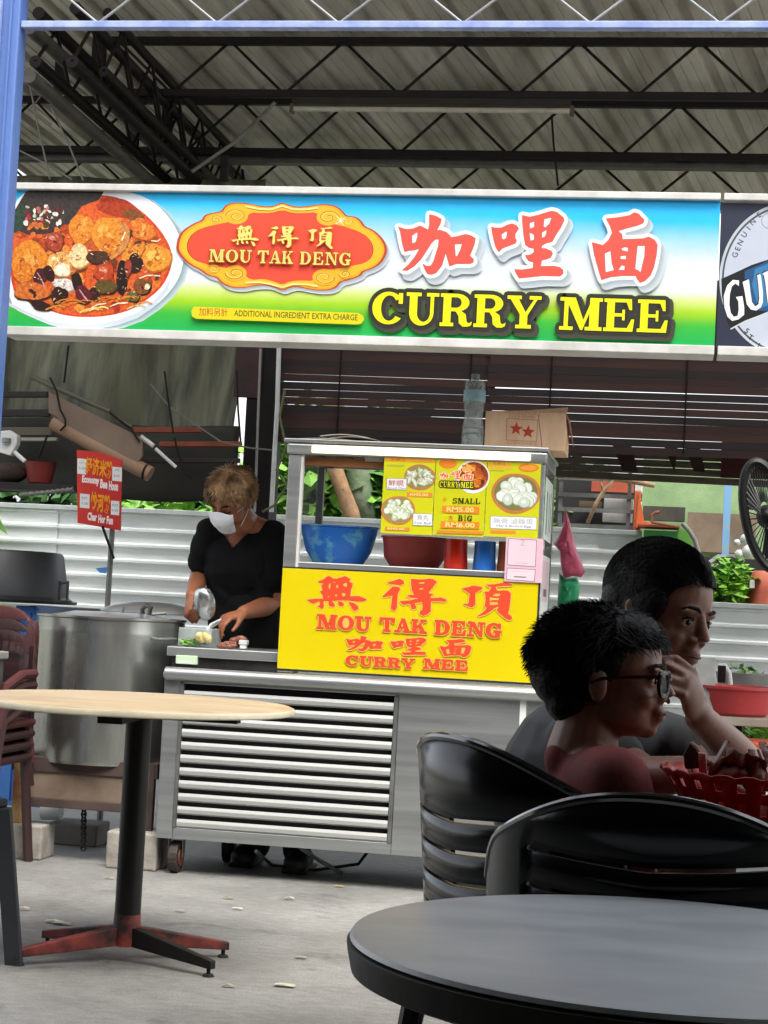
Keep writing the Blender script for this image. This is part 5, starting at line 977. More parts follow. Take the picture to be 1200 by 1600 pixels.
for ch, x, y in [('炒', 142.5, 768), ('河', 152.5, 771), ('粉', 163, 773)]: A.text(ch, x, y, 10, 29, .1, '#f2a01e', bold=.035)
for s_2, x, y, w_ in [('Char', 137, 800, 15), ('Hor', 154, 804, 11), ('Fun', 167, 806, 10)]: A.text(s_2, x, y, w_, 13, .1, '#f2e6e4', bold=.05)
A.build('printed_menu', sg)
# --- hanging bamboo-coloured roll
RY = 7.9; RM_ = mat('brown_vinyl', '#9a7b62', .6, n=3, c2='#836650', bump=.1, bs=20)
rl = thing('hanging_roll', 'brown rolled up vinyl sheet hanging aslant by strings at upper left', 'roll', PY(160, 680, RY))
a = PY(83, 660, RY); b = PY(235, 741, RY); MB().tube([a, b], .036, 20).build('roll', RM_, rl, smooth=SM)
d_ = (a-b).normalized(); MB().tube([a+d_*.002, a+d_*.012], [.024, .024], 16).build('tube_end', mat('dark_red_end', '#2a1414', .6), rl)
MB().tube([PY(229, 738, RY), PY(226, 737, RY)], .038, 18).build('tie', blk, rl)
MB().prism([PY(*q, RY-.03) for q in [(76, 612), (95, 622), (215, 681), (221, 690), (222, 712), (215, 722), (100, 668), (88, 650), (76, 645)]], (0, .02, 0)).build('sheet_flap', mat('brown_vinyl_flap', '#84705f', .65, n=4, c2='#6c5a4b'), rl)
MB().tube([PY(48, 588, RY), PY(80, 603, RY), PY(172, 643, RY)], .012, 8).tube([PY(178, 650, RY), PY(205, 668, RY)], .010, 8).build('top_rod', mat('greenish_pipe', '#5b5848', .6, n=12), rl, smooth=SM)
MB().tube([PY(220, 682, RY), PY(240, 697, RY)], .011, 8).tube([PY(243, 701, RY), PY(275, 730, RY)], .008, 8).build('white_rod', ALU, rl, smooth=SM)
MB().tube([PY(*q, RY-.05) for q in [(78, 590), (88, 610), (94, 640), (102, 655), (102, 665), (94, 673)]], .005, 6).build('string', blk, rl)
MB().tube([PY(*q, RY-.04) for q in [(172, 645), (205, 670), (218, 690)]], .006, 6).build('string', blk, rl)
for i, (pts, l) in enumerate([([(107, 540), (100, 598)], 'dark string above the left end of the brown roll'), ([(257, 580), (262, 620), (271, 678)], 'dark cord hanging down right of the brown roll'), ([(273, 684), (277, 705), (290, 740), (300, 748)], 'bent dark wire dangling over the canvas valance'), ([(370, 580), (372, 640), (376, 690)], 'black cord hanging beside the column'), ([(74, 680), (60, 716)], 'dark wire above the red pail')]):
    o = MB().tube([PY(*q, 8.0) for q in pts], .005, 6).build('cord', blk, loc=PY(*pts[0], 8)); tag(o, l, 'cord')
# --- bits at the far left: white lamp holder, red pail, dark sacks
wl = thing('wall_fan', 'small white plastic fan head at the left edge near the red pail', 'fan', PY(10, 692, 7.8)); WP = mat('white_plastic', 'x')
MB().prism([PY(*q, 7.8) for q in [(-6, 674), (14, 672), (27, 680), (26, 694), (16, 712), (-4, 706)]], (0, .05, 0)).build('housing', WP, wl, bevel=.006); MB().tube([PY(18, 702, 7.82), PY(39, 721, 7.82)], .010, 8).build('arm', WP, wl, smooth=SM); MB().lathe(PY(10, 688, 7.79), [(0, -.01), (.02, -.01), (.02, .01), (0, .012)], 12).build('hub', STD, wl)
c_ = PY(62, 755, 8.05); small('red_pail', 'dull red pail on the dark ledge at left', 'pail', MB().lathe(c_, [(0, 0), (.055, 0), (.075, .10), (.078, .10), (.07, .095), (0, .01)], 24), mat('dull_red', '#7c2420', .6, n=5, amt=.3), c_, smooth=SM)
c_ = PY(14, 752, 8.05); small('sack', 'dark brown bundle beside the red pail at left', 'sack', MB().ell(c_+V((0, 0, .04)), (.09, .06, .05)), mat('sacking', '#3b2b24', .85, n=20, bump=.5), c_, smooth=True)
a = PY(-10, 757, 8.0); b = PY(118, 762, 8.0); o = MB().bb((a.x, 7.98, b.z-.02), (b.x, 8.15, b.z+.012)).build('ledge_board', brn, loc=(a.x, 8, b.z)); tag(o, 'dark timber ledge under the red pail at left', 'ledge')
small('fluted_duct', 'grey fluted tube lying along the ledge behind the red sign', 'tube', MB().tube([PY(30+i*4, 774-i*.45, 7.95) for i in range(22)], [.012 if i % 2 else .007 for i in range(22)], 8), mat('duct', '#7a7a72', .6), PY(70, 770, 7.95))
# ================================================================ RIGHT BACKGROUND
rk = thing('steel_rack', 'dark steel rack with white papers and an orange board behind the pink bag', 'rack', PY(935, 1100, 10.6)); rk.location.z = 0
RKY = 11.15
for y_ in (746, 772, 795, 820): a = PY(872, y_, RKY); b = PY(992, y_+5, RKY); MB().bar(a, b, .02, .025).build('shelf_bar', STD, rk)
for x_ in (878, 985): a = PY(x_, 735, RKY); MB().bb((a.x-.012, RKY, 0), (a.x+.012, RKY+.03, a.z)).build('upright', STD, rk)
def pbx(nm, x0, y0, x1, y1, Y, d, m, par, **k): a = PY(x0, y0, Y); b = PY(x1, y1, Y); return MB().bb((min(a.x, b.x), Y, min(a.z, b.z)), (max(a.x, b.x), Y+d, max(a.z, b.z))).build(nm, m, par, **k)
pbx('back_board', 870, 740, 992, 822, RKY+.2, .02, mat('rack_dark', '#242423', .8, n=4), rk); pbx('orange_board', 925, 742, 990, 770, RKY+.12, .02, mat('terracotta', '#b5573a', .7, n=4), rk); pbx('paper_bundle', 944, 778, 989, 796, RKY+.03, .1, mat('paper_white', '#d8d8d4', .8, n=14, amt=.15), rk); pbx('paper_bundle', 942, 799, 987, 816, RKY+.03, .1, mat('paper_white', 'x'), rk); pbx('brown_bundle', 905, 782, 940, 794, RKY+.05, .1, mat('board', 'x'), rk)
op = thing('orange_post', 'orange painted post with a white top beside the rack', 'post', PY(997, 1100, 11.1)); op.location.z = 0
a = PY(993, 745, 11.1); MB().bb((a.x, 11.1, 0), (a.x+.04, 11.14, PY(995, 768, 11.1).z)).build('post_body', mat('orange_paint', '#cf6a3c', .5, n=5, amt=.15), op); MB().bb((a.x, 11.1, PY(995, 767, 11.1).z), (a.x+.04, 11.14, a.z)).build('white_cap', ALU, op)
MB().prism([PY(*q, 11.08) for q in [(999, 770), (1007, 815), (1020, 818), (1014, 826), (993, 824)]], (0, .02, 0)).build('gusset', mat('orange_paint', 'x'), op)
br = MB().tube([PY(*q, 10.9) for q in [(872, 742), (905, 743), (950, 744), (985, 751), (1023, 759)]], [.02, .02, .022, .02, .014], 8).tube([PY(*q, 10.9) for q in [(962, 746), (945, 765), (932, 785), (918, 818)]], [.014, .012, .012, .012], 8).tube([PY(*q, 10.9) for q in [(942, 768), (938, 748)]], .008, 6)
o = br.build('dead_branch', mat('dry_wood', '#b59a78', .85, n=12, c2='#8d7357', bump=.4), loc=PY(950, 744, 10.9), smooth=True); tag(o, 'dry bare branch lying across the rack at right', 'branch')
gx = thing('green_box', 'green painted metal box with flower mark on the end of the tall fence', 'box', PY(1040, 870, 10.85))
pbx('front_face', 1006, 828, 1057, 884, 10.85, .25, mat('green_paint', '#3f8f45', .5, n=5, c2='#2f7738'), gx); pbx('side_face', 1058, 827, 1081, 868, 10.87, .2, mat('light_green_paint', '#7dbb56', .5, n=7, c2='#62a345'), gx); pbx('top_board', 996, 819, 1062, 825, 10.83, .27, mat('terracotta', 'x'), gx)
A = Art(10.849); A.ellipse(1027, 845, 3.5, 5, '#cfe0ea'); 
for s_3 in (-1, 1): A.line([(1027+s_3*6, 852), (1027+s_3*13, 842)], 1.6, '#7a3a34'); A.line([(1027+s_3*10, 850), (1027+s_3*13, 852)], 1.4, '#5a8f4a')
A.build('flower_mark', gx)
small('curved_hose', 'grey hose arching down right of the green box', 'hose', MB().tube([PY(*q, 10.8) for q in [(1066, 818), (1076, 828), (1086, 845), (1091, 862), (1093, 885)]], .014, 8), mat('grey_hose', '#8d8f86', .5), PY(1093, 885, 10.8), smooth=SM)
small('rusty_bracket', 'bent rusty metal bracket on top of the green box', 'bracket', MB().tube([PY(*q, 10.8) for q in [(1018, 815), (1018, 805), (1024, 801), (1031, 800)]], .012, 6).tube([PY(1018, 816, 10.8), PY(1058, 823, 10.8)], .010, 6), mat('terracotta2', '#9a6248', .8, n=9), PY(1018, 815, 10.8))
bp = thing('blue_pole', 'faded blue pole on a splayed foot behind the fence at right', 'pole', PY(1134, 1100, 11.5)); bp.location.z = 0
a = PY(1140, 752, 11.5); b = PY(1133, 872, 11.5); MB().bb((b.x-.022, 11.5, 0), (b.x+.022, 11.54, a.z)).build('pole_body', mat('faded_blue', '#6f9cc4', .6, n=6, c2='#9c9a6c', thr=(.3, .45)), bp)
MB().tube([PY(1108, 880, 11.4), PY(1122, 870, 11.45), PY(1145, 870, 11.45), PY(1162, 876, 11.4)], .016, 8).build('splayed_foot', STD, bp, smooth=SM)
mb = MB(); c_ = PY(1138, 912, 11.25); leaves(mb, c_, (.16, .15, .17), 420, .07, rn_, droop=.1, hollow=.2)
pn = thing('potted_greens', 'bright green leafy plants behind the fence at right', 'plant', c_); pn.location.z = 1.0; mb.build('leaves', leaf_mat('leaf_lime', '#8fc23a', '#5a9426'), pn)['kind'] = 'stuff'; MB().lathe((c_.x, 11.25, .9), [(0, 0), (.10, 0), (.14, .2), (.13, .2), (0, .15)], 16).build('pot', mat('terracotta', 'x'), pn)
c_ = PY(1203, 946, 11.2); brl = thing('orange_barrel', 'orange plastic barrel behind the fence at the right edge', 'barrel', (c_.x, 11.3, .6)); MB().lathe((c_.x, 11.3, .6), [(0, 0), (.135, 0), (.14, .02), (.14, .35), (.146, .36), (.14, .37), (.14, .70), (.12, .80), (.1, .82), (0, .82)], 28).build('barrel_body', mat('orange_barrel', '#c9705a', .55, n=6, c2='#b0553e'), brl, smooth=SM)
MB().bb((c_.x-.128, 11.155, c_.z+.1), (c_.x-.098, 11.175, c_.z+.15)).build('label', ALU, brl)
mb = MB(); [mb.ell(PY(x, y, 11.2), r, seg=12, rings=8) for x, y, r in [(1164, 842, .03), (1152, 848, .022), (1170, 862, .045), (1155, 866, .03)]]
small('tap_fittings', 'cluster of white pipe fittings behind the orange barrel', 'pipe fittings', mb, mat('white_pvc', 'x'), PY(1164, 860, 11.2), smooth=True)
# fan head in the foreground at the right edge
FY = 4.6
fn = thing('pedestal_fan', 'dark pedestal fan head seen nearly edge on at the right edge', 'fan', PY(1195, 840, FY)); fm = mat('fan_dark', '#1c1d1e', .45, n=5)
def fr(a, s=1., dx=0, dy=0): c = PY(1196+dx, 806, FY); t_ = .10; x = .052*cos(a)*s; z = .135*sin(a)*s; return c+V((x*cos(.25)-z*sin(-.24)*-1*.9+0, dy, z+x*.1))
MB().tube([fr(2*pi*k/40) for k in range(41)], .012, 8, cap=False).build('rim_ring', fm, fn, smooth=SM)
MB().tube([fr(2*pi*k/40, 1, 5, .06) for k in range(41)], .008, 8, cap=False).build('rear_ring', fm, fn, smooth=SM)
mb = MB()
for k in range(40): mb.tube([fr(2*pi*k/40+.05, .98), fr(2*pi*k/40+.2, .25, 0, -.03)], .0016, 4)
o = mb.build('guard_wires', fm, fn)
MB().ell(fr(0, 0, 2, .02), (.025, .05, .03)).build('motor', fm, fn, smooth=True)
for k in range(3):
    a_ = k*2.09+.4; MB().add([fr(a_, .15, 0, .01), fr(a_-.45, .8, 0, .02), fr(a_, .88, 0, .025), fr(a_+.45, .8, 0, .04)], [(0, 1, 2, 3)]).build('blade', mat('blade_grey', '#4a4d4e', .3), fn, solid=.003)
c = PY(1235, 900, FY+.02); MB().tube([(c.x, FY+.06, 0), (c.x, FY+.06, c.z+.18)], .012, 8).build('pole', fm, fn, smooth=SM)
# white post, rail, red trough and low things in front of the fence
WPm = mat('white_painted_wood', '#c6c9c6', .6, n=7, c2='#a3a6a2')
wp = thing('white_post', 'white grooved post standing behind the woman\'s hand', 'post', PY(1102, 1200, 8.0)); wp.location.z = 0
a = PY(1086, 1026, 8.0); b = PY(1119, 1028, 8.0); MB().bb((a.x, 8.0, 0), (b.x, 8.08, a.z)).build('post_body', WPm, wp, bevel=.004)
MB().bb((a.x+.022, 7.994, .1), (a.x+.032, 8.0, a.z-.12)).build('bead', WPm, wp); MB().bb((a.x+.06, 7.994, .1), (a.x+.07, 8.0, a.z-.12)).build('bead', WPm, wp)
rt = thing('low_table', 'pale low bench carrying the faded red basin at right', 'bench', (.5, 8.0, 0)); z_ = PY(1160, 1122, 7.9).z
MB().bb((b.x+.01, 7.9, z_-.035), (1.2, 8.3, z_)).build('top_rail', mat('cream_rail', '#bdb6a4', .6, n=6), rt, bevel=.004)
for x_ in (PY(1154, 1150, 7.95).x, 1.1): MB().bb((x_-.012, 7.92, 0), (x_+.012, 7.96, z_-.036)).build('leg', mat('cream_rail', 'x') if x_ > 1 else blk, rt)
a = PY(1119, 1072, 7.95); b = PY(1119, 1117, 7.95)
small('plastic_basin', 'faded red basin on the pale bench behind the white post', 'basin', MB().lathe((PY(1147, 1117, 8.12).x, 8.12, z_+.001), [(0, 0), (.135, 0), (.15, .012), (.178, a.z-z_-.012), (.19, a.z-z_-.012), (.19, a.z-z_), (.172, a.z-z_), (.14, .02), (0, .01)], 40), mat('faded_red', '#bf4242', .5, n=5, c2='#a63434'), (PY(1147, 1117, 8.12).x, 8.12, z_), smooth=SM)
c_ = PY(1172, 1062, 8.5); small('mortar_bowl', 'grey stone mortar with a plant behind the faded red basin', 'planter', MB().lathe(c_+V((0, 0, -.12)), [(0, 0), (.12, 0), (.16, .15), (.14, .15), (0, .1)], 24), mat('stone_grey', '#8f9290', .8, n=12), c_, smooth=SM)
mb = MB(); leaves(mb, PY(1160, 1052, 8.5), (.09, .06, .05), 70, .04, rn_); small('seedlings', 'small green seedlings in the stone mortar', 'plant', mb, LEAFB, PY(1160, 1052, 8.5))
mb = MB(); leaves(mb, PY(1185, 1145, 9.3), (.35, .25, .12), 500, .07, rn_); small('ground_weeds', 'low weeds growing under the bench at right', 'weeds', mb, LEAFB, PY(1185, 1150, 9.3)); 
a = PY(1150, 1165, 7.7); small('orange_tray', 'orange plastic tray low at the right edge beyond the table', 'tray', MB().bb((PY(1159, 1160, 7.6).x, 7.6, PY(1159, 1176, 7.6).z), (.9, 7.9, PY(1159, 1159, 7.6).z)), mat('orange_tray', '#cf5a30', .5, n=4, amt=.15), (.6, 7.6, .3), bevel=.006)
small('spoon_holder', 'dark holder beside the white post behind the faded red basin', 'holder', MB().bb(PY(1122, 1045, 8.1)+V((0, 0, -.06)), PY(1134, 1040, 8.15)), blk, PY(1125, 1050, 8.1), bevel=.004)
small('white_jug', 'white jug handle curving behind the faded red basin', 'jug', MB().tube([PY(*q, 8.15) for q in [(1122, 1041), (1132, 1040), (1139, 1052), (1141, 1070)]], .012, 8), WP, PY(1132, 1045, 8.15), smooth=SM)
# ================================================================ PEOPLE
def basis(yaw, pitch=0, roll=0):
    """columns: right, forward, up.  yaw 0 faces the camera (-Y), +90 faces +X"""
    return Matrix.Rotation(radians(yaw)+pi, 3, 'Z') @ Matrix.Rotation(radians(-pitch), 3, 'X') @ Matrix.Rotation(radians(roll), 3, 'Y')
def head(mb, o, M, s=1., neck=.11, wide=1.):
    L = lambda x, y, z: V(o)+M@V((x*s*wide, y*s, z*s))
    E_ = lambda c, r, R=None: mb.ell(L(*c), [q*s for q in r], M if R is None else M@R, 20, 14)
    E_((0, -.012, .142), (.074*wide, .094, .086)); E_((0, -.045, .12), (.066*wide, .07, .075)); E_((0, .03, .135), (.066*wide, .064, .075))
    E_((0, .030, .085), (.060*wide, .062, .080)); E_((0, .030, .040), (.050*wide, .052, .040)); E_((0, .066, .013), (.021, .021, .015)); E_((0, .045, .02), (.036*wide, .036, .02))
    for sx in (-1, 1):
        E_((sx*.031, .058, .068), (.022, .026, .024)); E_((sx*.036, .03, .045), (.02, .04, .028)); E_((sx*.026, .084, .121), (.024, .011, .008), Matrix.Rotation(sx*.15, 3, 'Y'))
        E_((sx*.031, .074, .100), (.0145, .0135, .0105)); E_((sx*.0125, .094, .067), (.0085, .010, .0075))
        E_((sx*.076, -.008, .090), (.008, .018, .030), Matrix.Rotation(sx*.25, 3, 'Z')); E_((sx*.080, -.014, .106), (.006, .012, .014), Matrix.Rotation(sx*.4, 3, 'Z'))
    mb.tube([L(0, .088, .118), L(0, .097, .098), L(0, .107, .078), L(0, .109, .071)], [.007*s, .0085*s, .0105*s, .0115*s], 10)
    E_((0, .088, .046), (.023, .014, .0085)); E_((0, .093, .0475), (.015, .011, .0055)); E_((0, .088, .034), (.019, .013, .0075)); E_((0, .080, .056), (.024, .016, .012)); E_((0, .078, .027), (.018, .013, .010))
    mb.tube([L(0, -.02, .06), L(0, -.028, .0), L(0, -.036, -neck)], [.050*s, .047*s, .055*s], 16)
    return L
def face_bits(L, s, t, skin_dark='#6e3a32', M=None, closed=False):
    EW = mat('eye_white', '#d8d2c8', .25, amt=.05); IR = mat('eye_dark', '#17100c', .15)
    for sx in (-1, 1):
        c = L(sx*.0315, .0755, .1)
        if not closed: e = MB().ell(c, .0115*s, None, 16, 10).build('eye', EW, t, smooth=True)
        f = (L(sx*.0335, .0895, .0985)-c).normalized()
        if not closed: MB().ell(c+f*.0085*s, (.0058*s,)*3, None, 12, 8).build('iris', IR, e, smooth=True)
        dz_ = -.013 if closed else 0
        MB().tube([L(sx*.019, .0865, .1035+dz_*.3), L(sx*.027, .0905, .1075+dz_), L(sx*.038, .087, .107+dz_), L(sx*.046, .078, .1025+dz_*.4)], [.0012*s, .0022*s, .0024*s, .0014*s], 6).build('eyelashes', IR, t)
        MB().tube([L(sx*.014, .0955, .120), L(sx*.026, .096, .1265), L(sx*.040, .088, .1265), L(sx*.050, .075, .121)], [.002*s, .004*s, .0035*s, .0015*s], 6).build('eyebrow', mat('brow_hair', '#1d1512', .8), t)
    MB().tube([L(-.020, .092, .0405), L(-.01, .1005, .0415), L(0, .102, .0405), L(.01, .1005, .0415), L(.020, .092, .0405)], [.0012*s, .0024*s, .002*s, .0024*s, .0012*s], 6).build('mouth_line', mat('lip_line', '#4a1f1c', .5), t)
def hand(mb, w, fwd, pn, curls, s=1., thumb=(.5, 1), spread=.16, side=1):
    """w wrist, fwd towards the fingers, pn palm normal; curls: bend per finger"""
    f = V(fwd).normalized(); n = V(pn); n = (n-f*n.dot(f)).normalized(); r = f.cross(n)*side
    M = Matrix((r, f, n)).transposed(); mb.ell(w+f*.048*s, (.040*s, .052*s, .016*s), M, 16, 10); mb.ell(w+f*.012*s, (.027*s, .03*s, .018*s), M, 14, 8); mb.ell(w+f*.03*s-r*.024*s+n*.006*s, (.018*s, .03*s, .014*s), M, 12, 8)
    LEN = [(.040, .026, .019), (.044, .029, .021), (.041, .027, .020), (.032, .021, .017)]
    for i, (a, b, c) in enumerate(LEN):
        q = w+f*(.088-.004*abs(i-1.2))*s+r*(-.030+.020*i)*s; ang = 0; d0 = (f+r*(i-1.4)*spread).normalized(); pts = [q-d0*.03*s, q]
        for L_, k in ((a, 1), (b, 1.15), (c, .8)):
            ang += curls[i]*k; d = d0*cos(ang)+n*sin(ang); q = q+d*L_*s; pts.append(q)
        mb.tube(pts, [.0095*s, .0095*s, .0088*s, .0078*s, .0062*s], 10); 
        for p_, r_ in zip(pts[1:], (.0097, .009, .0082, .0066)): mb.ell(p_, r_*s, None, 10, 7)
    tb, to = thumb; q = w+f*.025*s-r*.026*s; d = (f*.75-r*(.75*(1-tb)+.15)+n*tb*to).normalized(); pts = [w+f*.01*s-r*.012*s, q, q+d*.034*s]; d2 = (d+f*.5+n*.35*tb).normalized(); pts += [pts[-1]+d2*.030*s]; d3 = (d2+f*.2+r*.25*tb).normalized(); pts += [pts[-1]+d3*.022*s]
    mb.tube(pts, [.015*s, .014*s, .0115*s, .0098*s, .0078*s], 10); mb.ell(pts[-1], .0082*s, None, 10, 7)
def limb(mb, pts, rs, seg=16):
    pts = [V(p) for p in pts]; P, Rr = [], []
    for i in range(len(pts)-1):
        for k in range(5): t = k/5; P.append(pts[i].lerp(pts[i+1], t)); Rr.append(rs[i]+(rs[i+1]-rs[i])*t)
    P.append(pts[-1]); Rr.append(rs[-1]); mb.tube(P, Rr, seg)
    for p, r in zip(pts, rs): mb.ell(p, r*.995, None, 14, 10)
def hair_mesh(t, L, s, m, n, length, seed, lumps, flow, hug=.1, ruff=1, r=.0011, wide=1., zcut=None, jit=.35, keepf=None, c0=(0, -.014, .142), rad=(.080, .099, .090), name='hair'):
    """cap of hair plus many tapered locks"""
    rn = random.Random(seed); mb = MB(); Mx = None
    for c, rr_ in lumps: 
        c_ = L(*c); ax = (L(1, 0, 0)-L(0, 0, 0)).normalized(); ay = (L(0, 1, 0)-L(0, 0, 0)).normalized(); az = ax.cross(ay); MM = Matrix((ax, ay, az)).transposed(); mb.ell(c_, [q*s for q in rr_], MM, 24, 16)
    cap = remesh(mb, name, m, t, .005, 3)
    # ruffle the cap
    ruffle(cap.data, lambda c: .004*ruff*s*noise.noise(c*90))
    mb = MB(); k = 0
    while k < n:
        d = V((rn.gauss(0, 1), rn.gauss(0, 1), rn.gauss(0, 1))).normalized()
        x, y, z = c0[0]+d.x*rad[0]*wide, c0[1]+d.y*rad[1], c0[2]+d.z*rad[2]
        if not keepf(d, x, y, z): continue
        k += 1; fl = V(flow(d, x, y, z))+V((rn.gauss(0, jit), rn.gauss(0, jit), rn.gauss(0, jit))); fl = (fl-d*min(0, fl.dot(d))*.8).normalized(); ln = length*rn.uniform(.5, 1.25)
        p = V((x, y, z))*1; pts = []; ku = rn.uniform(.3, 1.6)
        for j in range(5):
            q_ = V(((p.x-c0[0])/(rad[0]*wide), (p.y-c0[1])/rad[1], (p.z-c0[2])/rad[2])); tq = 1.0+hug*(j/4)**1.5*ku; q_ = q_.normalized()*(q_.length*.15+tq*.85); p = V((c0[0]+q_.x*rad[0]*wide, c0[1]+q_.y*rad[1], c0[2]+q_.z*rad[2]))
            pts.append(L(*p)); p = p+fl*ln/4; fl = (fl+V((0, 0, -.10))+V((rn.gauss(0, .12), rn.gauss(0, .12), 0))).normalized()
        mb.tube(pts, [r*2.2*s, r*2*s, r*1.6*s, r*1.0*s, r*.25*s], 3, cap=False)
    o = mb.build('hair_strands', m, cap); o['kind'] = 'stuff'; return cap
# ---------------------------------------------------------------- the cook
SK = mat('skin_tan', '#a96c4c', .5, n=9, c2='#965a3e', spec=.4, sss=.08, bump=.05, bs=300)
cook = thing('person', 'cook in black v neck shirt and white mask, brown bleached hair, looking down', 'person', (-1.62, 7.25, 0))
YB = 7.38
mb = MB(); HS = 1.0
Mh = basis(-24, 35, -6)
hp = PY(370, 814, 7.26)                                   # under the chin
Lh = head(mb, hp, Mh, HS, neck=.04)
nk = PY(384, 822, 7.38); sL = PY(330, 833, 7.38); sR = PY(424, 838, 7.38); ch = PY(378, 885, 7.39); wa = PY(382, 985, 7.39); hi = PY(388, 1050, 7.4)
limb(mb, [Lh(0, -.03, .03), nk+V((0, 0, .01))], [.052, .058])
mb.ell(ch, (.155, .105, .17)); mb.ell(wa, (.135, .10, .17)); mb.ell(hi, (.15, .11, .12)); limb(mb, [sL, nk, sR], [.058, .06, .058])
eL = PY(311, 903, 7.42); hL = PY(300, 930, 7.12); eR = PY(424, 945, 7.38); hR = PY(380, 957, 7.14)
limb(mb, [sL, eL], [.052, .041]); limb(mb, [eL, eL.lerp(hL, .4), hL], [.041, .038, .027]); limb(mb, [sR, eR], [.052, .042]); limb(mb, [eR, eR.lerp(hR, .35), hR], [.043, .041, .028])
hand(mb, hL, (.0, -.45, -.75), (.55, .3, -.25), [1.15, 1.2, 1.2, 1.2], 1.0, (.8, 1), .05)
hand(mb, hR, PY(345, 968, 7.06)-hR, (-.2, -.1, -1), [.45, .6, .75, .85], 1.0, (.7, .8), .03, -1)
for k, (a, b) in enumerate([((390, 1060), (-1.60, 7.16)), ((412, 1060), (-1.45, 7.22))]):
    p = PY(*a, 7.4); limb(mb, [p, V((p.x*.5+b[0]*.5, 7.36, .48)), V((b[0], b[1]+.1, .1)), V((b[0], b[1]+.06, .05))], [.085, .06, .045, .04])
remesh(mb, 'body', SK, cook, .0045, 8)
face_bits(Lh, HS, cook, closed=True)
# black shirt
BS = mat('black_cotton', '#121214', .85, n=6, c2='#0b0b0c', bump=.25, bs=25, spec=.2)
mb = MB(); mb.ell(ch, (.160, .112, .165)); mb.ell(wa, (.150, .11, .2)); mb.ell(hi, (.155, .118, .12)); limb(mb, [sL+V((.008, 0, -.006)), nk+V((0, .02, -.036)), sR+V((-.004, 0, -.006))], [.060, .062, .060])
for sx in (-1, 1): limb(mb, [ch+V((sx*.085, 0, .06)), wa+V((sx*.072, 0, 0)), hi+V((sx*.075, 0, -.04))], [.076, .078, .078])
limb(mb, [sL, sL.lerp(eL, .62)], [.064, .063]); limb(mb, [sR, sR.lerp(eR, .66)], [.066, .066])
shirt = remesh(mb, 'shirt', BS, cook, .006, 6)
# cut the v neck: drop faces within the v in front of the chest
me = shirt.data; bmv = bmesh.new(); bmv.from_mesh(me); base = wloc(shirt)
va, vb, vc = PY(340, 826, 7.3), PY(404, 812, 7.3), PY(365, 857, 7.3)
def invee(p):
    w_ = p+base
    if w_.y > 7.40: return False
    q = [(va.x, va.z), (vb.x, vb.z), (vb.x, vb.z+.1), (va.x, va.z+.1)]; 
    return inside((w_.x, w_.z), [(va.x, va.z), (vc.x, vc.z), (vb.x, vb.z), (vb.x+.02, vb.z+.12), (va.x, va.z+.12)])
bmesh.ops.delete(bmv, geom=[f for f in bmv.faces if invee(f.calc_center_median())], context='FACES'); bmv.to_mesh(me); bmv.free()
def cloth(c):
    w_ = c+base; return .006+.004*noise.noise(V((w_.x*9, w_.y*9, w_.z*16)))+.006*sin(w_.z*55+w_.x*32+6*noise.noise(w_*6))*max(0, noise.noise(w_*5+V((3, 1, 2)))+.3)
ruffle(me, cloth)
# trousers and boots
TR = mat('dark_trousers', '#17181b', .9, n=6)
mb = MB()
for k, (a, b) in enumerate([((390, 1060), (-1.60, 7.16)), ((412, 1060), (-1.45, 7.22))]):
    p = PY(*a, 7.4); limb(mb, [p, V((p.x*.5+b[0]*.5, 7.36, .48)), V((b[0], b[1]+.1, .16))], [.105, .078, .066])
mb.ell(hi+V((0, 0, -.05)), (.165, .125, .12)); remesh(mb, 'trousers', TR, cook, .008, 4)
RB = mat('black_rubber', 'x')
for i, (x, y, dx) in enumerate([(-1.60, 7.16, -.02), (-1.42, 7.10, .03)]):
    mb = MB(); limb(mb, [(x, y+.08, .24), (x, y+.07, .07)], [.068, .058]); mb.ell((x+dx, y-.0, .045), (.052, .13, .045)); mb.ell((x+dx, y-.07, .04), (.054, .06, .038)); mb.box((x+dx, y, .010), (.10, .25, .018)); remesh(mb, 'boot', RB, cook, .007, 3)
# mask
mb = MB(); MK = mat('mask_white', '#e6e8ea', .7, n=12, amt=.05)
def mk(u, v):
    a = -1.2+2.4*u; z = .101-.108*v; k = cos(a*.85)
    y = .057+.061*k**.8-.013*abs(v-.45)*2*k + (.012*k**6 if .1 < v < .6 else 0); x = .066*sin(a)*(1-.28*v*v)
    z += (.0-.010*(1-k)*(1 if v < .5 else -1.4)) + (.006*cos(a*3) if v < .1 else 0); return Lh(x, y-.012*v*v, z)
o = mb.grid(22, 12, mk).build('face_mask', MK, cook, smooth=True, solid=.0016)
for sx in (-1, 1):
    for z in (.083, .015): MB().tube([Lh(sx*.060, .056, z), Lh(sx*.074, .02, z*.6+.04), Lh(sx*.079, -.014, .098 if z > .05 else .082)], .0012, 6).build('ear_loop', MK, o)
HB = mat('bleached_hair', '#b8946a', .6, n=14, c2='#4a3424', thr=(.36, .58), spec=.5, bump=.4, bs=200)
def keep_c(d, x, y, z): return (z > .148 and y < .055) or (y < -.02 and z > .075) or (y <= .02 and z > .12) or (y >= .055 and z > .178)
hair_mesh(cook, Lh, HS, HB, 4200, .062, 2, [((0, -.018, .150), (.079, .097, .084)), ((0, -.05, .12), (.072, .066, .068)), ((0, .03, .180), (.062, .058, .042))],
          lambda d, x, y, z: (d.x*.35+(.25 if x > 0 else -.25), .55 if y > -.03 else -.2, -.45+(.35 if z > .21 else 0)), keepf=keep_c, jit=.16, hug=.22, r=.0014, rad=(.083, .101, .092))
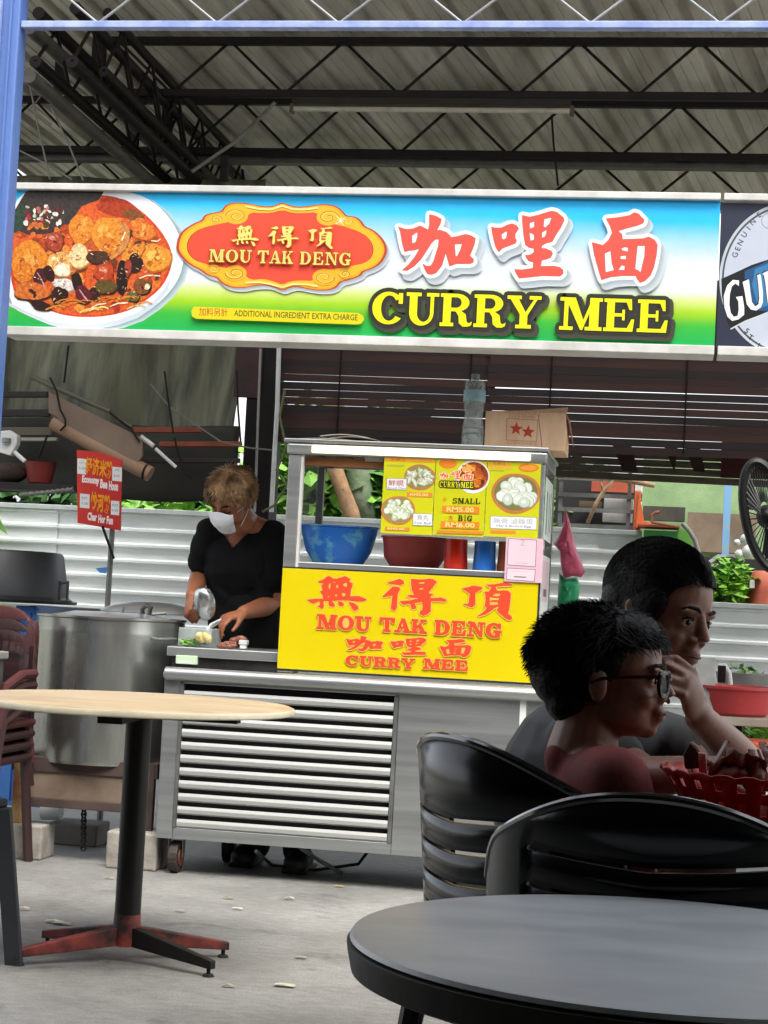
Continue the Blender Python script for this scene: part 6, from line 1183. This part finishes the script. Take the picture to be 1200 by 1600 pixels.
# ladle held over the tray
ld = thing('ladle', 'steel ladle held by the cook, round bowl tipped to the camera', 'ladle', PY(319, 944, 7.05)); LDM = mat('ladle_steel', '#c5c7c6', .22, metal=.9, n=6, amt=.1)
Ml = basis(10, 15, 12)
c_ = PY(319, 943, 7.02); mb = MB(); vs = []
mb.grid(24, 8, lambda u, v: c_+Ml@V((.044*sin(v*1.5)*cos(u*2*pi), -.02+.035*cos(v*1.5), .066*sin(v*1.5)*sin(u*2*pi)*(1.15 if sin(u*2*pi) < 0 else 1))))
mb.build('bowl', LDM, ld, smooth=True, solid=.002); MB().tube([c_+Ml@V((-.03, 0, .05)), PY(305, 932, 7.08), PY(298, 928, 7.13), PY(292, 920, 7.2)], .006, 8).build('handle', LDM, ld, smooth=SM)
nd = MB()
for i in range(6): nd.tube([PY(345-i, 968+i*1.2, 7.02), PY(330-i, 975+i*1.6, 6.98), PY(322+i, 985+i, 6.96), PY(318+i*1.5, 997, 6.94)], .0045, 6)
o = nd.build('noodle_strainer', mat('noodle_white', '#d5d8d4', .35, n=30, amt=.2), loc=PY(335, 975, 7)); tag(o, 'white noodles sliding from the cook\'s hand into the tub', 'noodles'); o.name = 'noodles'
# ---------------------------------------------------------------- the child
SKD = mat('skin_child', '#9c6f58', .42, n=22, c2='#805644', spec=.55, bump=.05, bs=300)
BH = mat('black_hair', '#080606', .55, n=30, c2='#120d0b', spec=.25, bump=.3, bs=150)
kid = thing('person', 'child with spiky black hair and dark glasses in a faded red shirt, facing right', 'person', (-.08, 2.97, .45))
YK = 2.95; mb = MB(); KS = .92
Mk = basis(84, -2, 0); hk = PY(1003, 1158, YK); hk = PY(950, 1150, YK)
Lk = head(mb, hk, Mk, KS, neck=.07, wide=1.0)
nk = PY(908, 1178, YK); sh1 = PY(962, 1222, 2.81); sh2 = PY(950, 1215, 3.11); bd_k = PY(930, 1300, YK+.01)
limb(mb, [Lk(0, -.035, .02), nk], [.052, .058]); limb(mb, [sh1, nk+V((0, 0, -.03)), sh2], [.045, .05, .045]); mb.ell(bd_k, (.09, .14, .14)); mb.ell(bd_k+V((.02, 0, -.16)), (.10, .13, .14))
e1 = sh1+V((.05, .0, -.20)); w1 = V((.20, 2.80, .79)); limb(mb, [sh1, e1, w1], [.042, .033, .024]); hand(mb, w1, (1, .1, -.1), (0, 0, -1), [.3]*4, .85)
e2 = sh2+V((.08, .02, -.20)); w2 = V((.24, 3.1, .79)); limb(mb, [sh2, e2, w2], [.042, .033, .024]); hand(mb, w2, (1, -.1, -.1), (0, 0, -1), [.3]*4, .85, side=-1)
for sy in (-.09, .09): limb(mb, [(-.02, YK+sy, .50), (.32, YK+sy, .50), (.34, YK+sy, .06)], [.075, .055, .04])
remesh(mb, 'body', SKD, kid, .0035, 11); face_bits(Lk, KS, kid)
mb = MB(); RS_ = mat('faded_red_cloth', '#8e3f3c', .85, n=7, c2='#702e2c', bump=.2, bs=40)
limb(mb, [sh1+V((0, 0, .002)), nk+V((0, 0, -.042)), sh2], [.055, .057, .055]); mb.ell(bd_k, (.104, .152, .15)); mb.ell(bd_k+V((.02, 0, -.16)), (.112, .145, .14)); limb(mb, [sh1, sh1.lerp(e1, .5)], [.055, .054]); limb(mb, [sh2, sh2.lerp(e2, .5)], [.055, .054])
limb(mb, [nk+V((-.03, -.03, -.01)), nk+V((-.03, .03, -.01))], [.03, .03])
sh_ = remesh(mb, 'shirt', RS_, kid, .005, 20); base = wloc(sh_)
ruffle(sh_.data, lambda c: .004*noise.noise(V(((c+base).x*20, (c+base).y*14, (c+base).z*14))))
mb = MB()
for sy in (-.09, .09): limb(mb, [(-.02, YK+sy, .50), (.32, YK+sy, .50), (.335, YK+sy, .25)], [.085, .066, .06])
remesh(mb, 'shorts', mat('navy_cloth', '#1c2130', .9), kid, .008, 3)
def keep_k(d, x, y, z): return (z > .16 and y < .05) or (y < -.005 and z > .07 and abs(x) > .0) or (z > .172) or (y < -.05 and z > .04)
hair_mesh(kid, Lk, KS, BH, 6500, .036, 4, [((0, -.028, .144), (.084, .106, .082)), ((0, -.065, .115), (.078, .078, .075)), ((0, -.065, .065), (.062, .050, .05)), ((0, .035, .180), (.070, .058, .040)), ((0, .058, .166), (.056, .036, .028))],
          lambda d, x, y, z: (d.x*.2, -.55 if y < .02 else .5, -.35+(.75 if z > .18 and y < -.03 else 0)), keepf=keep_k, jit=.22, hug=.13, ruff=.4, r=.0008, rad=(.087, .116, .086), c0=(0, -.022, .143))
gl = thing('eyeglasses', 'dark rimmed glasses worn by the child', 'glasses', Lk(0, .1, .1)); GB = mat('black_frame', '#0b0b0c', .25)
for sx in (-1, 1):
    c = (sx*.034, .106, .094); pts = [Lk(c[0]+.029*cos(a)*(1 if abs(cos(a)) < .8 else .97), c[1]-.010*abs(c[0]+.029*cos(a))/.06, c[2]+.0215*max(-.9, min(.9, 1.25*sin(a)))) for a in [i*2*pi/20 for i in range(21)]]
    MB().tube(pts, .0042*KS, 6, cap=False).build('rim', GB, gl); MB().add(pts[:-1], [tuple(range(20))]).build('lens', mat('lens_glass', '#dfe8ee', .02, amt=.02, alpha=.12, rn=.01), gl)
    MB().tube([Lk(sx*.063, .098, .108), Lk(sx*.074, .06, .107), Lk(sx*.081, .0, .103), Lk(sx*.083, -.02, .095)], .0032, 6).build('temple', GB, gl)
MB().tube([Lk(-.006, .108, .1), Lk(0, .110, .103), Lk(.006, .108, .1)], .0022, 6).build('bridge', GB, gl)
# ---------------------------------------------------------------- the woman
wom = thing('person', 'woman with tied back dark hair resting her chin on her hand behind the child', 'person', (.0, 3.4, .45))
YW = 3.32; SKW = mat('skin_woman', '#9a7260', .42, n=22, c2='#7d5746', spec=.55, bump=.04, bs=300); mb = MB(); WS = 1.0
Mw = basis(53, 9, -6); hw_ = PY(1012, 1044, YW); Lw = head(mb, hw_, Mw, WS, neck=.05, wide=.93)
nk = PY(955, 1105, YW+.05); s1 = PY(905, 1165, 3.30); s2 = PY(1005, 1150, 3.52); tb_ = PY(890, 1260, 3.42)
limb(mb, [Lw(0, -.035, .02), nk], [.047, .055]); limb(mb, [s1, nk+V((0, 0, -.03)), s2], [.055, .055, .055]); mb.ell(tb_, (.13, .17, .20)); mb.ell(tb_+V((0, 0, -.22)), (.14, .17, .16))
# near arm comes forward over the table, hand near the basket; far arm props the chin
ea = PY(1010, 1215, 3.18); wa_ = PY(1118, 1205, 3.02); limb(mb, [s1, ea, wa_], [.050, .038, .026]); hand(mb, wa_, PY(1180, 1200, 2.98)-wa_, (0, .1, -1), [.35, .4, .45, .5], .95, (.5, 1))
eb = PY(1165, 1195, 3.40); hb = PY(1092, 1120, 3.22); limb(mb, [s2, s2.lerp(eb, .5)+V((0, 0, -.03)), eb], [.048, .042, .038]); limb(mb, [eb, eb.lerp(hb, .35), hb], [.038, .037, .026])
hand(mb, hb, PY(1074, 1064, 3.17)-hb, (-.85, .3, .1), [.75, .95, 1.1, 1.2], .95, (.6, 1), .05)
for sy in (-.09, .09): limb(mb, [(-.02, 3.42+sy, .48), (.38, 3.42+sy, .50), (.40, 3.4+sy, .06)], [.09, .06, .045])
remesh(mb, 'body', SKW, wom, .0036, 11); face_bits(Lw, WS, wom)
mb = MB(); GS = mat('grey_cloth', '#4f5152', .85, n=7, c2='#3d3f40', bump=.2, bs=30)
limb(mb, [s1, nk+V((0, 0, -.045)), s2], [.066, .062, .066]); mb.ell(tb_, (.145, .185, .21)); mb.ell(tb_+V((0, 0, -.22)), (.155, .185, .17)); limb(mb, [s1, s1.lerp(ea, .5)], [.066, .062]); limb(mb, [s2, s2.lerp(eb, .35)], [.062, .058])
remesh(mb, 'shirt', GS, wom, .006, 4)
mb = MB()
for sy in (-.09, .09): limb(mb, [(-.02, 3.42+sy, .48), (.38, 3.42+sy, .50), (.395, 3.4+sy, .15)], [.10, .072, .06])
remesh(mb, 'trousers', mat('navy_cloth', 'x'), wom, .008, 3)
def keep_w(d, x, y, z): return (z > .17 and y < .05) or (y < -.02 and z > .05) or (z > .168) or (abs(x) > .06 and y < .012 and z > .09)
cap = hair_mesh(wom, Lw, WS, BH, 4500, .05, 6, [((0, -.02, .150), (.083, .102, .082)), ((0, -.05, .115), (.077, .072, .08)), ((0, .030, .167), (.069, .053, .040)), ((0, -.085, .075), (.045, .04, .045)), ((0, -.10, .03), (.03, .03, .05)), ((.066, .0, .12), (.018, .05, .05)), ((-.066, .0, .12), (.018, .05, .05))],
          lambda d, x, y, z: (d.x*.1, -1.0, -.7 if y < -.02 else .0), keepf=keep_w, jit=.05, hug=.03, ruff=.15, r=.0012, rad=(.086, .110, .092), c0=(0, -.016, .148))
# ================================================================ FOREGROUND FURNITURE
# left pedestal table
tl = thing('round_table', 'round pale laminate table on a black and red pedestal at left', 'table', (-1.52, 5.12, 0)); TM = mat('cream_laminate', '#b7a486', .45, n=3, c2='#9f8b6c', stretch=(1, 6, 1), spec=.5)
MB().lathe((-1.52, 5.12, .728), [(0, 0), (.452, 0), (.464, .006), (.468, .012), (.464, .020), (.455, .024), (0, .024)], 72).build('tabletop', TM, tl, smooth=SM)
MB().lathe((-1.52, 5.12, .728), [(.463, .001), (.4685, .004), (.4695, .012), (.467, .019), (.463, .0195)], 72).build('edge_band', mat('cream_edge', '#d8cfb4', .4), tl, smooth=SM)
MB().box((-1.52, 5.12, .714), (.62, .07, .026), .06).build('support_bar', blk, tl); MB().box((-1.52, 5.12, .712), (.07, .6, .026), .06).build('support_bar', blk, tl)
PBm = mat('pedestal_black', '#080707', .4, n=7, c2='#100c0b', spec=.3); PRm = mat('pedestal_red', '#8b352b', .5, n=9, c2='#241512', thr=(.40, .6))
MB().lathe((-1.50, 5.1, .07), [(.038, 0), (.038, .63)], 28).build('column', PBm, tl, smooth=SM)
mb = MB().lathe((-1.50, 5.1, .045), [(.041, 0), (.041, .03), (.0385, .09)], 28); mb.build('column_foot', PRm, tl, smooth=SM)
for (x, y, m_) in [(-1.765, 4.90, PRm), (-1.205, 4.97, PBm), (-1.79, 5.22, PRm), (-1.235, 5.27, PRm)]:
    d = (V((x, y, 0))-V((-1.50, 5.1, 0))); u = d.normalized(); sd_ = V((-u.y, u.x, 0))*.018; c0 = V((-1.50, 5.1, 0))+u*.03; e = V((x, y, 0)); pts = []
    vs = [c0+sd_+V((0, 0, .045)), c0-sd_+V((0, 0, .045)), c0-sd_+V((0, 0, .10)), c0+sd_+V((0, 0, .10)), e+sd_*.7+V((0, 0, .022)), e-sd_*.7+V((0, 0, .022)), e-sd_*.7+V((0, 0, .045)), e+sd_*.7+V((0, 0, .045))]
    lg = MB().add(vs, [(0, 1, 2, 3), (7, 6, 5, 4), (0, 4, 5, 1), (1, 5, 6, 2), (2, 6, 7, 3), (3, 7, 4, 0)]).build('leg', m_, tl, bevel=.003); MB().lathe(e-u*.015, [(.018, 0), (.014, .007), (.006, .009), (.006, .026)], 14).build('levelling_foot', DARK, lg)
# black metal chair leg at the far left
lc = thing('metal_chair', 'black metal chair at the left edge, only its front leg in view', 'chair', (-1.95, 4.75, 0)); LCm = mat('charcoal_metal', '#303338', .5, n=6)
a = PY(4, 1262, 4.85); b = PZ(22, 1508, 0); MB().bar(a, b, .05, .022, up=(0, 1, 0)).build('leg', LCm, lc, bevel=.004); a2 = a+V((-.3, -.25, 0)); b2 = b+V((-.33, -.28, 0)); MB().bar(a2, b2, .05, .022, up=(0, 1, 0)).build('leg', LCm, lc, bevel=.004); MB().bar(a+V((-.28, .3, 0)), b+V((-.30, .33, 0)), .04, .022, up=(0, 1, 0)).build('leg', LCm, lc); MB().bar(a2+V((-.28, .3, 0)), b2+V((-.3, .3, 0)), .04, .022, up=(0, 1, 0)).build('leg', LCm, lc)
MB().box((a.x-.27, a.y+.02, a.z+.012), (.40, .40, .025), .75).build('seat', LCm, lc, bevel=.006); MB().box((a.x-.44, a.y+.14, a.z+.36), (.02, .40, .3), .75).build('backrest', LCm, lc, bevel=.006)
# near round table
nc = PZ(1040, 1466, .705); nc.z = 0; nr = .352; tz_ = -.053
t2 = thing('round_table', 'grey topped round table with a thick dark edge nearest the camera', 'table', nc); GT = mat('grey_laminate', '#d6dadb', .34, n=3.5, c2='#bfc4c6', stretch=(1, 2.2, 1), spec=.7, rn=.12, bump=.03, bs=60)
MB().lathe(nc+V((0, 0, .742+tz_)), [(0, 0), (nr-.006, 0), (nr-.002, .002), (nr-.0045, .0065), (nr-.012, .008), (0, .008)], 96).build('tabletop', GT, t2, smooth=SM)
MB().lathe(nc+V((0, 0, .7055+tz_)), [(0, 0), (nr-.014, 0), (nr-.005, .004), (nr, .026), (nr+.001, .034), (nr-.005, .036), (0, .036)], 96).build('edge_moulding', mat('olive_black_edge', '#2c281c', .55, n=14, c2='#15130d', bump=.1, bs=50), t2, smooth=SM)
MB().lathe(nc+V((0, 0, .05)), [(.04, 0), (.04, .60)], 28).build('column', PBm, t2, smooth=SM); MB().box(nc+V((0, 0, .69+tz_)), (.5, .07, .028)).build('support_bar', blk, t2)
for k in range(4): u = V((cos(k*pi/2+.5), sin(k*pi/2+.5), 0)); MB().bar(nc+u*.03+V((0, 0, .06)), nc+u*.26+V((0, 0, .03)), .036, .04).build('leg', PBm, t2)
# moulded black chairs
BP = mat('black_chair_plastic', '#08090a', .22, n=2, amt=.2, spec=.5, rn=.05)
BRM = mat('glossy_black_rim', '#101113', .14, n=2, spec=1.0, rn=.03, coat=1)
def mchair(label, x, y, rz, up_=0, group='black plastic chairs in the foreground'):
    t = thing('plastic_chair', label, 'chair', (x, y, 0), group); M = Matrix.Rotation(rz, 3, 'Z'); o_ = V((x, y, 0))
    A_ = radians(78); rx, ry = .245, .20
    def pt(a, z, k=0): lean = (z-.43)*.10; return o_+M@V(((rx+k)*sin(a)*(1+.06*(z-.4)), -(ry+k)*cos(a)-lean+.02, z))
    top = lambda a: .822+up_-.10*abs(sin(a))**2.2-.05*(max(0, abs(a)-radians(60))/radians(18))**2
    NU_, rows = 40, [.43, .585, .592, .635, .642, .685, .692, .735, .742, .775, 1.0]
    vs = []; 
    slot = {1, 3, 5, 7}
    mbk = MB()
    def f(u, v):
        a = -A_+2*A_*u; j = round(v*(len(rows)-1)); z = rows[j] if j < len(rows)-1 else top(a); z = min(z, top(a)-.002*(len(rows)-1-j)); sag = .012*(1-abs(a)/radians(45)) if abs(a) < radians(45) else 0
        return pt(a, z-(sag if 0 < j < len(rows)-1 else 0))
    mbk.grid(NU_, len(rows)-1, f, skip=lambda i, j: j in slot and abs(-A_+2*A_*(i+.5)/NU_) < radians(44))
    b = mbk.build('backrest', BP, t, smooth=radians(50), solid=.009)
    pts = [pt(-A_+2*A_*k/60, top(-A_+2*A_*k/60), .0) for k in range(61)]; MB().tube(pts, .0075, 10).build('rolled_rim', BRM, t, smooth=SM)
    MB().lathe(o_+V((0, 0, .415)), [(0, 0), (.215, 0), (.228, .010), (.222, .022), (.18, .014), (0, .010)], 40).build('seat', BP, t, smooth=SM)
    for sx in (-1, 1):
        for sy in (-1, 1): MB().tube([o_+M@V((sx*.17, sy*.15, .42)), o_+M@V((sx*.215, sy*.20, 0))], [.022, .015], 10).build('leg', BP, t, smooth=SM)
    return t
mchair('black plastic chair with slotted back nearest the camera, behind the grey table', .015, 2.63, radians(-6))
mchair('black plastic chair turned sideways to the left of the child', -.155, 2.98, radians(-50), .035)
# eating table with red basket
ec = V((.56, 3.02, 0)); er = .50
t3 = thing('round_table', 'brown topped round table where the child and woman sit', 'table', ec)
MB().lathe(ec+V((0, 0, .72)), [(0, 0), (er-.01, 0), (er, .008), (er, .022), (er-.006, .03), (0, .03)], 72).build('tabletop', mat('brown_laminate', '#6f5346', .4, n=3, c2='#5c4338', spec=.5), t3, smooth=SM)
MB().lathe(ec+V((0, 0, .05)), [(.04, 0), (.04, .67)], 24).build('column', PBm, t3, smooth=SM)
for k in range(4): u = V((cos(k*pi/2+.8), sin(k*pi/2+.8), 0)); MB().bar(ec+u*.03+V((0, 0, .06)), ec+u*.30+V((0, 0, .02)), .036, .04).build('leg', PBm, t3)
bc = V((.155, 2.86, .752)); bk = thing('plastic_basket', 'red plastic basket with a pierced scalloped rim on the brown table', 'basket', bc)
RBm = mat('red_basket', '#c01712', .4, n=5, c2='#9c100c', spec=.5, sss=.1)
brows = [(.085, 0), (.10, .004), (.112, .022), (.122, .04), (.132, .056), (.14, .070), (.150, .078)]
NB = 72
MB().grid(NB, len(brows)-1, lambda u, v: bc+V((brows[round(v*6)][0]*cos(2*pi*u), brows[round(v*6)][0]*sin(2*pi*u), brows[round(v*6)][1]+(.004*abs(sin(u*pi*24)) if v > .9 else 0))), skip=lambda i, j: j in (2, 4) and i % 3 == 0).build('basket_wall', RBm, bk, solid=.002, smooth=radians(50))
MB().lathe(bc, [(0, 0), (.086, 0), (.086, .003), (0, .003)], 36).build('base', RBm, bk)
small('food_wrapper', 'crumpled brown paper wrapper in the red basket', 'wrapper', (lambda m_: m_.grid(14, 10, lambda u, v: PY(1110+90*u-10*v, 1190+50*v-14*sin(u*3), 2.80)+V((0, .03*noise.noise(V((u*5, v*4, 1))), .012*noise.noise(V((u*6, v*5, 7)))))))(MB()), mat('brown_paper', '#7a4a34', .7, n=8), PY(1150, 1210, 2.8), smooth=True, solid=.0015)
mb = MB(); rq = random.Random(2)
for i in range(9): 
    p = bc+V((rq.uniform(-.09, .05), rq.uniform(-.06, .04), .085)); d = V((rq.uniform(-.4, .4), rq.uniform(-.2, .2), rq.uniform(.15, .5))); mb.bar(p-d*.08, p+d*.08, .012, .004)
o = mb.build('food_wrappers', mat('wrapper_foil', '#c9b8b4', .4, n=30, c2='#a2585a', thr=(.45, .55)), loc=bc); tag(o, 'striped foil snack packets sticking out of the red basket', 'wrappers'); o['kind'] = 'stuff'
c_ = PY(1085, 1180, 2.86); small('black_bottle', 'dark folded packet with a white edge standing in the basket', 'packet', MB().prism([PY(*q, 2.86) for q in [(1078, 1162), (1084, 1158), (1096, 1180), (1116, 1192), (1104, 1200), (1070, 1202), (1068, 1180)]], (0, .03, 0)), mat('dark_packet', '#1d1311', .4, n=15, c2='#3a221a'), c_, bevel=.003)
small('white_strip', 'pale torn edge of the dark packet in the basket', 'paper strip', MB().tube([PY(*q, 2.85) for q in [(1079, 1160), (1090, 1168), (1097, 1180), (1106, 1187), (1114, 1191)]], [.002, .004, .004, .006, .003], 6), mat('white_paper', '#d8cfc0', .6), c_)
sp = thing('chopstick_case', 'long red stick held across behind the woman\'s hand', 'stick', PY(1120, 1140, 3.45)); 
MB().bar(PY(1090, 1106, 3.46), PY(1150, 1168, 3.43), .016, .010).build('stick_body', mat('dark_red_plastic', '#7a1512', .4), sp, bevel=.002); MB().bar(PY(1088, 1104, 3.46), PY(1092, 1108, 3.46), .018, .012).build('tip', blk, sp)
# litter on the floor
for i, (x, y, c, l) in enumerate([(85, 1440, '#cfc9b8', 'torn pale paper scrap on the floor left of the pedestal'), (97, 1443, '#b5ab92', 'second paper scrap touching the one left of the pedestal'), (357, 1403, '#8c7c64', 'dry leaf bit nearer the cart caster'), (371, 1420, '#d6d3c8', 'little white scrap right of the pedestal column'), (452, 1404, '#b9b4a6', 'pale scrap on the floor below the louvres'), (445, 1540, '#c3bba4', 'flat crumpled leaf in front of the pedestal feet, right'), (357, 1541, '#a89f88', 'flat leaf directly in front of the pedestal feet'), (281, 1423, '#a09a88', 'tiny scrap between the pedestal and caster'), (530, 1385, '#c9a93c', 'yellow scrap on the floor under the cart front'), (470, 1496, '#9d978a', 'grey scrap beyond the pedestal feet at right'), (38, 1420, '#b3a78c', 'small dry leaf by the concrete block'), (170, 1372, '#a8a18f', 'crumb of paper near the concrete blocks')]):
    c = PZ(x, y, .004); mb = MB(); s_ = .016 if i not in (0, 1, 5) else .026; r_ = random.Random(i)
    mb.grid(4, 3, lambda u, v: c+V(((u-.5)*s_*2.2, (v-.5)*s_, .002+.008*abs(noise.noise(V((u*3+i, v*3, i)))))))
    nm = 'scrap_%d' % i; mt_ = mat(nm, c and {0: '#cfc9b8'}.get(-1, None) or [q for q in ['#cfc9b8', '#b5ab92', '#8c7c64', '#d6d3c8', '#b9b4a6', '#c3bba4', '#a89f88', '#a09a88', '#c9a93c', '#9d978a', '#b3a78c', '#a8a18f']][i], .8); mt_.name = 'dry_scrap'
    o = mb.build('litter_scrap', mt_, loc=c, solid=.001); tag(o, l, 'litter', 'scraps lying on the concrete floor')
